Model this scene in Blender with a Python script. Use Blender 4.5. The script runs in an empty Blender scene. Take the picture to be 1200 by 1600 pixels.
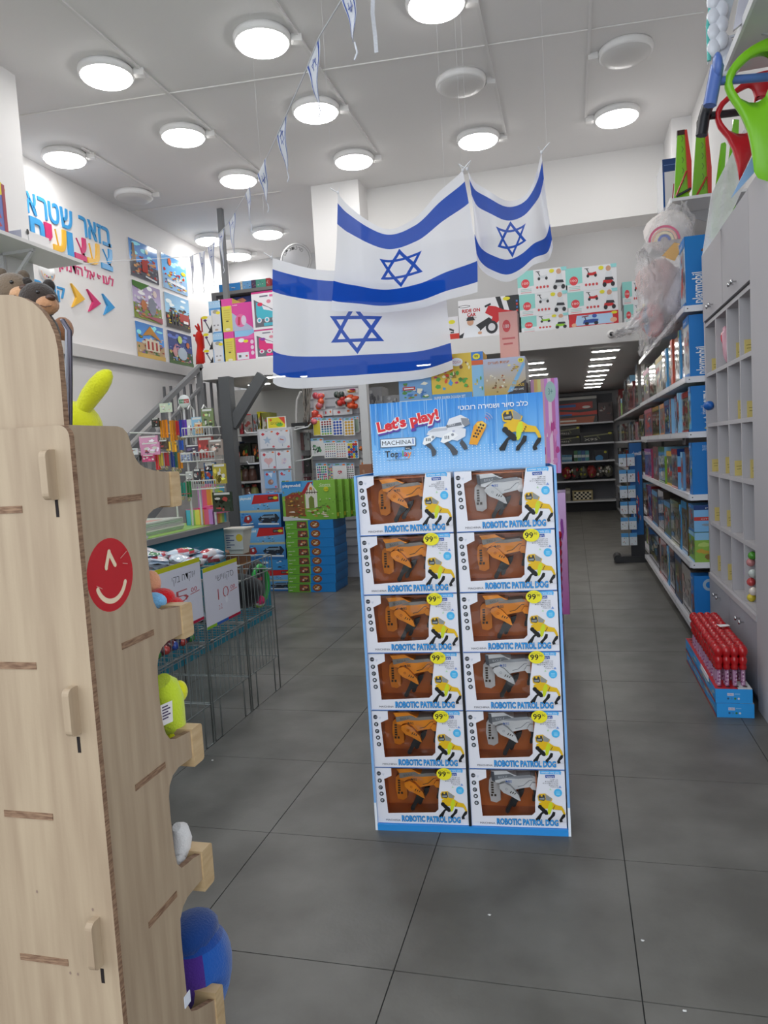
import bpy, math, random
from math import pi, sin, cos, radians as RAD
import numpy as np
from mathutils import Vector, Matrix

S = bpy.context.scene
COL = S.collection
# ---------------------------------------------------------------- camera (image taken as 1200 x 1600)
YAW, PITCH, ROLL, FPX = -0.255815, -0.07753, -0.0593488, 1139.757
EYE = Vector((0.0, 0.0, 1.309))
FW = Vector((sin(YAW)*cos(PITCH), cos(YAW)*cos(PITCH), sin(PITCH)))
_r0 = Vector((cos(YAW), -sin(YAW), 0)); _u0 = _r0.cross(FW)
RT = cos(ROLL)*_r0 + sin(ROLL)*_u0
UP = -sin(ROLL)*_r0 + cos(ROLL)*_u0
cam = bpy.data.cameras.new('camera'); cam_o = bpy.data.objects.new('camera', cam); COL.objects.link(cam_o)
cam.sensor_fit = 'HORIZONTAL'; cam.sensor_width = 36.0; cam.lens = FPX/1200*36.0
cam.clip_start = 0.05; cam.clip_end = 100
M4 = Matrix((RT, UP, -FW)).transposed().to_4x4(); M4.translation = EYE
cam_o.matrix_world = M4
S.camera = cam_o
# ---------------------------------------------------------------- daylight through the open shop front, exposure
wd = bpy.data.worlds.new('world'); S.world = wd; wd.use_nodes = True
_bg = wd.node_tree.nodes['Background']; _bg.inputs[0].default_value = (0.86, 0.93, 1.0, 1); _bg.inputs[1].default_value = 0.78
S.view_settings.view_transform = 'Standard'; S.view_settings.look = 'None'
S.view_settings.gamma = 1.0; S.view_settings.use_curve_mapping = False
S.view_settings.exposure = 1.5
LAMP_STRENGTH = 8.6
LED_STRENGTH = 13.0

# ---------------------------------------------------------------- measuring helper: where a sight line meets a plane of the room
def at(px, py, X=None, Y=None, Z=None):
    d = FW*FPX + RT*(px-600) - UP*(py-800)
    t = (X-EYE.x)/d.x if X is not None else (Y-EYE.y)/d.y if Y is not None else (Z-EYE.z)/d.z
    return EYE + d*t
def span(px0, py0, px1, py1, Y):
    a = at(px0, py0, Y=Y); b = at(px1, py1, Y=Y)
    return min(a.x, b.x), max(a.x, b.x), min(a.z, b.z), max(a.z, b.z)

# ---------------------------------------------------------------- colour + materials
def lin(c):
    return tuple(((v/12.92) if v <= 0.04045 else ((v+0.055)/1.055)**2.4) for v in c)
def hx(s):
    return tuple(int(s[i:i+2], 16)/255 for i in (0, 2, 4))
MAT = {}
def mat(name, rough=0.6, metal=0.0, spec=0.5, bump=0.0, bscale=60, color=None, sheen=0, coat=0, emit=None, detail=3.0, stretch=None):
    m = bpy.data.materials.new(name); m.use_nodes = True
    nt = m.node_tree; b = nt.nodes['Principled BSDF']
    b.inputs['Roughness'].default_value = rough; b.inputs['Metallic'].default_value = metal
    b.inputs['Specular IOR Level'].default_value = spec
    if sheen: b.inputs['Sheen Weight'].default_value = sheen
    if coat: b.inputs['Coat Weight'].default_value = coat; b.inputs['Coat Roughness'].default_value = 0.08
    if color is None:
        a = nt.nodes.new('ShaderNodeVertexColor'); a.layer_name = 'Col'
        nt.links.new(a.outputs['Color'], b.inputs['Base Color'])
    else:
        b.inputs['Base Color'].default_value = (*lin(color), 1)
    if bump:
        g = nt.nodes.new('ShaderNodeNewGeometry'); n = nt.nodes.new('ShaderNodeTexNoise'); bp = nt.nodes.new('ShaderNodeBump')
        n.inputs['Scale'].default_value = bscale; n.inputs['Detail'].default_value = detail
        bp.inputs['Strength'].default_value = bump; bp.inputs['Distance'].default_value = 0.01
        nt.links.new(g.outputs['Position'], n.inputs['Vector']); nt.links.new(n.outputs['Fac'], bp.inputs['Height'])
        nt.links.new(bp.outputs['Normal'], b.inputs['Normal'])
    if emit:
        b.inputs['Emission Color'].default_value = (*emit[0], 1); b.inputs['Emission Strength'].default_value = emit[1]
    MAT[name] = m
    return m
mat('print', 0.42, spec=0.4); mat('matte', 0.75, spec=0.3, bump=0.03, bscale=150)
mat('gloss', 0.12, spec=0.5, coat=0.4); mat('plastic', 0.32); mat('metal', 0.35, metal=0.9)
mat('fabric', 0.95, spec=0.15, bump=0.35, bscale=220, sheen=0.3); mat('plaster', 0.85, spec=0.25, bump=0.06, bscale=45)
mat('lamp', 0.4, color=(1, 1, 1), emit=((1.0, 0.985, 0.96), LAMP_STRENGTH))
mat('led', 0.4, color=(1, 1, 1), emit=((1.0, 0.98, 0.93), LED_STRENGTH))
mat('silver', 0.22, metal=1.0)
def noise_mix(m, c1, c2, scale, detail=6, vec_scale=(1, 1, 1), lo=0.35, hi=0.65, rough=None, extra=None):
    nt = m.node_tree; b = nt.nodes['Principled BSDF']; N = nt.nodes.new
    g = N('ShaderNodeNewGeometry'); mp = N('ShaderNodeMapping'); mp.inputs['Scale'].default_value = vec_scale
    n = N('ShaderNodeTexNoise'); n.inputs['Scale'].default_value = scale; n.inputs['Detail'].default_value = detail
    r = N('ShaderNodeValToRGB'); r.color_ramp.elements[0].position = lo; r.color_ramp.elements[1].position = hi
    r.color_ramp.elements[0].color = (*lin(c1), 1); r.color_ramp.elements[1].color = (*lin(c2), 1)
    L = nt.links.new
    L(g.outputs['Position'], mp.inputs['Vector']); L(mp.outputs['Vector'], n.inputs['Vector']); L(n.outputs['Fac'], r.inputs['Fac'])
    L(r.outputs['Color'], b.inputs['Base Color'])
    return r
noise_mix(mat('tile', 0.4, spec=0.42, color=(.4, .4, .4), bump=0.04, bscale=90), hx('575550'), hx('6d6b66'), 3.6, 12)
noise_mix(mat('wood', 0.5, spec=0.35, color=(.8, .7, .6), bump=0.03, bscale=200), hx('9c8770'), hx('ae9a81'), 9, 5, (5, 5, 0.35), 0.3, 0.7)
noise_mix(mat('pine', 0.5, spec=0.35, color=(.8, .7, .6)), hx('b89a72'), hx('c9ae86'), 14, 4, (1, 1, 6), 0.3, 0.7)
noise_mix(mat('ply', 0.7, spec=0.2, color=(.8, .7, .6)), hx('6e5342'), hx('977a62'), 40, 3, (1, 1, 8), 0.35, 0.65)
def film(name, alpha, rough, bump, scale, tint=(1, 1, 1)):
    m = bpy.data.materials.new(name); m.use_nodes = True; nt = m.node_tree; N = nt.nodes.new; L = nt.links.new
    nt.nodes.remove(nt.nodes['Principled BSDF']); out = nt.nodes['Material Output']
    t = N('ShaderNodeBsdfTransparent'); t.inputs[0].default_value = (*tint, 1)
    g = N('ShaderNodeBsdfGlossy'); g.inputs['Roughness'].default_value = rough
    mx = N('ShaderNodeMixShader'); f = N('ShaderNodeFresnel'); f.inputs['IOR'].default_value = 1.5
    ad = N('ShaderNodeMath'); ad.operation = 'ADD'; ad.inputs[1].default_value = alpha; ad.use_clamp = True
    ge = N('ShaderNodeNewGeometry'); n = N('ShaderNodeTexNoise'); n.inputs['Scale'].default_value = scale; n.inputs['Detail'].default_value = 1.5
    bp = N('ShaderNodeBump'); bp.inputs['Strength'].default_value = bump; bp.inputs['Distance'].default_value = 0.03
    L(ge.outputs['Position'], n.inputs['Vector']); L(n.outputs['Fac'], bp.inputs['Height'])
    L(bp.outputs['Normal'], g.inputs['Normal']); L(bp.outputs['Normal'], f.inputs['Normal'])
    L(f.outputs[0], ad.inputs[0]); L(ad.outputs[0], mx.inputs[0]); L(t.outputs[0], mx.inputs[1]); L(g.outputs[0], mx.inputs[2]); L(mx.outputs[0], out.inputs[0])
    MAT[name] = m
film('film', -0.02, 0.05, 1.0, 12); film('wrap', 0.12, 0.18, 0.9, 22)
def veil(name, opac, base):
    m = bpy.data.materials.new(name); m.use_nodes = True; nt = m.node_tree; N = nt.nodes.new; L = nt.links.new
    out = nt.nodes['Material Output']; b = nt.nodes['Principled BSDF']; b.inputs['Base Color'].default_value = (*lin(base), 1); b.inputs['Roughness'].default_value = 0.25
    t = N('ShaderNodeBsdfTransparent'); mx = N('ShaderNodeMixShader'); mx.inputs[0].default_value = opac
    ge = N('ShaderNodeNewGeometry'); n = N('ShaderNodeTexNoise'); n.inputs['Scale'].default_value = 9; n.inputs['Detail'].default_value = 4
    bp = N('ShaderNodeBump'); bp.inputs['Strength'].default_value = 0.9; bp.inputs['Distance'].default_value = 0.05
    L(ge.outputs['Position'], n.inputs['Vector']); L(n.outputs['Fac'], bp.inputs['Height']); L(bp.outputs['Normal'], b.inputs['Normal'])
    L(t.outputs[0], mx.inputs[1]); L(b.outputs[0], mx.inputs[2]); L(mx.outputs[0], out.inputs[0])
    MAT[name] = m
veil('bag', 0.3, (.93, .92, .92)); veil('pouch', 0.6, (.95, .95, .95))

# ---------------------------------------------------------------- mesh builder
ORG = {}
class MB:
    def __init__(s, col=(.8, .8, .8)):
        s.v = []; s.f = []; s.c = []; s.sm = []; s.col = col
    def face(s, pts, col=None, smooth=False):
        i = len(s.v); s.v += [tuple(p) for p in pts]; s.f.append(tuple(range(i, i+len(pts))))
        s.c.append(col or s.col); s.sm.append(smooth)
    def box(s, x0, x1, y0, y1, z0, z1, col=None, skip=''):
        i = len(s.v)
        s.v += [(x, y, z) for z in (z0, z1) for y in (y0, y1) for x in (x0, x1)]
        for k, q in (('b', (0, 2, 3, 1)), ('t', (4, 5, 7, 6)), ('f', (0, 1, 5, 4)), ('k', (2, 6, 7, 3)), ('l', (0, 4, 6, 2)), ('r', (1, 3, 7, 5))):
            if k not in skip:
                s.f.append(tuple(i+j for j in q)); s.c.append(col or s.col); s.sm.append(False)
        return s
    def grid(s, rows, col=None, smooth=True, closed=False):
        i = len(s.v); n = len(rows[0])
        for r in rows: s.v += [tuple(p) for p in r]
        for a in range(len(rows)-1):
            for b in range(n if closed else n-1):
                c = (b+1) % n
                s.f.append((i+a*n+b, i+a*n+c, i+(a+1)*n+c, i+(a+1)*n+b))
                s.c.append(col(a, b) if callable(col) else (col or s.col)); s.sm.append(smooth)
        return s
    def tube(s, pts, r, n=6, col=None, cap=True, taper=None):
        pts = [Vector(p) for p in pts]; rows = []
        prev = None
        for k, p in enumerate(pts):
            d = (pts[min(k+1, len(pts)-1)] - pts[max(k-1, 0)]).normalized()
            if prev is None:
                a = Vector((0, 0, 1)) if abs(d.z) < 0.9 else Vector((1, 0, 0))
                u = d.cross(a).normalized()
            else:
                u = (prev - d*prev.dot(d)).normalized()
            prev = u; w = d.cross(u)
            rr = r[k] if isinstance(r, (list, tuple)) else r
            rows.append([p + u*(rr*cos(2*pi*j/n)) + w*(rr*sin(2*pi*j/n)) for j in range(n)])
        s.grid(rows, col, True, True)
        if cap: s.face(rows[0], col); s.face(rows[-1], col)
        return s
    def lathe(s, prof, c=(0, 0, 0), n=16, col=None, axis='z'):
        rows = []
        for r, h in prof:
            row = []
            for j in range(n):
                a = 2*pi*j/n; x, y = r*cos(a), r*sin(a)
                row.append((c[0]+x, c[1]+y, c[2]+h) if axis == 'z' else (c[0]+h, c[1]+x, c[2]+y) if axis == 'x' else (c[0]+x, c[1]+h, c[2]+y))
            rows.append(row)
        return s.grid(rows, col, True, True)
    def blob(s, c, r, col=None, n=14, m=9, M=None, wob=0, seed=0):
        rnd = random.Random(seed); rows = []
        ph = [rnd.uniform(0, 6.28) for _ in range(4)]
        for a in range(m+1):
            t = pi*a/m; row = []
            for b in range(n):
                p = 2*pi*b/n
                k = 1 + wob*(sin(3*p+ph[0])*sin(2*t+ph[1]) + 0.6*sin(5*p+ph[2])*sin(t*3+ph[3]))*sin(t)
                d = Vector((sin(t)*cos(p)*r[0]*k, sin(t)*sin(p)*r[1]*k, cos(t)*r[2]*k))
                if M is not None: d = M @ d
                row.append(Vector(c)+d)
            rows.append(row)
        return s.grid(rows, col, True, True)
    def prism(s, poly, f, d0, d1, col=None, side=None):
        """poly: 2D outline; f(u, v, d) -> 3D"""
        a = [f(u, v, d0) for u, v in poly]; b = [f(u, v, d1) for u, v in poly]
        s.face(a, col); s.face(b, col)
        n = len(poly)
        for k in range(n):
            s.face([a[k], a[(k+1) % n], b[(k+1) % n], b[k]], side or col)
        return s
    def build(s, name, m, parent=None, local=False, org=None):
        if not s.v: return None
        V = np.array(s.v, dtype=float)
        if local: O = np.zeros(3)
        elif org is not None: O = np.array(org, dtype=float)
        elif parent is not None: O = np.array(ORG[parent.name])
        else: O = np.array([(V[:, 0].min()+V[:, 0].max())/2, (V[:, 1].min()+V[:, 1].max())/2, V[:, 2].min()])
        me = bpy.data.meshes.new(name); me.from_pydata((V-O).tolist(), [], s.f)
        ca = me.color_attributes.new('Col', 'FLOAT_COLOR', 'CORNER')
        buf = []
        for f, c in zip(s.f, s.c):
            if isinstance(c[0], tuple):
                for k in c: buf += [*lin(k), 1.0]
            else: buf += [*lin(c), 1.0]*len(f)
        ca.data.foreach_set('color', buf)
        me.polygons.foreach_set('use_smooth', s.sm)
        me.materials.append(MAT[m] if isinstance(m, str) else m)
        o = bpy.data.objects.new(name, me); COL.objects.link(o)
        if parent is not None:
            o.parent = parent; ORG[o.name] = tuple(O)
            if not local: o.location = tuple(O - np.array(ORG[parent.name]))
        else:
            o.location = tuple(O); ORG[o.name] = tuple(O)
        if local and parent is not None: ORG[o.name] = ORG[parent.name]
        return o
def tag(o, label=None, cat=None, group=None, kind=None):
    if label: o['label'] = label
    if cat: o['category'] = cat
    if group: o['group'] = group
    if kind: o['kind'] = kind
    return o
def thing(name, label, cat, loc, rotz=0.0, group=None):
    o = bpy.data.objects.new(name, None); COL.objects.link(o); o.location = loc; o.rotation_euler = (0, 0, rotz)
    o.empty_display_size = 0.05; ORG[o.name] = tuple(loc)
    return tag(o, label, cat, group)
def struct(mb, name, m, parent=None, kind=True):
    o = mb.build(name, m, parent)
    if parent is None: o['kind'] = 'structure'
    return o
KIDS = {}
def dup(root, loc, rotz=None, label=None, group=None, scale=None):
    r = root.copy(); COL.objects.link(r); r.location = loc
    if rotz is not None: r.rotation_euler = (0, 0, rotz)
    if label: r['label'] = label
    if group: r['group'] = group
    if scale: r.scale = scale
    ORG[r.name] = tuple(loc)
    for ch in [c for c in root.children]:
        c = ch.copy(); COL.objects.link(c); c.parent = r
        for g in [x for x in ch.children]:
            d = g.copy(); COL.objects.link(d); d.parent = c
    return r
ORDN = ['first', 'second', 'third', 'fourth', 'fifth', 'sixth', 'seventh', 'eighth', 'ninth', 'tenth', 'eleventh', 'twelfth', 'thirteenth',
        'fourteenth', 'fifteenth', 'sixteenth', 'seventeenth', 'eighteenth', 'nineteenth', 'twentieth']

# ---------------------------------------------------------------- flat print on faces
TXT = {}
def glyphs(s, off=0.0, shear=0.0):
    k = (s, off, shear)
    if k not in TXT:
        cu = bpy.data.curves.new('t', 'FONT'); cu.body = s; cu.resolution_u = 2; cu.offset = off; cu.shear = shear
        o = bpy.data.objects.new('t', cu); me = bpy.data.meshes.new_from_object(o)
        vs = [(v.co.x, v.co.y) for v in me.vertices]; fs = [tuple(p.vertices) for p in me.polygons]
        xs = [v[0] for v in vs] or [0, 1]
        TXT[k] = (vs, fs, min(xs), max(xs))
        bpy.data.objects.remove(o); bpy.data.meshes.remove(me); bpy.data.curves.remove(cu)
    return TXT[k]
def heb(s): return s[::-1]
class Face:
    def __init__(s, mb, o, u, v, n, w, h, eps=0.0001):
        s.mb, s.o, s.u, s.v, s.n, s.w, s.h, s.k, s.eps = mb, Vector(o), Vector(u), Vector(v), Vector(n), w, h, 1, eps
    def P(s, a, b, k=None): return s.o + s.u*a + s.v*b + s.n*(s.eps*(k if k is not None else s.k))
    def p(s, pts, col):
        s.mb.face([s.P(*q) for q in pts], col); s.k += 1; return s
    def r(s, a0, b0, a1, b1, col): return s.p([(a0, b0), (a1, b0), (a1, b1), (a0, b1)], col)
    def g(s, a0, b0, a1, b1, cb, ct): return s.p([(a0, b0), (a1, b0), (a1, b1), (a0, b1)], (cb, cb, ct, ct))
    def e(s, cu, cv, ru, rv, col, n=14):
        return s.p([(cu+ru*cos(2*pi*i/n), cv+rv*sin(2*pi*i/n)) for i in range(n)], col)
    def ring(s, cu, cv, r0, r1, col, a0=0.0, a1=2*pi, n=16):
        for i in range(n):
            t0 = a0+(a1-a0)*i/n; t1 = a0+(a1-a0)*(i+1)/n
            s.mb.face([s.P(cu+r0*cos(t0), cv+r0*sin(t0)), s.P(cu+r1*cos(t0), cv+r1*sin(t0)), s.P(cu+r1*cos(t1), cv+r1*sin(t1)), s.P(cu+r0*cos(t1), cv+r0*sin(t1))], col)
        s.k += 1; return s
    def line(s, pts, wd, col):
        for (a, b), (c, d) in zip(pts, pts[1:]):
            L = math.hypot(c-a, d-b) or 1; nx, ny = -(d-b)/L*wd/2, (c-a)/L*wd/2
            s.mb.face([s.P(a+nx, b+ny), s.P(c+nx, d+ny), s.P(c-nx, d-ny), s.P(a-nx, b-ny)], col)
        s.k += 1; return s
    def t(s, txt, a, b, h, col, w=None, al='l', off=0.0, shear=0.0, rot=0.0, asp=1.0):
        vs, fs, x0, x1 = glyphs(txt, off, shear); sc = h/0.72
        sx = (w/(x1-x0)) if w else sc*asp
        W = (x1-x0)*sx; sh = 0 if al == 'l' else -W/2 if al == 'c' else -W
        cr, sr = cos(rot), sin(rot)
        def q(v):
            X = (v[0]-x0)*sx+sh; Y = v[1]*sc
            return s.P(a+X*cr-Y*sr, b+X*sr+Y*cr)
        i = len(s.mb.v); s.mb.v += [tuple(q(v)) for v in vs]
        for f in fs:
            s.mb.f.append(tuple(i+j for j in f)); s.mb.c.append(col); s.mb.sm.append(False)
        s.k += 1; return s
    def busy(s, rnd, a0, b0, a1, b1, pal, n, lo=0.08, hi=0.3):
        w, h = a1-a0, b1-b0
        for _ in range(n):
            ru, rv = rnd.uniform(lo, hi)*w/2, rnd.uniform(lo, hi)*h/2
            cu, cv = rnd.uniform(a0+ru, a1-ru), rnd.uniform(b0+rv, b1-rv)
            k = rnd.randint(4, 7); ph = rnd.uniform(0, 6)
            s.p([(cu+ru*cos(ph+2*pi*i/k)*rnd.uniform(.6, 1), cv+rv*sin(ph+2*pi*i/k)*rnd.uniform(.6, 1)) for i in range(k)], rnd.choice(pal))
        return s
def face_of(mb, b, side, eps=0.0001):
    x0, x1, y0, y1, z0, z1 = b
    if side == '-y': return Face(mb, (x0, y0, z0), (1, 0, 0), (0, 0, 1), (0, -1, 0), x1-x0, z1-z0, eps)
    if side == '-x': return Face(mb, (x0, y1, z0), (0, -1, 0), (0, 0, 1), (-1, 0, 0), y1-y0, z1-z0, eps)
    if side == '+x': return Face(mb, (x1, y0, z0), (0, 1, 0), (0, 0, 1), (1, 0, 0), y1-y0, z1-z0, eps)
    if side == '+z': return Face(mb, (x0, y0, z1), (1, 0, 0), (0, 1, 0), (0, 0, 1), x1-x0, y1-y0, eps)
    if side == '-z': return Face(mb, (x0, y1, z0), (1, 0, 0), (0, -1, 0), (0, 0, -1), x1-x0, y1-y0, eps)
def carton(name, label, cat, b, base, art=None, group=None, m='print', rot=0.0):
    """one packed box: body plus its flat print; b = x0,x1,y0,y1,z0,z1"""
    mb = MB(base); mb.box(*b)
    for side, fn in (art or {}).items(): fn(face_of(mb, b, side))
    o = mb.build(name, m)
    if rot: o.rotation_euler.z = rot
    return tag(o, label, cat, group)
WHITE = (.93, .93, .93); BLACK = (.06, .06, .07)
def sticker(F, u, v, r, t='99'):
    F.e(u, v, r, r*0.78, hx('efe02a'), 16); F.t(t, u-r*0.05, v-r*0.34, r*0.72, (.08, .08, .05), al='c', off=0.015)
# ================================================================ THE ROOM
XL, XN, XR, ZC, YF, YB = -4.87, -3.92, 1.2, 4.3, 0.4, 15.0
ZS0, ZS1, YM = 2.30, 2.47, 7.8            # mezzanine slab underside, top, front edge
WALLC, CEILC = hx('e4e2e1'), hx('e8e6e5')
fl = struct(MB((.2, .2, .2)).box(XL, XR, YF, YB, -0.1, -0.003), 'floor', 'matte')
T0 = 0.6
tm = MB(); g2 = T0/2-0.0016
tm.box(-g2, g2, -g2, g2, -0.003, 0.0, skip='b')
tile_src = None
for i in range(-8, 4):
    for j in range(-4, 23):
        x0, x1 = max(XL, -0.489+i*T0), min(XR, -0.489+(i+1)*T0)
        y0, y1 = max(YF, 1.695+j*T0), min(YB, 1.695+(j+1)*T0)
        if x1-x0 < 0.05 or y1-y0 < 0.05: continue
        if x0 < -2.6 and (y1 < 1.8 or y0 > 8.3): continue
        if tile_src is None:
            tile_src = tm.build('tile', 'tile', fl, local=True); o = tile_src
        else:
            o = tile_src.copy(); COL.objects.link(o)
        o.location = Vector(((x0+x1)/2, (y0+y1)/2, 0)) - Vector(ORG[fl.name]); o.scale = ((x1-x0)/T0, (y1-y0)/T0, 1)
struct(MB(hx('8b8780')).box(-9, 6, -7, YF, -0.12, -0.02), 'ground', 'plaster')
struct(MB(CEILC).box(XL, XR, YF, 10.3, ZC, ZC+0.12), 'ceiling', 'plaster')
struct(MB(WALLC).box(XL-0.12, XL, 4.87, YB, 0, ZC), 'wall_left', 'plaster')
struct(MB(WALLC).box(XN-0.95, XN, YF, 4.87, 0, ZC), 'wall_left_front', 'plaster')
struct(MB(WALLC).box(XR, XR+0.12, YF, YB, 0, ZC), 'wall_right', 'plaster')
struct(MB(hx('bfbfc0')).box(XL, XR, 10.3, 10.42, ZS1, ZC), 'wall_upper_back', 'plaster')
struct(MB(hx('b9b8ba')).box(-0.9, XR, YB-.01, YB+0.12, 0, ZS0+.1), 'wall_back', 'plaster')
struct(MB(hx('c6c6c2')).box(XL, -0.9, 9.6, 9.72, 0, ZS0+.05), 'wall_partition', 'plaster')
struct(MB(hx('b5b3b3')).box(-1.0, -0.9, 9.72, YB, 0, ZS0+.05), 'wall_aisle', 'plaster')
mz = MB(hx('e4e2e1')); mz.box(at(307, 593, Y=YM).x, XR, YM, YM+0.06, ZS0, ZS1+0.02)
struct(mz, 'trim_1', 'plaster')                                              # white fascia of the mezzanine
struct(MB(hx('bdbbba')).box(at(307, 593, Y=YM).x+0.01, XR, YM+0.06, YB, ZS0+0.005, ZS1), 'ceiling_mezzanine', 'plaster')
struct(MB(WALLC).box(at(480, 285, Y=7.75).x, at(555, 280, Y=7.75).x, 7.86, 8.3, ZS1, ZC), 'column', 'plaster')
struct(MB(hx('e2e0de')).box(at(555, 280, Y=7.75).x, XR, 8.2, 8.6, 3.62, ZC), 'beam', 'plaster')
struct(MB(WALLC).box(1.02, XR, 7.62, 8.2, ZS1+0.02, ZC), 'pilaster', 'plaster')
lg = MB(hx('c9c7c6')); lg.box(XL, XL+0.07, 4.87, 9.0, 2.49, 2.615)
struct(lg, 'trim_2', 'plaster')                                              # ledge along the left wall
struct(MB(hx('c4c2c0')).box(-0.02, 0.0, 0, 0.01, 0, 0.01).box(0.03, 0.05, 10.27, 10.3, ZS1, 3.6), 'trim_3', 'plaster') if False else None
# drywall joints and the cable trunking that feeds each row of lamps
LX = [-4.5, -3.26, -2.0, -0.757, 0.513]; LY = [5.04, 6.16, 7.28]
k = 4
for x, y0, y1 in ((-1.76, 3.0, 7.25), (-3.02, 2.6, 7.3), (-0.50, 3.4, 7.35), (0.24, 3.6, 7.35), (-4.26, 6.1, 7.3)):
    struct(MB(hx('e3e1e0')).box(x-0.012, x+0.012, y0, y1, ZC-0.014, ZC), 'trim_%d' % k, 'plaster'); k += 1
a, b = at(400, 125, Z=ZC), at(1090, 22, Z=ZC)
for (p, q) in ((at(0, 185, Z=ZC), at(1100, 18, Z=ZC)), (at(185, 333, Z=ZC), at(440, 298, Z=ZC))):
    m_ = MB(hx('eceae8')); m_.tube([p-Vector((0, 0, .004)), q-Vector((0, 0, .004))], 0.006, 5)
    struct(m_, 'trim_%d' % k, 'plaster'); k += 1

# ================================================================ CEILING LAMPS
def lamp(name, lit):
    t = thing(name, 'x', 'lamp', (0, 0, ZC))
    R = 0.195
    MB(hx('eeedec')).lathe([(0.0, 0), (R*1.02, 0), (R*1.05, -.02), (R*1.03, -.045), (R*0.98, -.055), (R*.9, -.055)], n=32).build('housing', 'plastic', t, local=True)
    d = MB(hx('d3d1cf')); d.lathe([(R*.97, -.05), (R*.9, -.068), (R*.6, -.08), (R*.3, -.085), (0.001, -.087)], n=32)
    d.build('diffuser', 'lamp' if lit else 'plastic', t, local=True)
    MB(hx('e4e2e0')).box(R*1.04, R*1.04+.075, -.03, .03, -.05, 0).build('junction_box', 'plastic', t, local=True)
    return t
lit0 = lamp('ceiling_lamp', True); off0 = lamp('ceiling_lamp', False)
rows = ['nearest row', 'middle row', 'third row back']
cols = ['far left column', 'second column from the left', 'third column from the left', 'fourth column from the left', 'right-hand column']
used = {True: False, False: False}
for i, x in enumerate(LX):
    for j, y in enumerate(LY):
        if i == 0 and j == 0: continue
        if i == 4 and j == 0: continue
        lit = (i, j) not in ((3, 1), (4, 1), (0, 2))
        lab = ('round white ceiling lamp, %s, ' % ('switched on' if lit else 'unlit')) + rows[j] + ', ' + cols[i]
        src = lit0 if lit else off0
        if not used[lit]: o = src; o.location = (x, y, ZC); used[lit] = True
        else: o = dup(src, (x, y, ZC))
        o['label'] = lab; o['group'] = 'round ceiling lamps'; o.rotation_euler.z = pi if i == 4 else 0.35
for x, y, lab in ((-4.5, 9.02, 'left one above the mezzanine, in front'), (-3.71, 9.08, 'right one above the mezzanine'), (-4.5, 9.83, 'rearmost one above the mezzanine, by the back wall'), (-1.2, 9.4, 'left one hidden behind the white beam'), (.5, 9.4, 'right one hidden behind the white beam'), (-2.0, 3.92, 'left one overhead near the entrance'), (-.757, 3.92, 'right one overhead near the entrance')):  # beam and entrance lamps are unseen, added to brighten back wall and shop front
    o = dup(lit0, (x, y, ZC), 0.35, 'round white ceiling lamp, switched on, ' + lab, 'round ceiling lamps')
# LED battens under the mezzanine
def led():
    t = thing('led_panel', 'x', 'lamp', (0, 0, 0))
    MB(hx('c9c8c6')).box(-.15, .15, -.04, .04, -.02, 0).build('housing', 'plastic', t, local=True)
    MB(WHITE).box(-.135, .135, -.03, .03, -.026, -.02).build('diffuser', 'led', t, local=True)
    return t
l0 = led(); n = 0
spots = [(0.39, 8.3+0.74*q, 'right-hand row over the dark aisle') for q in range(8)] + [(-0.42, 8.9+0.74*q, 'left-hand row over the dark aisle') for q in range(6)] + \
        [(-3.3, 7.95, 'battens under the left end of the mezzanine'), (-2.9, 8.15, 'battens under the left end of the mezzanine'), (-3.75, 8.55, 'battens under the left end of the mezzanine'), (-1.5, 8.1, 'battens under the left end of the mezzanine')]
cnt = {}
for x, y, lab in spots:
    cnt[lab] = cnt.get(lab, 0)+1
    L = 'white LED batten, %s of the %s' % (ORDN[cnt[lab]-1] + (' from the front' if 'aisle' in lab else ' built'), lab)
    if 'built' in L: L = {(-3.3): 'white LED batten under the mezzanine, just left of the lowest flag', (-2.9): 'white LED batten behind the left foot of the lowest flag', (-3.75): 'white LED batten beside the diagonal steel brace', (-1.5): 'white LED batten behind the right foot of the lowest flag'}[x]
    if n == 0: o = l0; o.location = (x, y, ZS0+0.004); o['label'] = L
    else: o = dup(l0, (x, y, ZS0+0.004), 0, L)
    o['group'] = 'LED battens under the mezzanine'; n += 1

# ================================================================ STAIR AND STEELWORK
GREY = hx('77787a')
def bar(mb, p, q, w, h=None, col=None):
    """square steel bar from p to q"""
    p, q = Vector(p), Vector(q); d = (q-p).normalized(); a = Vector((0, 0, 1)) if abs(d.z) < .95 else Vector((0, 1, 0))
    u = d.cross(a).normalized()*w/2; v = u.normalized().cross(d)*(h or w)/2
    A = [p+u+v, p-u+v, p-u-v, p+u-v]; B = [x+(q-p) for x in A]
    mb.face(A, col); mb.face(B, col)
    for i in range(4): mb.face([A[i], A[(i+1) % 4], B[(i+1) % 4], B[i]], col)
st = thing('staircase', 'grey steel staircase with railing climbing along the left wall to the mezzanine', 'staircase', (-4.4, 6.9, 0))
X1, X2 = -4.0, -4.8
y0, z0, y1, z1 = 5.0, 1.05, 7.55, 2.43
sl = (z1-z0)/(y1-y0)
def rz(y): return z0+sl*(y-y0)
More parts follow.
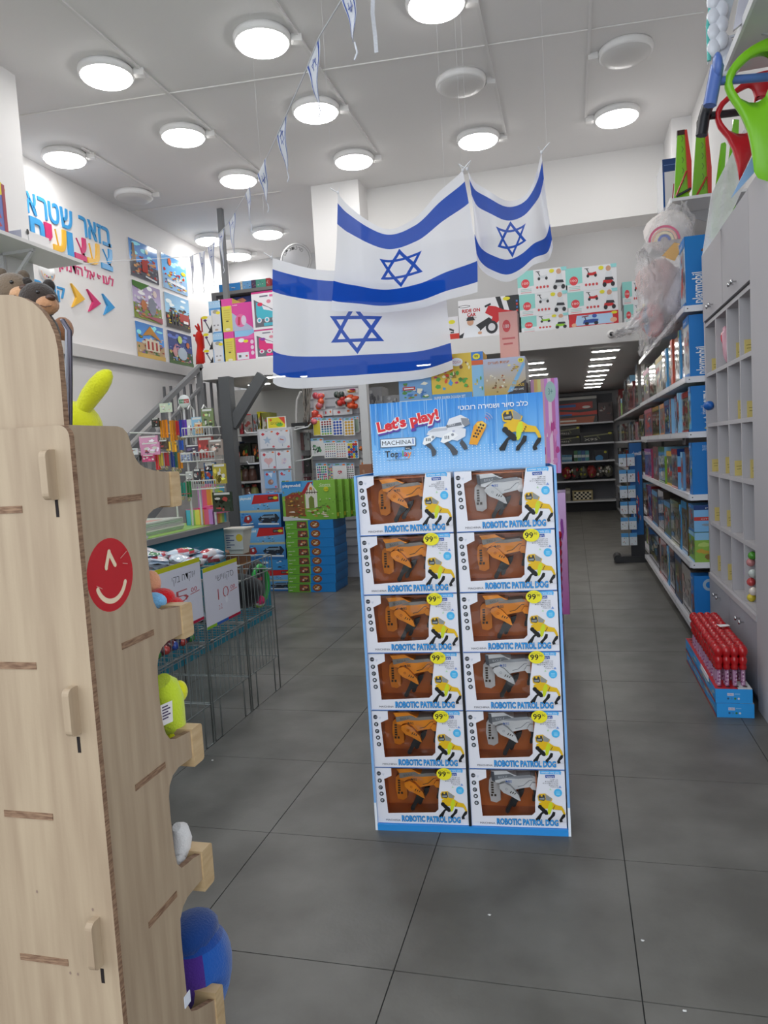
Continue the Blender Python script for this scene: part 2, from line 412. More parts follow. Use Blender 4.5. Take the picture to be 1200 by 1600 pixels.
for X in (X1, X2):
    if X == X2:
        m_ = MB(GREY); bar(m_, (X, 4.7, 0.06), (X, YM, 0.06+sl*(YM-4.7)), .05, .2); m_.build('stringer', 'matte', st); continue
    m_ = MB(GREY); bar(m_, (X, y0, rz(y0)), (X, y1, rz(y1)), .05); m_.build('handrail', 'matte', st)
    m_ = MB(GREY); bar(m_, (X, y0, rz(y0)-.22), (X, y1, rz(y1)-.22), .03); m_.build('lower_rail', 'matte', st)
    m_ = MB(GREY); bar(m_, (X, 4.7, 0.06), (X, YM, 0.06+sl*(YM-4.7)), .05, .2); m_.build('stringer', 'matte', st)
    for yy in (5.1, 5.9, 6.7, 7.5):
        m_ = MB(GREY); bar(m_, (X, yy, rz(yy)-1.0), (X, yy, rz(yy)), .05); m_.build('post', 'matte', st)
    yy = 5.25
    while yy < 7.5:
        if min(abs(yy-q) for q in (5.1, 5.9, 6.7, 7.5)) > .06:
            m_ = MB(GREY); bar(m_, (X, yy, rz(yy)-.95), (X, yy, rz(yy)-.22), .022); m_.build('baluster', 'matte', st)
        yy += .13
for q in range(8):
    yy = 4.85+q*.38; MB(hx('8f8f8f')).box(X2, X1, yy, yy+.3, .06+sl*(yy+.2-4.7), .09+sl*(yy+.2-4.7)).build('tread', 'matte', st)
ml = thing('mezzanine_railing', 'grey steel guard rail with upright bars beside the stair head', 'railing', (-4.4, 7.85, 1.2))
yy = 0
for q in range(11):
    xx = -4.78+q*.09; m_ = MB(hx('6c6d70')); bar(m_, (xx, 8.05, 1.55), (xx, 8.05, 2.3), .025); m_.build('baluster', 'matte', ml)
m_ = MB(hx('6c6d70')); bar(m_, (-4.85, 8.05, 1.55), (-3.85, 8.05, 1.55), .05); m_.build('lower_rail', 'matte', ml)
sc = thing('steel_post', 'dark grey steel post with a diagonal brace carrying the mezzanine', 'post', (-3.78, 7.75, 0))
p = at(364, 700, Y=7.75)
m_ = MB(hx('5f6163')); bar(m_, (p.x, 7.7, 0), (p.x, 7.7, ZS0), .13); m_.build('column_shaft', 'matte', sc)
m_ = MB(hx('5f6163')); bar(m_, (p.x+.03, 7.72, 1.75), (at(412, 604, Y=7.75).x, 7.75, ZS0-.01), .1, .12); m_.build('brace', 'matte', sc)
m_ = MB(hx('7d7f82')); p = at(345, 342, Y=8.1); bar(m_, (p.x, 8.1, ZS1), (p.x, 8.1, ZC), .06)
tag(m_.build('steel_post', 'matte'), 'slim grey steel post rising from mezzanine floor to ceiling', 'post')
# ================================================================ ROBOT TOY DISPLAY
rnd = random.Random(7)
DX, DY, DR = -0.717, 2.364, RAD(4.4)
BLUE, LBLUE, DBLUE = hx('2f8fd8'), hx('8cc3ee'), hx('1f4f9e')
YEL, YELD = hx('e0b416'), hx('b98f12')
DW, BH, BW, BD = 0.668, 0.2015, 0.3185, 0.11
ds = thing('display_stand', 'blue and white cardboard floor display stand holding twelve boxed robot toys', 'display stand', (DX, DY, 0), DR)
def patch(mb, x0, x1, y0, y1, z0, z1):
    mb.box(x0, x1, y0, y1, z0, z1)
for sx in (0.0, DW-.008):
    m_ = MB(hx('e9eef6')); m_.box(sx, sx+.008, 0.0, .3, .0, 1.245)
    F = Face(m_, (sx, 0, 0), (1, 0, 0), (0, 0, 1), (0, -1, 0), .008, 1.245)
    F.r(0, .1, .008, 1.245, hx('7fb0e4'))
    for s_, xx in ((-1, sx), (1, sx+.008)):
        F = Face(m_, (xx, 0, 0), (0, 1, 0), (0, 0, 1), (s_, 0, 0), .3, 1.245, .00001)
        F.g(0, 0, .3, 1.245, hx('dfe8f4'), hx('5ea4e2'))
        for q in range(26):
            a_, b_ = rnd.uniform(0, .27), rnd.uniform(0, 1.2); F.r(a_, b_, a_+.03, b_+.03, rnd.choice((hx('a9cdef'), hx('c4daf2'))))
    m_.build('side_panel', 'print', ds, local=True)
m_ = MB(BLUE); m_.box(.008, DW-.008, .0, .012, 0, .022); m_.box(.008, DW-.008, .012, .29, 0, .02); m_.build('base_tray', 'print', ds, local=True)
MB(hx('3d6fb4')).box(.008, DW-.008, .285, .3, .02, 1.245).build('back_panel', 'print', ds, local=True)
m_ = MB(BLACK); m_.box(.3278, .3362, .006, .28, .02, 1.22); m_.build('divider', 'print', ds, local=True)

def robot_art(F, ox, oy, s, body=YEL, dark=BLACK, hi=hx('c9d422'), white=False):
    """flat picture of a four legged robot, facing left; ox, oy = lower left, s = width"""
    q = lambda pts: [(ox+a*s, oy+b*s) for a, b in pts]
    F.p(q([(.14, .02), (.02, .02), (.0, .08), (.2, .32), (.38, .42), (.42, .36), (.24, .26)]), dark)
    F.p(q([(.48, .0), (.40, .0), (.42, .1), (.52, .2), (.6, .36), (.68, .34), (.66, .22), (.54, .1)]), dark)
    F.p(q([(.92, .0), (.82, -.02), (.8, .06), (.88, .2), (.95, .3), (1.02, .3), (1.0, .18), (.9, .08)]), dark)
    F.p(q([(.12, .5), (.14, .66), (.3, .72), (.58, .7), (.72, .6), (.9, .56), (.98, .42), (1.02, .28), (.95, .28), (.88, .42), (.62, .44), (.4, .46), (.2, .44)]), body)
    F.p(q([(.44, .54), (.5, .68), (.58, .7), (.6, .56), (.52, .3), (.46, .24), (.42, .3)]), hi)
    F.e(ox+.17*s, oy+.52*s, .075*s, .075*s, dark, 10)
    F.p(q([(.14, .46), (.26, .52), (.36, .42), (.44, .32), (.42, .24), (.34, .24), (.26, .32)]), dark)
    F.p(q([(.12, .74), (.1, .9), (.16, .98), (.36, 1.0), (.6, .82), (.56, .72), (.4, .68), (.18, .7)]), body)
    F.p(q([(.36, .98), (.58, .84), (.54, .74), (.38, .76)]), hx('8d8f8c') if not white else hx('b9bcc0'))
    F.p(q([(.15, .76), (.13, .88), (.18, .95), (.33, .96), (.37, .8), (.32, .74)]), hx('35373a'))
    F.p(q([(.17, .78), (.16, .83), (.33, .85), (.33, .78)]), hx('8f9496'))
    F.r(ox+.21*s, oy+.89*s, ox+.27*s, oy+.95*s, body)
    for a in range(3): F.r(ox+(.6+.025*a)*s, oy+(.44+.05*a)*s, ox+(.625+.025*a)*s, oy+(.48+.05*a)*s, dark)

# header card
hc = MB(hx('7db9ea')); HW, HH = 0.595, 0.36; hb = (.045, .045+HW, .125, .131, 1.13, 1.13+HH); hc.box(*hb)
F = face_of(hc, hb, '-y', .00008)
F.g(0, 0, HW, HH*.55, hx('b7d3ec'), hx('76b4e8')); F.g(0, HH*.55, HW, HH, hx('76b4e8'), hx('2b87d6'))
for q in range(60):
    a_ = rnd.uniform(0, HW-.004); c_ = rnd.choice((hx('5ba6e4'), hx('8fc2ee'), hx('3c92da'))); b_ = rnd.uniform(.16, .26); F.r(a_, b_, a_+.0022, HH, c_)
for j in range(9):
    for i in range(44): F.mb.face([F.P(i*.0135, .12+j*.009), F.P(i*.0135+.003, .12+j*.009), F.P(i*.0135+.003, .12+j*.009+.003), F.P(i*.0135, .12+j*.009+.003)], hx('cfe2f4'))
F.k += 1
rt = RAD(9)
F.t("Let's play!", .026, .252, .034, hx('5a3f9c'), w=.225, off=.11, rot=rt)
F.t("Let's play!", .024, .258, .034, WHITE, w=.225, off=.1, rot=rt)
F.t("Let's play!", .0265, .2605, .034, hx('d8252f'), w=.22, off=.045, rot=rt)
F.r(.032, .205, .157, .236, hx('5a5f6b')); F.r(.034, .207, .155, .234, hx('dfe7f0')); F.t('MACHINA', .038, .213, .0155, (.1, .1, .12), w=.104); F.r(.146, .212, .1495, .231, hx('3a57a8'))
for s_, c_, a_ in (('Top ', hx('26262a'), .046), ('p', hx('3f7fd0'), .093), ('l', hx('64a83a'), .108), ('a', hx('d8252f'), .114), ('y', hx('ef8a1c'), .126)):
    F.t(s_.strip(), a_, .171, .022, c_, off=.012)
F.p([(.118, .193), (.142, .195), (.141, .205), (.119, .204)], hx('2d2f36')); F.t('toys', .121, .196, .006, WHITE)
F.t(heb('חנות הצעצועים המובילה בישראל'), .05, .158, .005, hx('32323a'), w=.08)
F.t(heb('כלב סיור ושמירה רובוטי'), .545, .318, .0165, WHITE, w=.235, al='r', off=.012)
W1, W2, W3 = hx('dcdde2'), hx('b9bcc4'), hx('484b52')
RX = lambda a: .178+a*.155
RZ_ = lambda b: .15+b*.138
rb = lambda pts: [(RX(a), RZ_(b)) for a, b in pts]
F.p(rb([(.22, .1), (.3, .14), (.32, .24), (.2, .44), (.1, .5), (.06, .42), (.2, .28)]), W3)
F.p(rb([(.68, .1), (.78, .12), (.8, .2), (.7, .34), (.56, .48), (.5, .42), (.62, .26)]), W3)
F.p(rb([(.84, .4), (.94, .22), (1.02, .24), (1.0, .34), (.9, .5)]), W3)
F.p(rb([(.12, .66), (.16, .74), (.3, .82), (.6, .84), (.85, .8), (1.0, .74), (.98, .56), (.8, .46), (.6, .52), (.3, .6)]), W1)
F.p(rb([(.16, .72), (.28, .8), (.6, .8), (.58, .74), (.3, .72)]), W2)
F.p(rb([(.02, .44), (.06, .58), (.24, .66), (.32, .58), (.2, .46), (.06, .4)]), WHITE); F.p(rb([(.42, .46), (.5, .62), (.7, .72), (.82, .6), (.7, .5), (.5, .42)]), WHITE)
for a in range(3): F.r(RX(.1+.04*a), RZ_(.5), RX(.12+.04*a), RZ_(.57), W3); F.r(RX(.52+.04*a), RZ_(.52), RX(.54+.04*a), RZ_(.6), W3)
F.e(RX(.26), RZ_(.59), .005, .005, hx('8a8d94'), 10); F.e(RX(.7), RZ_(.62), .005, .005, hx('8a8d94'), 10)
F.p(rb([(.58, .86), (.64, 1.02), (.9, 1.1), (1.08, .98), (1.06, .84), (.94, .78), (.7, .8)]), W1)
F.p(rb([(.9, 1.02), (1.06, 1.0), (1.1, .86), (.98, .8), (.92, .88)]), hx('85888f')); F.p(rb([(.56, .86), (.9, .92), (.92, .84), (.58, .8)]), hx('6f737b'))
F.t('BXX-F', RX(.62), RZ_(.84), .006, WHITE); F.t('01', RX(.7), RZ_(.68), .007, hx('4b4fa8'))
SH = lambda l: [(a+.008, b+.028) for a, b in l]
F.p(SH([(.333, .171), (.352, .232), (.366, .247), (.382, .248), (.396, .236), (.393, .224), (.372, .188), (.361, .168)]), hx('e39a1e')); F.p(SH([(.36, .24), (.382, .247), (.394, .236), (.391, .226), (.372, .22)]), hx('efc04a'))
for i in range(5):
    for j in range(2):
        a_, b_ = .347+i*.0062+j*.009, .196+i*.0095-j*.003; F.p(SH([(a_, b_), (a_+.006, b_-.0025), (a_+.008, b_+.004), (a_+.002, b_+.006)]), hx('2b2a2c'))
for i, c_ in ((0, hx('d8506a')), (1, hx('b586a8')), (2, hx('9aa7cc'))): F.ring(.396, .275, .012+.008*i, .0145+.008*i, c_, .25, 1.3, 8)
robot_art(F, .442, .168, .14)
hc.build('header_card', 'print', ds, local=True)

# one boxed robot
CX = lambda c: (c-10)*.000297
CZ = lambda c: (775-c)*.000305
def pts(l): return [(CX(a), CZ(b)) for a, b in l]
def robot_box(orange):
    t = thing('robot_toy_box', 'x', 'toy box', (0, 0, 0))
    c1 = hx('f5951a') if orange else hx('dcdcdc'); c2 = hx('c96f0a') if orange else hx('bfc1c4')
    W, H, D = BW, BH, BD; PAP = hx('e4e3ea')
    mb = MB(PAP)
    hole = pts([(205, 115), (205, 205), (115, 245), (140, 650), (700, 625), (738, 590), (745, 430), (798, 115)])
    outl = [(0, 0), (0, H)] + [(u, min(v, H)) for u, v in hole[:1]] + hole[1:-1] + [(hole[-1][0], H), (W, H), (W, 0)]
    outl[2] = (outl[2][0], H)
    mb.face([(u, 0, v) for u, v in outl], PAP)
    mb.box(0, W, .0, D, 0, H, skip='ft'); mb.face([(0, 0, H), (CX(205), 0, H), (CX(260), D*.6, H), (CX(760), D*.6, H), (CX(798), 0, H), (W, 0, H), (W, D, H), (0, D, H)], hx('cfd2d8'))
    F = Face(mb, (0, 0, 0), (1, 0, 0), (0, 0, 1), (0, -1, 0), W, H, .00006)
    F.r(0, 0, W, .003, hx('3b6db8')); F.r(0, 0, .002, H, hx('aab6d6'))
    F.p(pts([(90, 180), (125, 180), (108, 210)]), hx('cdd0dc'))
    for i, b_ in enumerate((180, 265, 345, 420, 498)):
        a_ = 55+i*6; F.e(CX(a_), CZ(b_), .0078, .0078, hx('303238'), 12)
        if i == 0: F.t('2.4G', CX(a_)-.0058, CZ(b_)-.002, .0042, (.8, .8, .85), w=.0115)
        elif i == 1: F.p([(CX(a_)-.002, CZ(b_)-.004), (CX(a_)+.001, CZ(b_)-.004), (CX(a_)+.003, CZ(b_)+.004), (CX(a_)-.004, CZ(b_)+.003)], (.75, .77, .8))
        elif i == 2: F.ring(CX(a_), CZ(b_), .0025, .004, (.75, .77, .8), 0, 5, 8)
        elif i == 3: F.r(CX(a_)-.0035, CZ(b_)-.003, CX(a_)+.0025, CZ(b_)+.003, (.85, .86, .9))
        else: F.ring(CX(a_), CZ(b_), .001, .004, (.75, .77, .8), .4, 5.9, 8)
    F.p(pts([(808, 112), (1030, 105), (1045, 125), (1036, 158), (1024, 148), (810, 150)]), hx('58aee8')); F.t(heb('כלב סיור ושמירה'), CX(1022), CZ(140), .0055, WHITE, w=.059, al='r', off=.01)
    F.p(pts([(866, 160), (972, 156), (972, 190), (868, 192)]), hx('2f55a4')); F.t(heb('רובוטי'), CX(960), CZ(186), .006, WHITE, w=.024, al='r', off=.01)
    for i, (s_, w_) in enumerate(((heb('מגיב לתנועה'), .026), (heb('מבצע פקודות קוליות'), .042), (heb('שירים וריקודים אורות'), .05), (heb('סוללה נטענת'), .03), (heb('גיל 6 ומעלה'), .026))):
        F.t(s_, CX(1005), CZ(219+i*20), .0042, hx('55565e'), w=w_, al='r')
    F.p(pts([(1008, 303), (1042, 303), (1024, 275)]), hx('7f9ad0')); F.p(pts([(905, 330), (930, 330), (918, 308)]), hx('b9d9b4'))
    F.e(CX(1000), CZ(358), .0135, .014, hx('49b4e8'), 16)
    for i in range(3): F.r(CX(980), CZ(350+i*14)-.001, CX(1022), CZ(350+i*14)+.001, hx('9ad6f2'))
    F.g(CX(740), CZ(700), CX(1078), CZ(560), hx('d3d2d8'), PAP)
    robot_art(F, CX(738), CZ(690), CX(1068)-CX(738))
    F.t('ROBOTIC PATROL DOG', CX(300), CZ(735), .0205, hx('17456f'), w=CX(992)-CX(300), off=.055)
    F.t('ROBOTIC PATROL DOG', CX(300), CZ(735), .0205, hx('2a9be6'), w=CX(990)-CX(300), off=.02)
    F.t('MACHINA', CX(110), CZ(736), .0065, hx('4a4a52'), w=.051)
    F2 = Face(mb, (0, 0, H), (1, 0, 0), (0, 1, 0), (0, 0, 1), W, D); F2.t('ROBOTIC PATROL DOG', .06, D*.75, .012, hx('3c5a7a'), w=.14)
    mb.build('carton', 'print', t, local=True)
    # tray
    tr = MB(hx('b86634')); yb = .085
    tr.box(.02, W-.05, yb, yb+.004, .018, H-.004, hx('b9652f')); tr.box(.022, W-.06, .004, yb, .03, .034); tr.box(.026, .029, .004, yb, .03, H-.01); tr.box(W-.096, W-.093, .004, yb, .03, H-.01); tr.box(.026, W-.06, .03, yb, H-.012, H-.009)
    tr.build('tray', 'plastic', t, local=True)
    f = lambda u, v, d: (u, d, v)
    # remote
    rm = MB(c1 if orange else hx('c9c8c8')); cc = hx('d87b10') if orange else hx('c3c1c0')
    rm.prism(pts([(225, 300), (215, 420), (235, 555), (300, 570), (350, 540), (350, 330), (300, 262), (250, 268)]), f, .05, .085, cc)
    F = Face(rm, (0, .05, 0), (1, 0, 0), (0, 0, 1), (0, -1, 0), W, H, .0005)
    for i in range(5): F.r(CX(245), CZ(345+i*28), CX(275), CZ(325+i*28), hx('3a2a18'))
    for a_ in (240, 278): F.r(CX(a_), CZ(492), CX(a_+24), CZ(466), hx('3a2a18'))
    rm.build('remote_control', 'plastic', t, local=True)
    # robot
    rb_ = MB(c1)
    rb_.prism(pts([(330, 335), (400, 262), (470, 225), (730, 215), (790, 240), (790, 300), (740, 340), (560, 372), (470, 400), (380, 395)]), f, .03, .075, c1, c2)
    rb_.prism(pts([(420, 250), (470, 222), (700, 205), (735, 235), (560, 252)]), f, .028, .078, hx('8d8a84') if orange else hx('9da0a6'))
    F = Face(rb_, (0, .0295, 0), (1, 0, 0), (0, 0, 1), (0, -1, 0), W, H, .0005)
    ink = hx('3b2c1c') if orange else hx('2f5fb0')
    F.line(pts([(555, 345), (620, 330), (690, 270), (720, 268)]), .0022, hx('57421f') if orange else hx('8b8e94')); F.e(CX(428), CZ(290), .0045, .0045, ink, 8); F.t('BS', CX(450), CZ(300), .009, ink)
    rb_.build('robot_body', 'plastic', t, local=True)
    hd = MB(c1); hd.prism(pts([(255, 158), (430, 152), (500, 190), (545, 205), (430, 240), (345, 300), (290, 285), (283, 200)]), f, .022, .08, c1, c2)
    hd.prism(pts([(283, 205), (470, 185), (520, 212), (400, 240), (300, 262), (290, 258)]), f, .02, .082, hx('8b8984') if orange else hx('6f7378'))
    if not orange: hd.prism(pts([(255, 160), (290, 165), (300, 282), (262, 262)]), f, .018, .083, hx('4a4d55'))
    F = Face(hd, (0, .0195, 0), (1, 0, 0), (0, 0, 1), (0, -1, 0), W, H, .0005); F.t('BXX-F', CX(340), CZ(238), .008, hx('5b5a58') if orange else hx('c9ccd2'), rot=.1)
    hd.build('head', 'plastic', t, local=True)
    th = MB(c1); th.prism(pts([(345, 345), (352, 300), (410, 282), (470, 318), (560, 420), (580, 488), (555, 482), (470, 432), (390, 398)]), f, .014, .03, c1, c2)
    F = Face(th, (0, .0138, 0), (1, 0, 0), (0, 0, 1), (0, -1, 0), W, H, .0005)
    for a_ in range(3): F.p(pts([(462+a_*24, 395+a_*6), (478+a_*24, 372+a_*10), (486+a_*24, 376+a_*10), (470+a_*24, 402+a_*6)]), hx('2c2418'))
    F.ring(CX(425), CZ(352), .002, .0045, c2); th.build('thigh', 'plastic', t, local=True)
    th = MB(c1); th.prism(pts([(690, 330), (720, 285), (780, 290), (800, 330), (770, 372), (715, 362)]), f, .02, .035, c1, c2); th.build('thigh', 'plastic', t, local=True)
    for l_, d_ in (([(488, 448), (562, 486), (530, 522), (482, 556), (455, 600), (447, 628), (425, 642), (402, 630), (404, 602), (432, 562), (455, 515)], .018), ([(562, 425), (628, 408), (612, 462), (572, 522), (538, 562), (522, 606), (500, 622), (478, 610), (482, 580), (514, 538), (542, 488)], .05), ([(722, 358), (772, 365), (774, 420), (750, 470), (746, 505), (728, 518), (710, 506), (714, 474), (732, 430)], .03)):
        MB(BLACK).prism(pts(l_), f, d_, d_+.016, hx('1d1d20')).build('shin', 'plastic', t, local=True)
    wf = MB(WHITE); R_ = []
    wf.face([(u, .0025, min(v, H-.001)) for u, v in [(CX(205), H)] + hole[1:-1] + [(CX(798), H)]])
    wf.face([(CX(205), 0, H-.001), (CX(260), D*.6, H-.001), (CX(760), D*.6, H-.001), (CX(798), 0, H-.001)])
    wf.build('window_film', 'film', t, local=True)
    return t
ob = robot_box(True); wb = robot_box(False)
def price(parent, u, v):
    m_ = MB(hx('efe02a')); F = Face(m_, (u, -.0055, v), (1, 0, 0), (0, 0, 1), (0, -1, 0), .05, .04)
    F.e(0, 0, .0265, .0215, hx('ece028'), 20); F.t('99', -.0205, -.0085, .0185, (.09, .09, .06), w=.027, off=.02); F.t('90', .0085, .001, .0085, (.09, .09, .06), w=.011)
    F.t(heb('מחיר מבצע'), .012, .0115, .004, hx('8a8420'), w=.03, al='r')
    m_.build('price_sticker', 'print', parent, local=True)
WHITES = {(0, 1), (3, 1), (4, 1), (5, 1)}
first = {True: ob, False: wb}; done = {True: False, False: False}
place = ['top', 'second', 'third', 'fourth', 'fifth', 'bottom']
todo = []
for r_ in range(6):
    for c_ in range(2):
        orange = (r_, c_) not in WHITES
        z_ = .0205 + (5-r_)*.2035; x_ = .0086 + c_*.3285 + rnd.uniform(-.0004, .0004); y_ = .006 + rnd.uniform(-.002, .006)
        q = Vector((x_, y_, z_)); q.rotate(Matrix.Rotation(DR, 3, 'Z')); q += Vector((DX, DY, 0))
        lab = 'boxed %s robot dog in a window carton, %s row of the display, %s column' % ('orange' if orange else 'white', place[r_], 'left-hand' if c_ == 0 else 'right-hand')
        todo.append((orange, q, lab, (r_, c_)))
for orange, q, lab, rc in todo:
    t = dup(first[orange], q, DR, lab, 'boxed robot toys on the floor display')
    if rc in ((1, 0), (1, 1), (2, 0), (2, 1), (3, 0), (3, 1), (4, 0), (4, 1), (5, 0)): price(t, .243, .186)
for t in (ob, wb):
    for ch in list(t.children): bpy.data.objects.remove(ch)
    bpy.data.objects.remove(t)

# ================================================================ GONDOLA BEHIND THE ROBOT DISPLAY
gd = thing('gondola_shelf', 'white double sided gondola shelving directly behind the robot toy display', 'shelving', (-.63, 5.3, 0))
GX0, GX1 = -1.04, -.22
MB(hx('dcdcde')).box(GX0, GX1, 4.5, 6.1, 1.585, 1.62).build('top_shelf', 'plastic', gd)
MB(hx('9aa0a8')).box(GX0+.1, GX1-.1, 4.62, 6.0, .1, 1.585).build('core_panel', 'plastic', gd)
MB(hx('c9c9cc')).box(GX0, GX1, 4.52, 6.1, .0, .1).build('plinth', 'plastic', gd)
for z_ in (.5, .85, 1.2): MB(hx('d4d4d6')).box(GX0, GX0+.4, 4.52, 6.1, z_, z_+.025).build('shelf', 'plastic', gd)
def a_dough(F):
    w, h = F.w, F.h; F.r(0, 0, w, h, hx('e2bd3c')); F.r(w*.78, 0, w, h, hx('3f7fd0')); F.r(w*.78, 0, w, h*.72, hx('8fc3e6')); F.r(w*.78, h*.72, w, h*.82, hx('e2622c'))
    F.busy(random.Random(2), w*.02, h*.2, w*.76, h*.95, [hx('e0531f'), hx('4aa0d8'), hx('58a83a'), hx('f2e6b0'), hx('c23b6a'), hx('8a5a2c')], 34, .06, .2)
    F.busy(random.Random(3), w*.8, h*.05, w*.98, h*.5, [hx('f4e9d2'), hx('e8c45a'), hx('6aa63e')], 8)
    F.e(w*.5, h*.82, w*.12, h*.09, WHITE); F.t('DOUGH', w*.43, h*.79, h*.06, hx('c23b3b'), w=w*.15)
    F.t('BRUSHING', w*.3, h*.48, h*.05, hx('3a2a14'), w=w*.18); F.t('MEET', w*.52, h*.42, h*.05, hx('3a2a14'), w=w*.12)
    F.r(0, 0, w*.77, h*.16, hx('4f97d6')); F.t('SUPER DUPER DOUGH SET', w*.04, h*.05, h*.06, WHITE, w=w*.6, off=.01); sticker(F, w*.88, h*.9, w*.07)
def a_exodus(F):
    w, h = F.w, F.h; F.g(0, 0, w, h, hx('c9a63c'), hx('b9c0d8')); F.p([(w*.5, 0), (w, 0), (w, h*.4), (w*.72, h*.22)], hx('3a3436')); F.p([(w*.55, h*.1), (w*.95, h*.85), (w, h*.8), (w*.68, h*.12)], hx('7fb6e0'))
    F.busy(random.Random(5), w*.05, h*.08, w*.55, h*.6, [hx('7a5a2c'), hx('d9c9a0'), hx('a8562c'), hx('e8e0cc')], 26, .06, .18); F.busy(random.Random(6), w*.5, h*.6, w*.95, h*.9, [hx('d9b93c'), hx('e9dca0'), hx('a8842c')], 12, .08, .25)
    F.t('THE', w*.7, h*.33, h*.07, hx('e0b83c'), w=w*.12); F.t('EXODUS', w*.66, h*.24, h*.07, hx('e0b83c'), w=w*.3, off=.02); F.t(heb('יציאת מצרים'), w*.62, h*.86, h*.07, hx('d07a2c'), w=w*.5, al='r', off=.01); F.t('BOARD GAME', w*.64, h*.14, h*.05, WHITE, w=w*.3); sticker(F, w*.9, h*.9, w*.07, '59')
def a_game(F):
    w, h = F.w, F.h; F.r(0, 0, w, h, hx('d9dcd8')); F.r(0, h*.12, w, h, hx('6f9ecb')); F.busy(random.Random(9), 0, h*.15, w, h*.8, [hx('4f8a3c'), hx('c23b3b'), hx('e9e2cc'), hx('9a6b3c'), hx('3c6fb0')], 26, .08, .3); F.r(w*.12, h*.5, w*.5, h*.62, hx('b3262c')); F.r(w*.16, h*.54, w*.46, h*.58, WHITE)
x0, x1, z0, z1 = span(623, 622, 672, 580, 4.5); carton('board_game', 'blue and white board game box with red title on the gondola top, left end', 'board game', (x0, x1, 4.52, 4.85, 1.62, 1.79), hx('6f9ecb'), {'-y': a_game})
x0, x1, z0, z1 = span(672, 618, 755, 548, 4.5); carton('dough_set_box', 'large yellow modelling dough set box with a blue side strip', 'toy box', (x0+.01, x1-.006, 4.52, 4.75, 1.62, z1), hx('e2bd3c'), {'-y': a_dough})
x0, x1, z0, z1 = span(757, 613, 820, 556, 4.5); carton('board_game', 'square gold and grey board game box with desert figures', 'board game', (x0, x1, 4.5, 4.9, 1.62, z1), hx('b9a678'), {'-y': a_exodus, '+x': lambda F: F.r(0, 0, F.w, F.h, hx('3d3a3c'))})
x0, x1, z0, z1 = span(777, 553, 804, 487, 4.7)
def a_pinkbox(F):
    w, h = F.w, F.h; F.e(w*.4, h*.84, w*.22, h*.07, hx('cf4a4f')); F.t('100', w*.26, h*.82, h*.04, WHITE, w=w*.28); F.r(w*.14, h*.69, w*.84, h*.71, hx('c9686a')); F.r(w*.2, h*.63, w*.7, h*.65, hx('c9686a')); F.ring(w*.5, h*.35, w*.2, w*.22, hx('c98a86'), 0, pi)
carton('gift_box', 'tall slim salmon pink carton standing behind the desert board game', 'gift box', (x0, x1, 4.92, 5.06, 1.62, at(790, 487, Y=4.92).z), hx('e2a9a2'), {'-y': a_pinkbox})
# unicorn boxes up the aisle end of the gondola
def a_uni(sd):
    def fn(F):
        w, h = F.w, F.h; r_ = random.Random(sd); F.g(0, 0, w, h, hx('b45a9c'), hx('d9b3e0'))
        F.busy(r_, 0, 0, w, h, [hx('e9c6e6'), hx('c768b4'), hx('8a3a94'), hx('f2dcea'), hx('e0a050')], 16, .1, .35)
        F.e(w*.45, h*.55, w*.22, h*.14, hx('f0e6ee')); F.p([(w*.45, h*.66), (w*.55, h*.66), (w*.52, h*.84)], hx('e0b04a')); F.e(w*.4, h*.56, w*.03, h*.02, hx('40304a'), 8); F.r(w*.3, h*.24, w*.6, h*.28, WHITE); F.r(w*.25, h*.16, w*.65, h*.2, WHITE)
    return fn
def a_rain(F):
    w, h = F.w, F.h; n_ = 12
    cs = [hx('d9a0c9'), hx('e9c070'), hx('e6dc86'), hx('e0a8b8'), hx('d68ad0'), hx('f2d2e4'), hx('d070b0'), hx('c99ae0')]
    for i in range(8): F.r(w*i/8, 0, w*(i+1)/8, h, cs[i])
    F.busy(random.Random(4), w*.3, 0, w, h*.6, [hx('c03a8c'), hx('f4e0ee'), hx('e090c8')], 14, .1, .4); F.e(w*.72, h*.86, w*.2, h*.11, hx('a8c8c4')); F.t('3+', w*.64, h*.83, h*.07, hx('5a8a86'), w=w*.16)
PURP = hx('a678c4')
for px0, py0, px1, py1, Y_, fn, lab in ((835, 741, 872, 590, 4.62, a_rain, 'rainbow pastel toy box with mint badge, topmost at the gondola aisle end'),
        (846, 771, 868, 741, 4.62, a_uni(11), 'purple unicorn toy box under the rainbow box at gondola end'), (850, 960, 884, 770, 4.6, a_uni(12), 'largest purple unicorn toy box, half way down the gondola end'),
        (860, 1006, 880, 965, 4.7, a_uni(13), 'lowest purple toy box near the floor at gondola end')):
    x0, x1, z0, z1 = span(px0, py0, px1, py1, Y_); carton('unicorn_toy_box', lab, 'toy box', (x0, x1-.004, Y_, Y_+.33, max(z0, .0), z1), PURP, {'-y': fn, '+x': a_uni(20)}, 'unicorn boxes at the gondola end')
a, b = at(874, 840, Y=4.46), at(876.2, 1024, Y=4.46); m_ = MB(hx('8a2a3a')); m_.prism([(a.x-.03, a.z), (a.x+.012, a.z), (b.x+.012, b.z), (b.x-.03, b.z)], lambda u, v, d: (u, d, v), 4.446, 4.45); tag(m_.build('clip_strip', 'plastic'), 'dark red hanging clip strip down the gondola end', 'clip strip')
for q in range(13):
    px, py = 874+q*.15, 842+q*13.6; p = at(px, py, Y=4.42); m_ = MB(hx('c4203c'))
    m_.lathe([(.001, 0), (.022, .003), (.026, .018), (.026, .032), (.02, .044), (.001, .047)], (p.x-.01, 4.42, p.z), 10)
    tag(m_.build('hanging_packet', 'gloss'), 'red glossy round pack hanging at the gondola end, %s from the top' % ORDN[q], 'packet', 'red packs hanging down the gondola end')
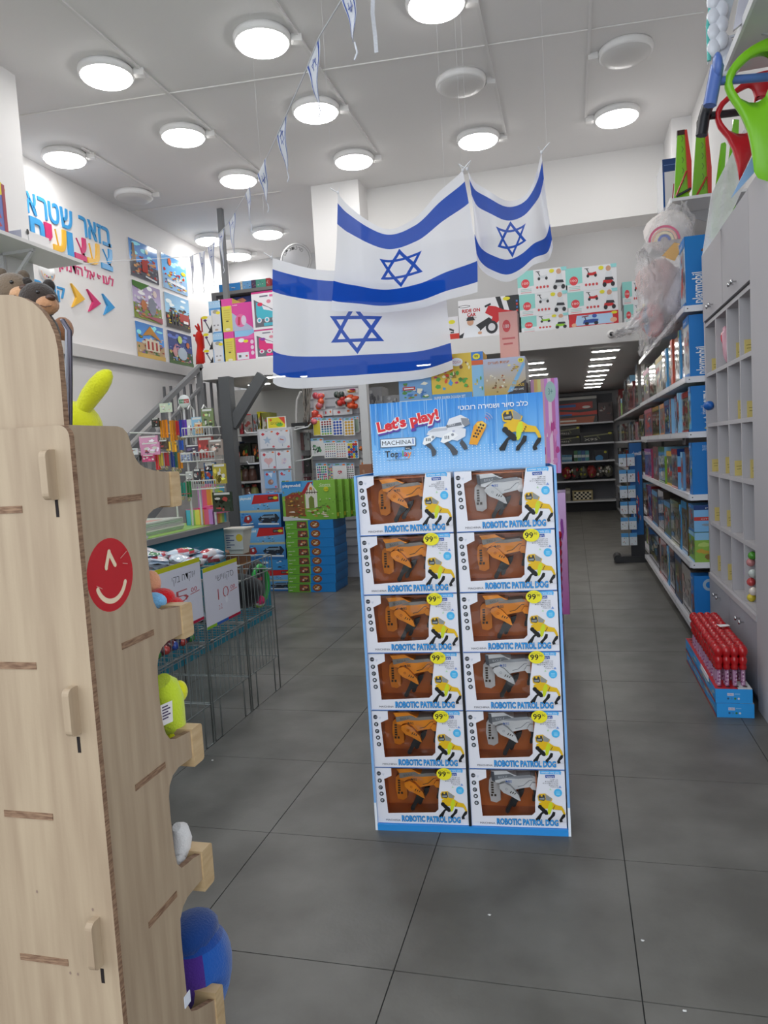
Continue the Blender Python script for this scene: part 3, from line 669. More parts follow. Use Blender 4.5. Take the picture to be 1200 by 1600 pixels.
# ================================================================ GREY CUBBY CABINET
CG, CG2 = hx('bdb9bb'), hx('a9a6a8')
KX = .81; KY0, KY1 = 3.70, 4.94; KB = 1.17
cb = thing('cubby_cabinet', 'tall pale grey cabinet with open cubbyholes between upper and lower doors', 'cabinet', (1.0, 4.0, 0))
MB(CG).box(KX, KB, 2.95, KY0, 0.0, 2.41).build('side_panel', 'matte', cb)
MB(CG).box(KX+.01, KB, KY1-.02, KY1+.02, 0, 2.41).build('side_panel', 'matte', cb)
MB(hx('b4b0b2')).box(KB-.02, KB, KY0, KY1-.02, .02, 2.41).build('back_panel', 'matte', cb)
MB(CG).box(KX+.01, KB-.02, KY0, KY1-.02, 2.385, 2.41).build('top_panel', 'matte', cb)
CZS = [.452, .767, 1.076, 1.375, 1.681, 1.985]; CYS = [3.70, 3.99, 4.29, 4.60, 4.92]
for z_ in CZS: MB(CG).box(KX+.012, KB-.02, KY0, KY1-.02, z_-.011, z_+.011).build('shelf', 'matte', cb)
for y_ in CYS[1:-1]:
    for z_, z1_ in zip(CZS, CZS[1:]): MB(CG).box(KX+.012, KB-.02, y_-.009, y_+.009, z_+.011, z1_-.011).build('divider', 'matte', cb)
MB(hx('8e8a8c')).box(KX+.03, KB-.02, KY0, KY1-.02, 0, .06).build('plinth', 'matte', cb)
def knob(parent, y, z):
    m_ = MB((.8, .8, .8)); m_.lathe([(.004, 0), (.004, -.014), (.011, -.018), (.012, -.026), (.001, -.03)], (KX, y, z), 10, axis='x'); m_.build('knob', 'silver', parent)
ds_ = (KY0, 4.32, KY1-.02)
for i in range(2):
    d_ = MB(hx('b3b0b3')).box(KX, KX+.018, ds_[i]+.003, ds_[i+1]-.003, 2.005, 2.405).build('upper_door', 'matte', cb); ym = (ds_[i]+ds_[i+1])/2
    knob(d_, ym+.035, 2.055); knob(d_, ym-.035, 2.055)
    d_ = MB(hx('a3a3aa')).box(KX, KX+.018, ds_[i]+.003, ds_[i+1]-.003, .065, .425).build('lower_door', 'matte', cb)
    knob(d_, ym+.045, .36); knob(d_, ym-.045, .36)
MB(CG).box(KX-.004, KX+.02, KY0, KY1-.02, .425, .452).build('rail', 'matte', cb)
# little things left in the cubbyholes
def cub(c, r): return (CYS[c]+CYS[c+1])/2, CZS[r]+.011
colw = ['nearest', 'second', 'third', 'far']; roww = ['lowest', 'second lowest', 'middle', 'second highest', 'top']
for c_, r_, kind in ((3, 4, 'tag'), (1, 4, 'tag'), (0, 4, 'tag'), (1, 3, 'tag'), (0, 3, 'tag'), (3, 2, 'tag'), (2, 2, 'tag'), (1, 2, 'tag'), (0, 2, 'tag'), (3, 1, 'tag'), (2, 1, 'tag'), (3, 0, 'tag'), (2, 0, 'tag')):
    y_, z_ = cub(c_, r_); m_ = MB(hx('d9c478')); dz = rnd.uniform(.0, .03); y_ = CYS[c_+1]-.016
    m_.box(KX+.028+dz, KX+.07+dz, y_, y_+.004, z_, z_+.075+dz); F = Face(m_, (KX+.028+dz, y_, z_), (1, 0, 0), (0, 0, 1), (0, -1, 0), .044, .075); F.line([(.008, .05), (.034, .052)], .003, hx('8a7a3a')); F.line([(.01, .035), (.03, .036)], .003, hx('8a7a3a'))
    tag(m_.build('paper_tag', 'matte'), 'small yellow paper tag in the %s column, %s row of the cubbyholes' % (colw[c_], roww[r_]), 'tag', 'yellow tags in the cubbyholes')
p = at(1108, 634, X=.79); m_ = MB(hx('1f5fae')); m_.blob(p, (.03, .045, .028), wob=.1); tag(m_.build('blue_toy_cap', 'plastic'), 'dark blue rounded trinket in the far column of the cubbyholes', 'trinket')
y_, z_ = CYS[3]-.05, cub(2, 4)[1]; m_ = MB(hx('d9a7b4')); m_.blob((KX+.06, y_-.03, z_+.12), (.03, .035, .1), wob=.35, seed=3); m_.blob((KX+.05, y_-.02, z_+.16), (.02, .02, .05), hx('c23b4c'), wob=.3); tag(m_.build('wrapped_trinket', 'gloss'), 'pink and red trinket in cellophane, top row of the cubbyholes', 'trinket')
y_, z_ = cub(1, 0); m_ = MB(hx('8a5fb0')); m_.box(KX+.05, KX+.1, y_-.05, y_+.05, z_+.1, z_+.135); m_.tube([(KX+.07, y_-.04, z_+.1), (KX+.07, y_-.05, z_), (KX+.07, y_, z_+.002)], .004, 5, BLACK); tag(m_.build('purple_trinket', 'plastic'), 'purple plastic trinket in the lowest row of the cubbyholes', 'trinket')
y_, z_ = CYS[1]-.03, cub(0, 0)[1]; m_ = MB()
for q, (dz, c_) in enumerate(((.02, hx('e0c93a')), (.06, hx('e8dcd0')), (.1, hx('c94a4a')), (.15, hx('c9d0c9')), (.2, hx('d08a8a')), (.24, hx('5aa83a')))): m_.blob((KX+.04, y_+.02*(-1)**q, z_+dz), (.022, .022, .022), c_, 8, 6)
tag(m_.build('bead_charm', 'gloss'), 'hanging string of coloured beads, lowest row, nearest cubbyhole', 'trinket')

# ================================================================ AISLE SHELVING WITH BOXED TOYS
KS = 1.078
RXF, RY0, RY1 = .72, 4.985, 8.15
RZ = [1.309+(z-1.309)*KS for z in (2.064, 1.657, 1.335, .965, .56, .18)]
ru = thing('shelving_unit', 'long white metal shelving unit behind the grey cabinet, full of toy boxes', 'shelving', (.9, 6.0, 0))
SW = hx('dcdce0')
for z_ in RZ:
    s_ = MB(SW).box(RXF, XR-.03, RY0, RY1, z_-.03, z_).build('shelf', 'plastic', ru)
    MB(hx('c9c9cf')).box(RXF+.004, XR-.05, RY0+.004, RY1-.004, z_-.034, z_-.03)
    for q in range(4):
        a_ = RY0+.005+q*.79; m_ = MB(hx('cfcfd4')); m_.box(RXF-.012, RXF, a_, a_+.77, z_-.032, z_+.006); F = Face(m_, (RXF-.012, a_+.77, z_-.032), (0, -1, 0), (0, 0, 1), (-1, 0, 0), .77, .038); F.r(.0, .008, .77, .03, hx('e2e2e6')); m_.build('price_rail', 'plastic', s_)
    m_ = MB(hx('e4e4e8')); m_.box(RXF, RXF+.05, RY0-.004, RY0, z_-.034, z_+.004); F = Face(m_, (RXF, RY0-.004, z_-.034), (1, 0, 0), (0, 0, 1), (0, -1, 0), .2, .038); F.e(.012, .02, .004, .004, BLACK, 8); m_.box(RXF+.05, XR-.05, RY0-.003, RY0, z_-.034, z_+.004); F.r(.11, .015, .15, .023, BLACK); m_.build('end_bracket', 'plastic', s_)
for y_ in (RY0+.01, 6.1, RY1-.01): MB(hx('b9babd')).box(XR-.06, XR-.03, y_-.02, y_+.02, 0, 2.5).build('upright', 'plastic', ru)
MB(hx('a9aaad')).box(XR-.03, XR-.02, RY0, RY1, .1, 2.5).build('back_panel', 'plastic', ru)
for y_ in (5.0, 5.7, 6.4, 7.1): MB(hx('bcbcc0')).box(RXF+.02, RXF+.05, y_, y_+.04, .0, .061).build('foot_clip', 'plastic', ru)
PB, PB2, LB = hx('1878c4'), hx('4aa3dc'), hx('8fc6ea')
PALS = [[hx('7d6a4a'), hx('5d7a3c'), hx('c2b28a'), hx('8a4a34'), hx('4f7fa8')], [hx('b03a34'), hx('2f4f7a'), hx('d9cdb4'), hx('6a5a4a')], [hx('3f6f3a'), hx('a8a23c'), hx('5a84a8'), hx('e0d8c4')], [hx('4a4350'), hx('9a8a8a'), hx('6a7a94'), hx('b5443c')]]
def a_side(sd, base, strip):
    def fn(F):
        w, h = F.w, F.h; r_ = random.Random(sd); F.r(0, 0, w, h, base)
        F.busy(r_, 0, h*.1, w, h*.86, r_.choice(PALS), 22, .1, .42); F.r(0, h*.86, w, h, strip); F.t('playmobil', w*.06, h*.9, h*.06, WHITE, w=w*.5) if strip == PB else None
        F.r(0, 0, w, h*.07, strip)
    return fn
def a_end(sd, style):
    def fn(F):
        w, h = F.w, F.h; r_ = random.Random(sd)
        if style == 'play':
            F.busy(r_, w*.25, h*.68, w*.98, h*.96, [hx('8a2f2c'), hx('6a3f34'), hx('c99a5c'), hx('d9c8a0'), hx('4a6a3a')], 18, .12, .4); F.t('playmobil', w*.32, h*.04, w*.2, WHITE, w=h*.44, rot=pi/2, off=.02); F.line([(w*.55, h*.12), (w*.55, h*.3)], .003, hx('d94a3a'))
        elif style == 'plain':
            F.t('playmobil', w*.9, h*.58, w*.17, WHITE, w=h*.36, rot=pi/2, off=.02); F.t('70133', w*.3, h*.84, w*.1, hx('cfe2f4'), w=h*.1, rot=pi/2)
        elif style == 'city':
            F.t('CITY', w*.5, h*.6, w*.26, WHITE, w=h*.28, rot=pi/2, off=.02); F.t('ACTION', w*.85, h*.6, w*.2, hx('cfe2f4'), w=h*.3, rot=pi/2); F.busy(r_, w*.2, 0, w, h*.35, [hx('1f3f8a'), hx('e0d04a'), hx('d9e6f0')], 12, .15, .4); F.t('playmobil', w*.3, h*.38, w*.12, WHITE, w=h*.18, rot=pi/2)
        elif style == 'boat':
            F.r(0, 0, w, h, hx('7fb8e4')); F.r(0, h*.82, w, h, hx('1f3f7a')); F.t('playmobil', w*.25, h*.88, h*.05, WHITE, w=w*.5); F.r(0, h*.42, w, h*.56, hx('c23a34')); F.t('CITY ACTION', w*.15, h*.46, h*.05, WHITE, w=w*.6); F.busy(r_, w*.1, h*.12, w*.9, h*.4, [hx('2a3444'), hx('8a98a8'), hx('4a5a6a')], 10, .15, .5)
        elif style == 'farm':
            F.r(0, 0, w, h, hx('8fb84a')); F.r(0, h*.75, w, h, hx('8fc2e4')); F.busy(r_, 0, h*.05, w, h*.7, [hx('5a7a34'), hx('8a6a34'), hx('2f3f5a'), hx('c9a23c'), hx('b8d070')], 20, .12, .4)
        elif style == 'small':
            F.ring(w*.3, h*.82, w*.07, w*.13, hx('9fb4c4')); F.t('CITY', w*.85, h*.66, w*.14, WHITE, w=h*.2, rot=pi/2); F.t('playmobil', w*.3, h*.05, w*.12, WHITE, w=h*.2, rot=pi/2)
    return fn
shelfname = ['top', 'second', 'third', 'fourth', 'fifth', 'bottom']
def shelf_row(si, items, x0=RXF+.02, depth=.3, zsh=None, where='the shelving behind the grey cabinet', group='toy boxes on the white aisle shelves'):
    """items: (y0, y1, height, side base, strip colour, end style or None, end colour, inset)"""
    z_ = zsh if zsh is not None else RZ[si]
    for q, (ya, yb, hh, base, strip, style, ec, ins) in enumerate(items):
        ya = max(ya*KS, RY0+.002); yb *= KS; hh *= KS; ins = max(ins, -.012)
        sd = si*50+q; art = {'-x': a_side(sd, base, strip)}
        if style: art['-y'] = a_end(sd, style)
        lab = '%s toy box from the near end, %s shelf of the shelving behind the cabinet' % (ORDN[q], shelfname[si])
        carton('toy_box', lab, 'toy box', (x0+ins, x0+ins+depth, ya+.004, yb-.004, z_+.001, z_+hh), ec, art, group, 'gloss' if q % 2 else 'print')
def ys(px, z, X=RXF+.02): return at(px, 700, X=X).y
C = hx
shelf_row(0, [(4.64, 4.85, .40, C('9fb0c0'), PB, 'play', PB, -.015), (6.35, 6.8, .33, C('6a5a58'), C('b5443c'), None, C('5a5050'), 0), (6.85, 7.4, .36, C('4a4a4e'), C('3a3a3e'), None, C('2a2a2e'), 0)])
shelf_row(1, [(4.64, 4.86, .36, C('b9bcbc'), PB, 'play', PB, 0), (4.87, 5.02, .34, C('c2b4b0'), C('a89a94'), None, C('b0a8a8'), .01), (5.02, 5.08, .33, PB2, C('5a9a4a'), None, PB2, .0), (5.09, 5.36, .31, C('a8aaa4'), C('d0704a'), None, C('9aa0a0'), .01), (5.37, 5.47, .32, C('d2563c'), C('d2563c'), None, C('d2563c'), 0), (5.48, 5.68, .3, C('a4a8a8'), C('8a9a94'), None, C('9a9ea0'), .01), (5.69, 5.78, .3, PB2, PB2, None, PB2, 0), (5.79, 5.95, .3, C('b0aca8'), C('9a5a5a'), None, C('8a8a8c'), 0), (5.96, 6.4, .29, C('a8a89c'), C('b0942c'), None, C('8a8a7c'), 0), (6.42, 6.9, .28, C('9aa08c'), C('7a8a5c'), None, C('7a7a70'), 0), (6.95, 7.45, .29, C('7a6a6a'), C('b56a8a'), None, C('6a5a60'), 0)])  # nearest box: pale side base paints in the reflection on its glossy face
shelf_row(2, [(4.63, 4.72, .27, PB2, PB, 'city', PB, -.0), (4.73, 5.02, .25, C('8a8a7a'), C('b5443c'), 'farm', C('7a8a5c'), 0), (5.04, 5.12, .26, LB, LB, 'plain', LB, -.02), (5.14, 5.5, .26, C('8a7a70'), C('a8687a'), None, C('8fc2e4'), .02), (5.52, 5.6, .25, C('8a4a50'), C('7a3a40'), None, LB, 0), (5.62, 5.9, .25, C('3f5f94'), C('6a9ac8'), None, LB, .0), (5.92, 6.2, .24, C('7a6a5c'), C('c98a5c'), None, C('c98a5c'), .0), (6.25, 6.75, .24, C('5a5a44'), C('d0b45c'), None, LB, 0), (6.8, 7.45, .25, C('7a4a54'), C('a85a6c'), None, C('8a4a54'), 0)])
shelf_row(3, [(4.64, 4.75, .31, PB, PB, 'plain', PB, 0), (4.8, 5.0, .28, C('6a4a3c'), C('7a3a2c'), None, C('6a5a48'), .01), (5.02, 5.12, .25, C('7a8aa8'), LB, None, C('5f94c4'), 0), (5.2, 5.5, .27, C('8a949a'), C('c23a34'), 'boat', C('6fb0e0'), -.01), (5.52, 5.85, .25, C('5f6a54'), C('c9a23c'), None, C('7a8a4a'), 0), (5.9, 6.3, .28, C('4a6a8a'), C('5a8a3a'), 'farm', C('4f94c8'), -.01), (6.35, 6.8, .28, C('5a3a34'), C('6a3a34'), None, C('5a4a44'), 0), (6.85, 7.45, .26, C('8a5a6c'), C('c2547c'), None, C('b04a6c'), -.02)])
shelf_row(4, [(4.63, 4.85, .18, C('7aa83c'), LB, 'farm', C('7aa83c'), .0), (4.9, 5.15, .34, C('6a5a40'), PB2, None, C('6a5a40'), 0), (5.18, 5.25, .3, PB2, PB2, None, PB2, 0), (5.27, 5.7, .31, C('6a6a54'), C('8a8a4a'), None, C('5a5a44'), 0), (5.72, 6.1, .27, C('5a6a54'), C('4f84b0'), None, C('4a5a6a'), 0), (6.12, 6.5, .33, C('5a5048'), C('7a5a3c'), None, C('5a5048'), 0), (6.55, 7.0, .3, C('4a4450'), C('4f84b0'), None, C('4a4450'), 0), (7.05, 7.5, .32, C('8a3a3c'), C('a03a4a'), None, C('8a3a3c'), 0)])
carton('toy_box', 'blue boat box stacked on the farm box, fifth shelf of the aisle shelving', 'toy box', (RXF+.02, RXF+.3, 5.0, 5.21, RZ[4]+.198, RZ[4]+.37), C('6fb0e0'), {'-y': a_end(91, 'boat'), '-x': a_side(92, C('6f8494'), PB)}, 'toy boxes on the white aisle shelves')
shelf_row(5, [(4.62, 4.76, .3, PB, PB, 'small', PB, -.01), (4.8, 5.2, .3, C('6a6258'), C('5a5a6a'), None, C('5a5248'), 0), (5.22, 5.55, .32, C('5a5450'), C('2f4f7a'), None, C('4a4a50'), 0), (5.58, 5.85, .33, C('4a5060'), C('9a3a3c'), None, C('4a5060'), 0), (5.88, 6.0, .3, PB2, LB, None, PB2, 0), (6.02, 6.4, .31, C('6a4a48'), C('b03a3c'), None, C('6a4a48'), 0), (6.42, 6.5, .3, C('a8a4a0'), C('c2543c'), None, C('a8a4a0'), 0), (6.55, 7.4, .3, C('4a4448'), C('3a3a44'), None, C('4a4448'), 0)])
carton('toy_box', 'second plain blue box beside the first at the near end of the bottom aisle shelf', 'toy box', (RXF+.19, RXF+.34, 4.63, 4.95, .181, .48), PB, {'-y': a_end(95, 'small')}, 'toy boxes on the white aisle shelves') if False else None
# ---- far unit along the dark aisle
fu = thing('shelving_unit', 'dim white shelving unit further down the dark aisle on the right', 'shelving', (.95, 11.3, 0))
FXF = .79; FZ = [1.717, 1.31, .899, .487, .06]
for z_ in FZ: MB(hx('c4c4c8')).box(FXF, XR-.02, 8.4, 14.45, z_-.03, z_).build('shelf', 'plastic', fu)
for y_ in (8.42, 10.3, 12.4, 14.43): MB(hx('8d8e92')).box(XR-.05, XR-.02, y_-.02, y_+.02, 0, 2.25).build('upright', 'plastic', fu)
for si, z_ in enumerate(FZ):
    y_ = 8.45; q = 0
    while y_ < 13.9:
        w_ = rnd.uniform(.18, .6); hh = rnd.uniform(.2, .3) if si else rnd.choice((.3, .38, .5))
        if si == 0 and 8.5 < y_ < 9.8: hh = .52
        base = rnd.choice((C('3a3a3c'), C('5a5450'), C('7a3a3c'), C('8a8a84'), C('4a4a54'), C('6a5a44')))
        carton('toy_box', '%s dark toy box from the near end, %s shelf of the dim far unit' % (ORDN[q], shelfname[si]), 'toy box', (FXF+.02+rnd.uniform(0, .03), FXF+.32, y_+.01, y_+w_-.01, z_+.001, z_+hh), base,
               {'-x': a_side(300+si*20+q, base, rnd.choice((C('2a2a2c'), C('8a2f34'), C('b9b4a8'), C('4f6f8a')))), '-y': a_end(q, 'farm') if q % 5 == 2 else (lambda F: F.busy(random.Random(int(F.w*1e4)), F.w*.1, F.h*.1, F.w*.9, F.h*.9, [C('8a8a84'), C('2a2a2c'), C('b03a34')], 6))}, 'boxes on the dim far shelving', 'gloss')
        y_ += w_; q += 1
# display strip with hanging blister packs at the end of the white unit
sp = thing('hanging_display', 'blue cardboard hanging display of small blister packs between the two aisle units', 'display', (.66, 8.25, 0))
x0, x1, z0, z1 = span(972, 880, 1003, 690, 8.2)
m_ = MB(C('1a62a4')); m_.box(x0+.1, x1, 8.2, 8.23, .07, z1, C('2a2a2e')); m_.box(x0+.11, x1-.01, 8.196, 8.2, .3, z1-.01); F = Face(m_, (x0+.11, 8.196, .3), (1, 0, 0), (0, 0, 1), (0, -1, 0), x1-x0, z1-.3); F.t('playmobil', .03, z1-.3-.14, .04, WHITE, w=.09, off=.02); F.busy(random.Random(8), .02, .1, .1, .7, [C('b0262c'), C('d9b08a'), C('26262c'), C('c9d4dc')], 16); m_.build('backing_card', 'print', sp)
m_ = MB(C('2a2a2c')); m_.box(x0-.04, .77, 8.18, 8.37, .0, .07); m_.tube([(x0-.04, 8.16, .045), (x0-.04, 8.38, .045)], .045, 10); m_.build('foot', 'plastic', sp)
n = 0
for r_ in range(6):
    for c_ in range(2):
        xa = x0+.0+c_*.085; za = z1-.12-r_*.17; m_ = MB(C('4f9ad4')); b_ = (xa, xa+.075, 8.17, 8.195, za-.13, za); m_.box(*b_); F = face_of(m_, b_, '-y'); F.r(0, 0, .075, .09, C('d4dde4')); F.busy(random.Random(n), .01, .005, .065, .085, [C('e8ece8'), C('5a8a3a'), C('2a2a34'), C('b03a34')], 6)
        tag(m_.build('blister_pack', 'print'), 'small blue blister pack, %s row, %s on the hanging aisle display' % (['top', 'second', 'third', 'fourth', 'fifth', 'bottom'][r_], ['left', 'right'][c_]), 'blister pack', 'blister packs on the hanging display'); n += 1
# ---- shelving across the end of the aisle
bu = thing('shelving_unit', 'dark wall shelving across the far end of the aisle', 'shelving', (.3, 14.7, 0))
BZ = [1.70, 1.313, .972, .605, .212]
MB(hx('77777c')).box(-.88, FXF, 14.93, 14.98, 0, 2.25).build('back_panel', 'matte', bu)
for z_ in BZ: MB(hx('c9c9cc')).box(-.88, FXF-.01, 14.5, 14.93, z_-.03, z_).build('shelf', 'plastic', bu)
MB(hx('2c2c2e')).box(-.88, FXF-.01, 14.55, 14.9, 0, .18).build('plinth', 'matte', bu)
def a_gun(F):
    w, h = F.w, F.h; F.r(0, 0, w, h, C('3a3a3e')); F.r(0, h*.9, w, h, C('c9c8c4')); F.p([(w*.1, h*.75), (w*.9, h*.8), (w*.9, h*.55), (w*.5, h*.5), (w*.1, h*.55)], C('b03026')); F.p([(0, h*.5), (w*.6, h*.4), (w, h*.45), (w, h*.3), (0, h*.3)], C('c23a2c')); F.r(0, h*.62, w*.5, h*.72, C('2f64a8')); F.r(0, h*.3, w*.4, h*.36, C('2f64a8')); F.p([(0, 0), (0, h*.2), (w*.95, h*.24), (w*.9, .0)], C('a85a3c')); F.e(w*.75, h*.6, w*.1, h*.05, C('d9d4cc'))
    F.r(w*.1, h*.07, w*.5, h*.13, C('e0dcd0'))
def a_rifle(txt):
    def fn(F):
        w, h = F.w, F.h; F.line([(w*.1, h*.6), (w*.85, h*.75)], h*.12, C('7a7a5a')); F.line([(w*.5, h*.66), (w*.6, h*.3)], h*.1, C('6a6a4c')); F.t(txt, w*.12, h*.2, h*.22, C('c9c4b8'), w=w*.4); F.e(w*.9, h*.8, w*.06, h*.1, C('b9b43a'))
    return fn
def a_chess(F):
    w, h = F.w, F.h; F.r(0, 0, w, h, C('a8986c'))
    for i in range(8):
        for j in range(4): F.r(w*.08+i*w*.105, h*.12+j*h*.19, w*.08+(i+1)*w*.105, h*.12+(j+1)*h*.19, C('1c1a16') if (i+j) % 2 else C('d9d0b4'))
def bb(px0, py1, px1, py0, z, lab, base, art, nm='toy_box', m='print', cat='toy box'):
    x0, x1, _, zt = span(px0, py0, px1, py1, 14.55); carton(nm, lab, cat, (x0, x1, 14.55, 14.85, z+.001, zt), base, {'-y': art}, 'goods on the end wall shelves', m)
bb(868, 618, 932, 655, BZ[0], 'large red and blue toy blaster box on the top end-wall shelf', C('3a3a3e'), a_gun)
bb(935, 628, 957, 655, BZ[0], 'dark round-topped pack beside the toy blaster box', C('4a3a3a'), lambda F: F.busy(random.Random(3), 0, 0, F.w, F.h, [C('7a4a44'), C('b9b0a8'), C('2a2224')], 9))
bb(872, 665, 906, 679, BZ[1]+.142, 'upper of two small dark rifle boxes on the second end-wall shelf', C('2c2c28'), a_rifle('M416'))
bb(872, 680, 906, 690, BZ[1], 'lower of two small dark rifle boxes on the second end-wall shelf', C('2c2c28'), a_rifle('M416'))
bb(907, 673, 958, 690, BZ[1], 'long black X95 box on the second end-wall shelf', C('222224'), a_rifle('X95'))
for q in range(4): bb(878+q*4, 711, 881.5+q*4, 720, BZ[2], 'small pale blue tube, %s from left on the third end-wall shelf' % ORDN[q], C('4a7a9a'), lambda F: F.r(0, F.h*.3, F.w, F.h*.7, C('9ab4c0')), 'toy_tube')
for q, c_ in enumerate((C('3a6a44'), C('2f6a7a'), C('3a5a8a'), C('4a8a8a'))): bb(897+q*6, 704, 902+q*6, 720, BZ[2], '%s of the dark teal bottles on the third end-wall shelf' % ORDN[q], c_, lambda F: F.r(0, F.h*.35, F.w, F.h*.6, C('b9c4c0')), 'toy_bottle')
bb(929, 702, 950, 719, BZ[2], 'dark box with a blue ball picture on the third end-wall shelf', C('26262c'), lambda F: (F.e(F.w*.35, F.h*.2, F.w*.28, F.h*.3, C('3f7fb0')), F.e(F.w*.8, F.h*.75, F.w*.1, F.h*.12, C('b9b43a'))))
for q in range(6):
    p = at(886+q*13, 742, Y=14.6); m_ = MB(rnd.choice((C('4a4640'), C('8a3030'), C('5a5a50')))); m_.blob((p.x, 14.65, BZ[3]+.152), (.09, .1, .12), wob=.25, seed=q)
    for w_ in range(5): m_.blob((p.x+rnd.uniform(-.06, .06), 14.57, BZ[3]+.15+rnd.uniform(-.06, .08)), (.025, .02, .03), rnd.choice((C('b9b4a8'), C('a03034'), C('8a8a2c'))), 6, 5)
    tag(m_.build('bagged_toys', 'gloss'), 'clear bag of small toys, %s from the left on the fourth end-wall shelf' % ORDN[q], 'bag of toys', 'bagged toys on the end wall shelf')
bb(895, 766, 926, 781, BZ[4], 'black and cream chequered board game on the lowest end-wall shelf', C('a8986c'), a_chess, 'chess_set', cat='board game')
bb(884, 763, 891, 781, BZ[4], 'slim cream carton left of the chequered board', C('8a8478'), lambda F: F.r(F.w*.1, F.h*.6, F.w*.9, F.h*.8, C('b9b4a4')))

# ================================================================ BUBBLE WANDS ON THE FLOOR
BX0, BX1, BY0, BY1 = .604, .762, 3.585, 4.5
for lev, (zz, lab) in enumerate(((.0, 'lower blue carton of the two stacked under the red bubble wands'), (.0685, 'upper blue carton, its top holding the rows of red bubble wands'))):
    m_ = MB(C('2f9be4')); b_ = (BX0+(.004 if lev == 0 else 0), BX1+(.006 if lev == 0 else 0), BY0, BY1, zz, zz+.0675); m_.box(*b_)
    F = face_of(m_, b_, '-y'); F.r(.05, .035, .078, .048, C('d9d4e4')); F.t('BUBBLE', .052, .038, .007, C('5a5a8a'), w=.024); F.r(.082, .042, .105, .046, C('8cc4f0'))
    for q, c_ in enumerate((C('2a5a8a'), C('3f8acb'), C('3a7a4a'), C('cfd4e0'))): F.e(.054+q*.015, .022, .005, .005, c_, 10)
    F = face_of(m_, b_, '-x'); F.busy(random.Random(lev), 0, 0, F.w, F.h, [C('8fb8c4'), C('b9a890'), C('5a94b8'), C('c9c8b4'), C('6a8a94')], 30, .06, .25); F.r(0, 0, F.w, .012, C('a8303a'))
    F = face_of(m_, b_, '+z'); F.r(0, 0, F.w, F.h, C('c4242c')); F.r(F.w*.62, 0, F.w, .12, WHITE)
    for i in range(4):
        for j in range(16): F.e(.024+i*.036, .03+j*.056, .011, .011, C('3a1216'), 8)
    tag(m_.build('bubble_wand_carton', 'print'), lab, 'carton', 'cartons under the bubble wands')
wand = thing('bubble_wand', 'x', 'bubble wand', (0, 0, 0))
tb = MB(C('b58aa8')); tb.tube([(0, 0, -.05), (0, 0, .083)], .0105, 8)
for q in range(9): tb.blob((rnd.uniform(-.005, .005), -.0085, .0+q*.009), (.004, .003, .004), C('e4c9da') if q % 2 else C('8a3a74'), 6, 4)
tb.build('tube', 'gloss', wand, local=True)
MB(C('b8141a')).lathe([(.001, .076), (.0165, .077), (.0175, .09), (.0145, .1), (.0185, .108), (.02, .118), (.018, .131), (.0135, .138), (.0195, .147), (.0235, .16), (.0215, .175), (.013, .186), (.001, .19)], (0, 0, 0), 12).build('cap', 'gloss', wand, local=True)
n = 0
for i in range(4):
    for j in range(14):
        x_, y_ = BX0+.024+i*.036, BY0+.03+j*.056
        if j == 0: y_ += .028
        lab = 'red-capped bubble wand, %s row from the near end, %s column from the aisle' % (ORDN[j], ORDN[i])
        loc = (x_+rnd.uniform(-.002, .002), y_, .137)
        if n == 0: wand.location = loc; wand['label'] = lab; wand['group'] = 'red bubble wands standing in the carton'
        else: dup(wand, loc, rnd.uniform(-.6, .6), lab, 'red bubble wands standing in the carton')
        n += 1
m_ = MB(WHITE); p = Vector((.70, 3.98, .331)); m_.face([p, p+Vector((.05, .01, .003)), p+Vector((.046, .05, .001)), p+Vector((-.01, .04, .003))]); m_.face([q_+Vector((0, 0, .001)) for q_ in (p, p+Vector((.05, .01, .003)), p+Vector((.046, .05, .001)), p+Vector((-.01, .04, .003)))]); tag(m_.build('paper_slip', 'matte'), 'small white paper slip lying on the red wand caps', 'paper')
m_ = MB(WHITE); p = at(1121, 1050, X=BX0-.004); m_.box(BX0-.006, BX0-.003, 3.74, 3.95, .12, .145, C('e4e2e8')); tag(m_.build('cardboard_flap', 'matte'), 'torn white flap on the aisle side of the wand carton', 'flap')
# ================================================================ HIGH SHELVES ON THE RIGHT AND WHAT STANDS ON THEM
for (ya, yb, lab) in ((5.44, 7.0, 'white high shelf near the mezzanine carrying the green boards'), (1.2, 3.68, 'white high shelf at the top right, seen from below')):
    t = thing('wall_shelf', lab, 'shelf', (.93, (ya+yb)/2, 2.9))
    MB(C('d6d4d4')).box(.72, XR, ya, yb, 2.905, 2.925).build('board', 'plastic', t)
    m_ = MB(C('e9e8e8')); m_.box(.708, .72, ya, yb, 2.895, 2.932); m_.build('price_rail', 'plastic', t)
    for y_ in (ya+.3, yb-.3):
        m_ = MB(C('b9b8b9')); m_.prism([(XR, 2.905), (.8, 2.905), (XR, 2.72)], lambda u, v, d: (u, d, v), y_-.006, y_+.006); m_.build('bracket', 'plastic', t)
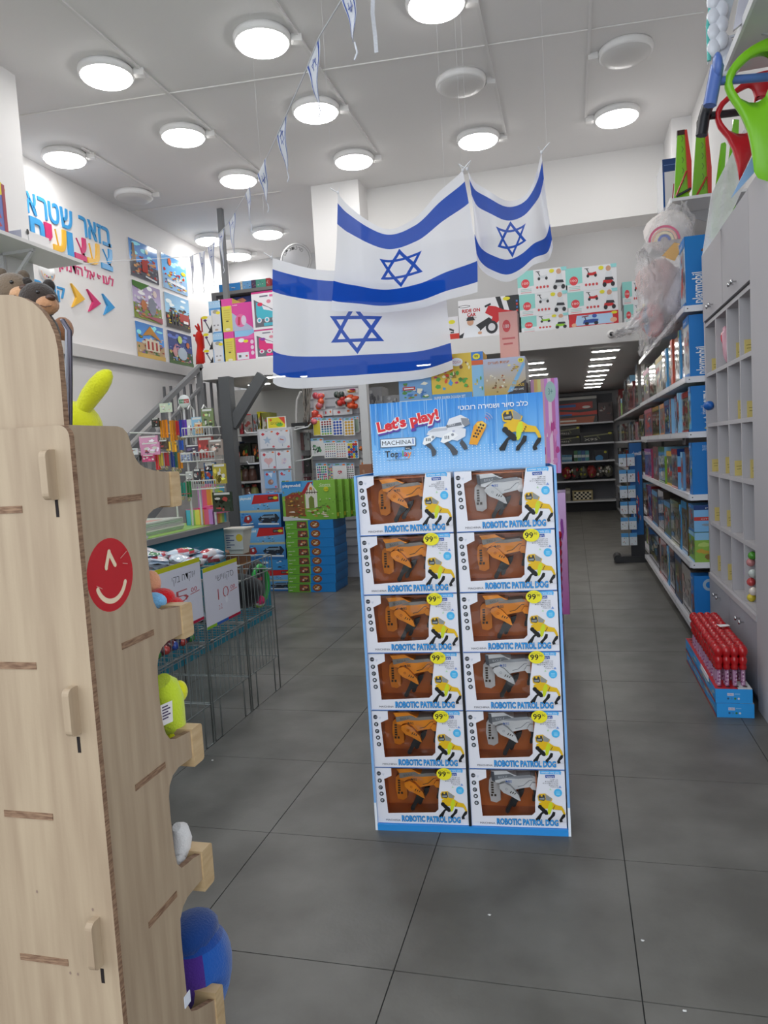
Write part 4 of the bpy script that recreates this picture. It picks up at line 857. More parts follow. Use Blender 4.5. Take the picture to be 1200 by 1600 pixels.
# green and red boards leaning on the far high shelf
def board(px0, pyb, px1, pyt, Y_, lab):
    a, b = at(px0, pyb, Y=Y_), at(px1, pyt, Y=Y_); w = b.x-a.x; t = thing('catapult_board', lab, 'toy board', (a.x, Y_, 2.926))
    zt = b.z; x0 = max(a.x, .725); x1 = max(b.x, x0+.11)
    m_ = MB(C('7cc622')); m_.prism([(x0, 2.926), (x1-.01, 2.926), (x1-.03, zt), (x1-.075, zt)], lambda u, v, d: (u, d, v), Y_, Y_+.03); F = Face(m_, (x0, Y_, 2.926), (1, 0, 0), (0, 0, 1), (0, -1, 0), x1-x0, zt-2.926)
    for q in range(5): F.line([(x1-x0-.052, .1+q*.07), (x1-x0-.042, .12+q*.07), (x1-x0-.052, .14+q*.07)], .004, C('55702a'))
    m_.build('panel', 'gloss', t)
    m_ = MB(C('c02a1e')); m_.prism([(x1-.022, 2.96), (x1, 2.98), (x1+.004, 3.16), (x1-.02, zt-.01), (x1-.034, zt-.01)], lambda u, v, d: (u, d, v), Y_-.03, Y_+.035); m_.build('rim', 'gloss', t)
    m_ = MB(C('b02a1e')); m_.tube([(x0+.012, Y_-.02, 2.95), (x1-.03, Y_-.03, 3.1)], .007, 6); m_.tube([(x0+.012, Y_-.02, 2.945), (x1-.005, Y_-.03, 2.982)], .009, 6, C('1c1c1e')); m_.build('strap', 'gloss', t)
    m_ = MB(C('3a1e1e')); m_.box(x1-.078, x1-.03, Y_-.004, Y_+.034, zt-.03, zt+.002); m_.build('end_cap', 'gloss', t)
board(1053, 310, 1076, 202, 5.5, 'bright green board with red edge on the far high shelf, left one')
board(1080, 308, 1108, 186, 5.68, 'bright green board with red edge on the far high shelf, middle one')
x0, x1, z0, z1 = span(1030, 350, 1053, 246, 6.02)
carton('toy_box', 'navy blue and white upright box left of the green boards', 'toy box', (x0+.035, x1+.03, 6.03, 6.4, 2.926, z1), C('d9dde6'), {'-y': lambda F: (F.r(0, 0, F.w, F.h, C('dcd9dc')), F.r(0, F.h*.8, F.w, F.h, C('1f3f74')), F.r(F.w*.1, F.h*.9, F.w*.8, F.h*.91, C('5f7fb4')), F.r(0, 0, F.w*.12, F.h*.8, C('2a4f94')), F.line([(F.w*.5, F.h*.2), (F.w*.7, F.h*.6)], .008, C('b03a4a')), F.e(F.w*.45, F.h*.25, .014, .02, C('4a4a52')))}, m='gloss')
def plank(pl, Y_, nm, lab, m='gloss', col=C('74bd24'), d=.02, cat='toy board'):
    m_ = MB(col); m_.prism([tuple(at(px, py, Y=Y_)[i] for i in (0, 2)) for px, py in pl], lambda u, v, k: (u, k, v), Y_, Y_+d); return tag(m_.build(nm, m), lab, cat)
plank([(1108, 372), (1127, 224), (1133, 222), (1135, 226), (1130, 300), (1122, 372)], 4.75, 'wrapped_toy', 'narrow green board in clear wrap on top of the grey cabinet, further one')
plank([(1128, 352), (1146, 186), (1155, 187), (1148, 352)], 4.5, 'wrapped_toy', 'short green board end with a dark cap, above the further wrapped board')
plank([(1098, 398), (1112, 302), (1135, 256), (1165, 197), (1174, 212), (1170, 275), (1142, 335)], 4.3, 'polythene_sheet', 'large white polythene sheet leaning on top of the grey cabinet', 'pouch', C('e0dedf'), .02, 'panel')
# oval handled ride-on frames on the cabinet top
def loop_frame(pts_out, hole, Y_, col, dcol, lab, barp, grip, bcol):
    t = thing('ride_on_toy', lab, 'ride-on toy', (at(*pts_out[0], Y=Y_)[0], Y_, 2.42))
    f = lambda p_: tuple(at(p_[0], p_[1], Y=Y_)[i] for i in (0, 2))
    n_ = 40
    def resamp(pl):
        P_ = [Vector(p_) for p_ in pl]+[Vector(pl[0])]; L_ = [0]
        for a_, b_ in zip(P_, P_[1:]): L_.append(L_[-1]+(b_-a_).length)
        out = []
        for q in range(n_):
            s_ = L_[-1]*q/n_; i_ = max(j for j in range(len(L_)-1) if L_[j] <= s_); k_ = (s_-L_[i_])/(L_[i_+1]-L_[i_]); out.append(P_[i_].lerp(P_[i_+1], k_))
        return out
    o_, h_ = resamp(pts_out), resamp(hole)
    # start both rings at the same bearing from the hole centre
    c_ = sum(h_, Vector((0, 0)))/n_
    def st_(l): k = min(range(n_), key=lambda i: abs(math.atan2(l[i].y-c_.y, l[i].x-c_.x)+pi*.999)); return l[k:]+l[:k]
    o_, h_ = st_(o_), st_(h_)
    rows = []
    for d_ in range(5):
        pass
    A = [f(p_) for p_ in o_]; B = [f(p_) for p_ in h_]; Md = [((a[0]+b[0])/2, (a[1]+b[1])/2) for a, b in zip(A, B)]
    ring = [[(x, Y_+.012, z) for x, z in A], [(x, Y_-.008, z) for x, z in [(a[0]*.85+b[0]*.15, a[1]*.85+b[1]*.15) for a, b in zip(A, B)]], [(x, Y_-.008, z) for x, z in [(a[0]*.15+b[0]*.85, a[1]*.15+b[1]*.85) for a, b in zip(A, B)]], [(x, Y_+.012, z) for x, z in B],
            [(x, Y_+.032, z) for x, z in [(a[0]*.15+b[0]*.85, a[1]*.15+b[1]*.85) for a, b in zip(A, B)]], [(x, Y_+.032, z) for x, z in [(a[0]*.85+b[0]*.15, a[1]*.85+b[1]*.15) for a, b in zip(A, B)]], [(x, Y_+.012, z) for x, z in A]]
    MB(col).grid(ring, None, True, True).build('loop_body', 'plastic', t)
    p, q = at(*barp[0], Y=Y_), at(*barp[1], Y=Y_+.1)
    MB(bcol).tube([p, q], .017, 10).build('handlebar', 'plastic', t)
    m_ = MB(bcol); m_.tube([at(*g, Y=Y_-.01) for g in grip], .026, 8); m_.blob(at(*grip[0], Y=Y_-.02), (.02, .035, .05)); m_.build('grip', 'plastic', t)
    return t
loop_frame([(1132, 122), (1140, 104), (1158, 82), (1182, 65), (1205, 55), (1225, 60), (1225, 290), (1180, 275), (1176, 235), (1172, 210), (1160, 180), (1140, 152), (1133, 138)],
           [(1145, 126), (1152, 110), (1170, 92), (1190, 80), (1202, 78), (1206, 100), (1204, 130), (1196, 150), (1185, 158), (1172, 158), (1155, 150), (1147, 138)],
           3.35, C('86d020'), C('6ab018'), 'bright green plastic ride-on frame with an oval hand hole, nearest on the cabinet', [(1118, 127), (1215, 119)], [(1121, 102), (1116, 128), (1109, 165)], C('5a78c0'))
loop_frame([(1116, 178), (1124, 160), (1146, 140), (1180, 112), (1212, 105), (1212, 150), (1180, 150), (1178, 175), (1174, 200), (1176, 240), (1166, 262), (1156, 282), (1154, 262), (1148, 236), (1138, 216), (1122, 198)],
           [(1125, 180), (1132, 164), (1150, 146), (1168, 135), (1176, 138), (1180, 152), (1180, 180), (1176, 200), (1166, 207), (1152, 207), (1138, 201), (1129, 192)],
           3.75, C('d2202a'), C('a8181e'), 'red plastic ride-on frame with an oval hand hole, behind the green one', [(1108, 181), (1180, 172)], [(1106, 165), (1100, 184), (1096, 212)], C('26262c'))
plank([(1142, 310), (1190, 215), (1197, 210), (1178, 270), (1160, 290)], 3.5, 'cardboard_sheet', 'pale blue cardboard sheet between the red and green frames', 'print', C('8fb0dc'), .01, 'cardboard')
# bubble-wrapped tea sets hanging over the edge of the near high shelf
for q, (pl, col, lab) in enumerate((([(1108, 95), (1106, 40), (1112, -10), (1150, -10), (1140, 30), (1122, 80)], C('5fc4bc'), 'turquoise and white plastic tea set in blister pack on the near high shelf, left'), ([(1120, 115), (1128, 62), (1150, 55), (1152, 80), (1136, 120)], C('dfe2ea'), 'white toy cup pack with turquoise rim on the near high shelf, right'))):
    t = thing('blister_pack', lab, 'toy pack', (.7, 3.6, 2.93)); Y_ = 3.6+q*.04
    m_ = MB(C('d9dce2')); m_.prism([tuple(at(px, py, Y=Y_)[i] for i in (0, 2)) for px, py in pl], lambda u, v, k_: (u, k_, v), Y_+.03, Y_+.04); m_.build('backing_card', 'gloss', t)
    m_ = MB(col); m_.tube([at(px, py, Y=Y_) for px, py in pl[:4]], .009, 6)
    m_.build('rim', 'gloss', t)
    m_ = MB(C('e4e6ee'))
    cx = sum(p_[0] for p_ in pl)/len(pl); cy = sum(p_[1] for p_ in pl)/len(pl)
    for w_ in range(7 if q == 0 else 2): m_.blob(at(cx+(w_ % 2)*12-8, cy-35+w_*12 if q == 0 else cy-10+w_*22, Y=Y_), (.03, .02, .04) if q == 0 else (.05, .03, .06), None, 10, 8)
    m_.build('cup', 'gloss', t)
m_ = MB(C('c4c2cc')); a, b = at(1148, 0, Y=3.3), at(1178, 0, Y=3.3); m_.prism([(a.x-.01, a.z-.12), (b.x-.02, 2.93), (b.x+.05, 3.2), (a.x+.05, 3.2)], lambda u, v, k_: (u, k_, v), 3.28, 3.3); tag(m_.build('toy_box', 'gloss'), 'pale grey pack at the top edge of the photo above the white high shelf', 'toy box')
carton('toy_box', 'dark violet box at the top right corner above the high shelf', 'toy box', (.8, 1.1, 2.9, 3.4, 2.926, 3.3), C('2a2440'), {'-x': lambda F: F.busy(random.Random(1), 0, 0, F.w, F.h, [C('4a3a7a'), C('b9b4c4'), C('1c1a2c')], 10)})
# ---- big clear bag with a rainbow cushion at the front of the top aisle shelf
bg_ = thing('plastic_bag', 'large crumpled clear polythene bag with pale plush toys bulging from the top aisle shelf', 'bag', (.6, 5.8, 2.1))
def ringbag(pl, Y_, dy, col, nm, m, seed):
    r_ = random.Random(seed); rows = []
    for (cx, cy, rx) in pl:
        c_ = at(cx, cy, Y=Y_); k_ = (at(cx+rx, cy, Y=Y_)-c_).length
        rows.append([c_+Vector((k_*cos(2*pi*j/30)*(1+r_.uniform(-.08, .08)), dy*sin(2*pi*j/30)*(1+r_.uniform(-.2, .2)), r_.uniform(-.02, .02))) for j in range(30)])
    R2 = []
    for a, b in zip(rows, rows[1:]):
        for f in (0, .34, .67): R2.append([p.lerp(q, f)+Vector((r_.uniform(-.013, .013), r_.uniform(-.013, .013), r_.uniform(-.01, .01))) for p, q in zip(a, b)])
    rows = R2+[rows[-1]]
    m_ = MB(col); m_.grid(rows, None, True, True); m_.face(rows[0]); m_.face(rows[-1]); return m_.build(nm, m, bg_)
ringbag([(1055, 328, 16), (1052, 345, 34), (1045, 380, 42), (1040, 420, 46), (1040, 455, 44), (1036, 490, 36), (1025, 515, 26), (1014, 535, 14), (1004, 552, 5)], 5.42, .14, C('e6e3e3'), 'film_sheet', 'bag', 3)
ringbag([(1000, 395, 5), (1010, 410, 12), (1018, 440, 16), (1016, 480, 20), (1004, 500, 20), (985, 515, 14), (970, 521, 7), (962, 522, 5)], 5.4, .1, C('e6e3e3'), 'film_sheet', 'bag', 5)
m_ = MB(C('eee6e2')); p = at(1046, 362, Y=5.46); m_.blob(p, (.16, .1, .14), wob=.08); m_.blob(at(1030, 440, Y=5.46), (.13, .1, .15), C('d9b4ae'), wob=.25); m_.blob(at(1020, 500, Y=5.46), (.08, .07, .12), C('dc8f8c'), wob=.2); m_.blob(at(1052, 455, Y=5.46), (.1, .08, .16), C('d9cfd4'), wob=.2); m_.blob(at(1012, 500, Y=5.44), (.03, .03, .1), C('9fb4cc'), wob=.2); m_.build('plush_cushion', 'fabric', bg_)
m_ = MB(); F = Face(m_, at(1038, 376, Y=5.29), (1, 0, 0), (0, 0, 1), (0, -1, 0), .3, .3)
for q, c_ in enumerate((C('e07a94'), C('efc4b4'), C('f0e2c4'), C('8a94c4'))): F.ring(.0, .0, .085-.02*q, .1-.02*q, c_, 0, pi, 14)
F.p([(-.02, -.1), (.06, -.02), (.12, -.04), (.06, -.14)], C('e8b878')); m_.build('rainbow_print', 'fabric', bg_)

# ================================================================ LEFT WALL: LETTERING, POSTERS
XW = XL+.004
def wall_face(px, py): p = at(px, py, X=XL); return p
def letters(txt, y_right, z, h, w, col, depth, off, lab, nm='wall_letter'):
    """solid letters on the left wall, read with +y to the right"""
    vs, fs, x0, x1 = glyphs(heb(txt), off); s_ = w/(x1-x0); sc = h/.6
    m_ = MB(col)
    def q(v, d): return (XL+d, y_right-w+(v[0]-x0)*s_, z+v[1]*sc)
    i0 = len(vs)
    from collections import Counter
    ed = Counter()
    for f in fs:
        m_.face([q(vs[k_], depth) for k_ in f])
        for a, b in zip(f, f[1:]+f[:1]): ed[(min(a, b), max(a, b))] += 1
    for (a, b), c_ in ed.items():
        if c_ == 1: m_.face([q(vs[a], 0), q(vs[b], 0), q(vs[b], depth), q(vs[a], depth)])
    return tag(m_.build(nm, 'plastic'), lab, 'letter', 'raised lettering on the left wall')
BL_, YE_, RE_ = C('3f9cd8'), C('eeb83a'), C('cf2f6e')
# every letter with its own span along the wall: (letter, left y, right y)
def wline(rows, z, h, col, depth, off, lab, thick=None):
    for q, r_ in enumerate(rows):
        c_ = r_[3] if len(r_) > 3 else col; zz, hh = (r_[4] if len(r_) > 4 else (z, h))
        letters(r_[0], r_[2], zz, hh, r_[2]-r_[1], c_, depth, off, lab % ({BL_: 'blue', YE_: 'yellow', RE_: 'magenta'}[c_], ORDN[q]))
wline([('ב', 7.185, 7.33), ('ז', 7.10, 7.165), ('א', 6.94, 7.08), ('ר', 6.80, 6.915), ('ש', 6.51, 6.69), ('ט', 6.335, 6.485), ('ר', 6.19, 6.31), ('א', 6.03, 6.165), ('ו', 5.95, 5.99), ('ס', 5.76, 5.92)], 3.785, .195, BL_, .012, .012, '%s raised Hebrew letter, %s from the right in the top line of the wall sign')
wline([('צ', 7.12, 7.325, BL_), ('ע', 6.885, 7.105, YE_), ('צ', 6.68, 6.875, RE_), ('ו', 6.575, 6.66, BL_), ('ע', 6.36, 6.565, YE_), ('י', 6.25, 6.35, RE_), ('ם', 6.05, 6.24, BL_)], 3.53, .215, None, .016, .038, 'thick %s raised letter, %s from the right in the multicoloured line')
wline([('ל', 7.255, 7.32), ('ע', 7.17, 7.245), ('ו', 7.13, 7.155), ('ף', 7.035, 7.115), ('א', 6.90, 6.99), ('ל', 6.825, 6.89), ('ה', 6.705, 6.785), ('ד', 6.62, 6.69), ('מ', 6.53, 6.61), ('י', 6.495, 6.52), ('ו', 6.455, 6.48), ('ן', 6.41, 6.435)], 3.355, .085, RE_, .008, .004, 'thin %s letter, %s from the right in the slogan line')
wline([('ק', 6.36, 6.47), ('ו', 6.305, 6.335), ('מ', 6.17, 6.28), ('ה', 6.03, 6.14)], 3.06, .105, BL_, .01, .012, '%s raised letter, %s from the right in the bottom line before the chevrons')
for q, (pl, c_, nm) in enumerate((([(109, 443), (130, 468), (111, 480), (117, 465)], YE_, 'yellow'), ([(134, 452), (155, 475), (137, 487), (143, 472)], RE_, 'magenta'), ([(158, 459), (177, 481), (161, 492), (166, 478)], BL_, 'blue'))):
    m_ = MB(c_); m_.prism([tuple(at(px, py, X=XL)[i] for i in (1, 2)) for px, py in pl], lambda u, v, d: (d, u, v), XL, XL+.025); tag(m_.build('wall_arrow', 'plastic'), '%s arrowhead pointing right on the left wall' % nm, 'arrow', 'row of arrowheads on the left wall')
m_ = MB(WHITE); p = at(72, 424, X=XL); m_.lathe([(.001, .02), (.105, .02), (.112, .0)], (XL, p.y, p.z+.0), 20, axis='x'); F = Face(m_, (XL+.022, p.y, p.z), (0, 1, 0), (0, 0, 1), (1, 0, 0), .2, .2); F.ring(0, 0, .09, .102, C('e0b4a0'), pi*1.05, pi*1.95)
for q, c_ in enumerate((YE_, RE_, C('5a3a2a'), YE_, BL_)): F.e(-.05+q*.025, -.06+abs(q-2)*.008, .009, .009, c_, 8)
tag(m_.build('round_badge', 'plastic'), 'white round badge with coloured dots below the slogan on the wall', 'badge')
# posters: plain generic stand-in scenes
def p_scene(sd, sky, ground, pal, big):
    def fn(F):
        w, h = F.w, F.h; r_ = random.Random(sd); F.g(0, h*.4, w, h, tuple(min(1, c*1.25) for c in sky), sky); F.r(0, 0, w, h*.42, ground)
        for q in range(5): F.e(r_.uniform(0.1, .9)*w, r_.uniform(.65, .95)*h, w*r_.uniform(.06, .13), h*r_.uniform(.03, .07), tuple(min(1, c*1.5+.15) for c in sky), 10)
        F.busy(r_, 0, h*.04, w, h*.66, pal, 60, .05, .2); big(F, w, h)
    return fn
def big_a(F, w, h): F.r(w*.4, h*.2, w*.6, h*.55, C('b03026')); F.p([(w*.1, h*.9), (w*.16, h*.9), (w*.2, h*.4), (w*.06, h*.4)], C('8a6a4a')); F.line([(w*.5, h*.1), (w*.9, h*.05)], .02, C('d9dde0')); F.e(w*.6, h*.8, .03, .03, C('f0e4c0'))
def big_b(F, w, h): F.e(w*.3, h*.82, w*.07, h*.11, C('e0632c')); F.line([(w*.15, h*.25), (w*.9, h*.2)], h*.08, C('dfe4ea')); F.line([(w*.5, h*.25), (w*.75, h*.42)], h*.05, C('cfd6de')); F.e(w*.85, h*.62, w*.1, h*.06, C('e0c42c')); F.p([(w*.6, h*.55), (w*.72, h*.52), (w*.68, h*.42)], C('c2302c'))
def big_c(F, w, h): F.p([(0, h), (w*.6, h), (w*.3, h*.8), (0, h*.86)], C('4a7a34')); F.e(w*.65, h*.42, w*.14, h*.25, C('8a8e9a')); F.e(w*.35, h*.4, w*.1, h*.14, C('c27a4c')); F.e(w*.78, h*.8, w*.07, h*.1, C('e8d4cc')); F.p([(w*.3, h*.1), (w, 0), (w, h*.16)], C('b0606a'))
def big_d(F, w, h): F.r(w*.55, h*.25, w*.95, h*.5, C('b0342c')); F.r(w*.7, h*.22, w*.9, h*.3, WHITE); [F.r(w*(.2+.13*q), h*.12, w*(.26+.13*q), h*.5, C('23242e')) or F.e(w*(.23+.13*q), h*.56, w*.035, h*.06, C('d9a67a')) or F.r(w*(.21+.13*q), h*.1, w*(.25+.13*q), h*.24, C('d9b92c')) for q in range(3)]
def big_e(F, w, h): F.p([(w*.2, h*.62), (w*.5, h*.95), (w*.9, h*.55), (w*.5, h*.7)], C('c98a34')); F.r(w*.3, h*.22, w*.8, h*.56, C('e4d8c0')); [F.r(w*(.36+.15*q), h*.26, w*(.43+.15*q), h*.5, C('b0342c')) for q in range(3)]; F.r(0, 0, w, h*.12, C('d9b45c'))
def big_f(F, w, h): F.e(w*.48, h*.78, w*.09, h*.12, C('c9e07a')); F.e(w*.55, h*.35, w*.2, h*.2, C('b8c8d4')); F.e(w*.25, h*.38, w*.09, h*.16, C('d9a0a0')); F.e(w*.8, h*.66, w*.07, h*.09, C('d0703c')); F.r(0, 0, w, h*.1, C('4a6a34'))
specs = [((199, 371), (247, 447), p_scene(1, C('4f86c4'), C('5a5a64'), [C('b03a34'), C('c9c4bc'), C('3a3a44'), C('8a8e94'), C('d9a06a')], big_a), 'top left poster on the wall, busy street scene under a blue sky'),
         ((250, 394), (293, 463), p_scene(2, C('5fa0dc'), C('8fb4d8'), [C('dfe6ee'), C('c2302c'), C('4f7aa8'), C('e0c84a')], big_b), 'top right poster, pale aircraft and balloon under blue sky'),
         ((204, 438), (250, 505), p_scene(3, C('a89ab8'), C('8a9a4a'), [C('8a8e9a'), C('c27a4c'), C('b8687a'), C('dcdce2')], big_c), 'middle left poster, grey shapes on a lawn with mauve wall'),
         ((255, 455), (298, 520), p_scene(4, C('8ab4d8'), C('3c3430'), [C('23242e'), C('b0342c'), C('d9b92c'), C('6a7a4a')], big_d), 'middle right poster, dark figures in yellow trousers by a red vehicle'),
         ((208, 499), (255, 566), p_scene(5, C('4f8ad0'), C('c9a87a'), [C('b0342c'), C('e4d8c0'), C('c98a34'), C('4f7a3c'), C('8a6a9a')], big_e), 'bottom left poster, yellow-roofed house on sand'),
         ((259, 514), (300, 573), p_scene(6, C('2a3a74'), C('3a5a34'), [C('c98aa8'), C('d0703c'), C('8aa8d0'), C('d9d48a'), C('4a3a6a')], big_f), 'bottom right poster, night scene with small bright figures')]
PY = ((7.665, 8.265), (8.365, 8.965)); PZ = ((3.565, 3.99), (3.085, 3.51), (2.63, 3.04))
for q, (a_, b_, fn, lab) in enumerate(specs):
    (ya, yb), (za, zb) = PY[q % 2], PZ[q//2]; m_ = MB(C('c9c9cc')); b = (XL, XL+.012, ya, yb, za, zb); m_.box(*b); fn(face_of(m_, b, '+x')); tag(m_.build('poster', 'gloss'), lab, 'poster', 'six posters on the left wall')

# shelf on the front left wall
t = thing('wall_shelf', 'white bracketed shelf on the front left wall, above the plush bears', 'shelf', (-3.76, 4.0, 2.92))
MB(C('d3d1d0')).box(-3.92, -3.6, 1.8, 5.04, 2.92, 2.945).build('board', 'plastic', t)
for y_ in (3.0, 4.55):
    m_ = MB(C('c9c7c8')); bar(m_, (-3.9, y_, 2.66), (-3.66, y_, 2.9), .022); bar(m_, (-3.91, y_, 2.6), (-3.91, y_, 2.9), .025); bar(m_, (-3.9, y_, 2.91), (-3.64, y_, 2.91), .022); m_.build('bracket', 'plastic', t)
p0, p1 = at(13, 362, X=-3.64), at(12, 292, X=-3.64)
carton('toy_box', 'purple and blue toy box with yellow sticker at the left edge on the wall shelf', 'toy box', (-3.88, -3.64, p0.y-.5, p0.y, 2.946, p1.z), C('5f6fb0'), {'+x': lambda F: (F.r(0, 0, F.w, F.h, C('6a78b8')), F.busy(random.Random(3), 0, 0, F.w, F.h*.8, [C('3a4a84'), C('c9a8b0'), C('26262e'), C('b04a5a'), C('d9cfd4')], 14, .15, .4), F.e(F.w*.85, F.h*.9, .08, .05, C('e0cf2c')), F.r(F.w*.94, 0, F.w, F.h, C('a03a4a'))), '+z': lambda F: F.r(0, 0, F.w, F.h, C('b03a4a'))})
p0, p1, p2 = at(78, 390, X=-3.66), at(44, 360, X=-3.66), at(34, 362, X=-3.66)
m_ = MB(C('e4e2e2')); m_.box(-3.8, -3.66, p1.y, p0.y, 2.946, p1.z+.0); m_.box(-3.78, -3.665, p2.y, p1.y, 2.96, p1.z-.01); F = Face(m_, (-3.66, p2.y, 2.96), (0, 1, 0), (0, 0, 1), (1, 0, 0), .1, .1); F.e(.06, .07, .014, .02, BLACK, 10); tag(m_.build('projector_box', 'plastic'), 'small white device with a round lens on the wall shelf', 'device')
# ================================================================ WOODEN PLUSH STAND IN THE FOREGROUND
YA = 1.03; XB = -.803
ws = thing('wooden_display_stand', 'pale plywood slot-together display stand with a red smiling sticker, holding plush toys', 'display stand', (-1.1, 1.2, 0))
P2 = lambda px, py: (lambda p: (p.x, p.z))(at(px, py, Y=YA))
def arc(cx, cz, r, a0, a1, n=8): return [(cx+r*cos(a0+(a1-a0)*i/n), cz+r*sin(a0+(a1-a0)*i/n)) for i in range(n+1)]
fz = lambda u, v, d: (u, d, v)
EDGE = (.54, .41, .33)
def wprism(poly, f, d0, d1, name, par=ws, m='wood'):
    """plywood panel: birch faces and darker ply edges"""
    a = [f(u, v, d0) for u, v in poly]; b = [f(u, v, d1) for u, v in poly]
    m_ = MB(); m_.face(a); m_.face(b); o = m_.build(name, m, par)
    e = MB(); n = len(poly)
    for k in range(n): e.face([a[k], a[(k+1) % n], b[(k+1) % n], b[k]])
    e.build(name+'_edge', 'ply', o)
    return o
zt = P2(95, 664)[1]; xr = XB+.012; xl_ = -1.75
low = [(xl_, 0), (xr, 0)] + arc(xr-.02, zt-.02, .02, 0, pi/2) + [(xl_, zt+.004)]
wprism(low, fz, YA, YA+.012, 'back_panel')
# arched upper panel: its right edge overhangs a little
pz = lambda px, py: (lambda p: (p.x, p.z))(at(px, py, Y=YA+.014))
ap = [pz(px, py) for px, py in ((104, 722), (105, 712), (103, 690), (99, 640), (95, 590), (91, 545), (86, 522), (78, 503), (66, 486), (52, 473), (36, 465), (20, 461), (0, 461), (-25, 466), (-55, 480), (-80, 505), (-95, 540))]
x_ = ap[-1][0]
ap = ap + [(x_-.003, 1.25), (ap[0][0]-.02, 1.25)] + [pz(97, 727), pz(102, 726)]
wprism(ap, fz, YA+.013, YA+.026, 'arched_panel')
# side panel with the cut-outs
prof = [(107, 664), (183, 666), (192, 669), (199, 677), (203, 688), (207, 704), (211, 715), (217, 724), (225, 730), (240, 735), (264, 738), (266, 790), (252, 791), (240, 796), (232, 804), (228, 815), (228, 828), (230, 860), (233, 890), (237, 925), (240, 940), (245, 950), (252, 953), (270, 950), (282, 947), (285, 990), (272, 997), (262, 1002), (253, 1012), (248, 1024), (246, 1040), (247, 1065), (250, 1100), (254, 1128), (259, 1146), (266, 1155), (275, 1154), (285, 1149), (297, 1143), (301, 1183), (290, 1191), (279, 1199), (270, 1212), (265, 1228), (264, 1245), (266, 1270), (269, 1300), (273, 1332), (277, 1350), (284, 1356), (292, 1350), (302, 1341), (314, 1334), (317, 1373), (304, 1388), (293, 1402), (286, 1417), (282, 1436), (283, 1462), (287, 1505), (291, 1545), (294, 1571), (299, 1580), (308, 1578), (320, 1571), (335, 1562), (339, 1606), (339, 1640), (330, 1700)]
PB2_ = lambda px, py: (lambda p: (p.y, p.z))(at(px, py, X=XB))
sp_ = [PB2_(*p) for p in prof]; sp_ = [(max(y, YA+.012), z) for y, z in sp_]
sp_ += [(sp_[-1][0], 0), (YA+.012, 0)]
side = wprism(sp_, lambda u, v, d: (d, u, v), XB, XB-.014, 'side_panel')
side2 = wprism(sp_, lambda u, v, d: (d, u, v), -1.64, -1.654, 'side_panel')
# front slats whose ends cap each bracket
for k, (a_, b_) in enumerate((((264, 737), (282, 790)), ((281, 946), (301, 991)), ((297, 1140), (317, 1185)), ((313, 1331), (333, 1375)), ((334, 1552), (352, 1620)))):
    (ya, za), (yb, zb) = PB2_(*a_), PB2_(*b_); z0, z1 = min(za, zb), max(za, zb); z0 += .0
    r_ = .008; poly = [(ya, z0), (yb-r_, z0)] + arc(yb-r_, z0+r_, r_, -pi/2, 0, 4) + arc(yb-r_, z1-r_, r_, 0, pi/2, 4) + [(ya, z1)]
    m_ = MB(); m_.prism(poly, lambda u, v, d: (d, u, v), XB+.004, -1.66); m_.build('front_slat', 'pine', ws)
# shelf boards behind the side panel and their tab ends on both faces
for k, (c0, c1, zf) in enumerate((((168, 783), (221, 776), .07), ((190, 1008), (240, 990), .07), ((211, 1229), (258, 1197), .07), ((232, 1444), (276, 1398), .07))):
    (ya, za), (yb, zb) = PB2_(*c0), PB2_(*c1); zc = (za+zb)/2
    m_ = MB(); m_.box(XB+.0012, -1.66, ya, yb, zc-.006, zc+.006); m_.build('shelf_board', 'ply', ws)
    m_ = MB(); m_.box(XB-.015, -1.64, YA+.013, yb+.12, zc-.006, zc+.006); m_.build('shelf_board', 'wood', ws)
for c0, c1 in (((0, 796), (35, 797)), ((0, 1038), (57, 1042)), ((7, 1269), (83, 1278)), ((32, 1492), (107, 1506))):
    a, b = at(*c0, Y=YA), at(*c1, Y=YA); zc = (a.z+b.z)/2; xa = a.x if c0[0] else a.x-.05
    MB().box(xa, b.x, YA-.0012, YA+.03, zc-.006, zc+.006).build('shelf_tab', 'ply', ws)
# rounded tongues that lock the side panel, each with its open slot below
for k, (px0, py0, px1, py1, sx0, sy0, sx1, sy1) in enumerate(((65, 703, 90, 781, 86, 781, 93, 808), (102, 1077, 125, 1153, 120, 1151, 127, 1176), (138, 1443, 161, 1520, 157, 1513, 164, 1536))):
    a, b = at(px0, py0, Y=YA-.02), at(px1, py1, Y=YA-.02); w = min(.0125, b.x-a.x)
    cy = YA; r_ = .012
    poly = [(YA+.01, b.z), (YA-.012, b.z)] + arc(YA-.013, b.z+.011, .011, -pi/2, -pi, 4) + arc(YA-.013, a.z-.011, .011, pi, pi/2, 4) + [(YA+.01, a.z)]
    xc = at((px0+px1)/2, (py0+py1)/2, Y=YA-.01).x
    m_ = MB(); m_.prism(poly, lambda u, v, d: (d, u, v), xc-.007, xc+.006); m_.build('locking_tongue', 'wood', ws)
    a, b = at(sx0, sy0, Y=YA), at(sx1, sy1, Y=YA); MB((.12, .09, .09)).box(a.x, b.x, YA-.0008, YA+.002, b.z, a.z).build('slot', 'matte', ws)
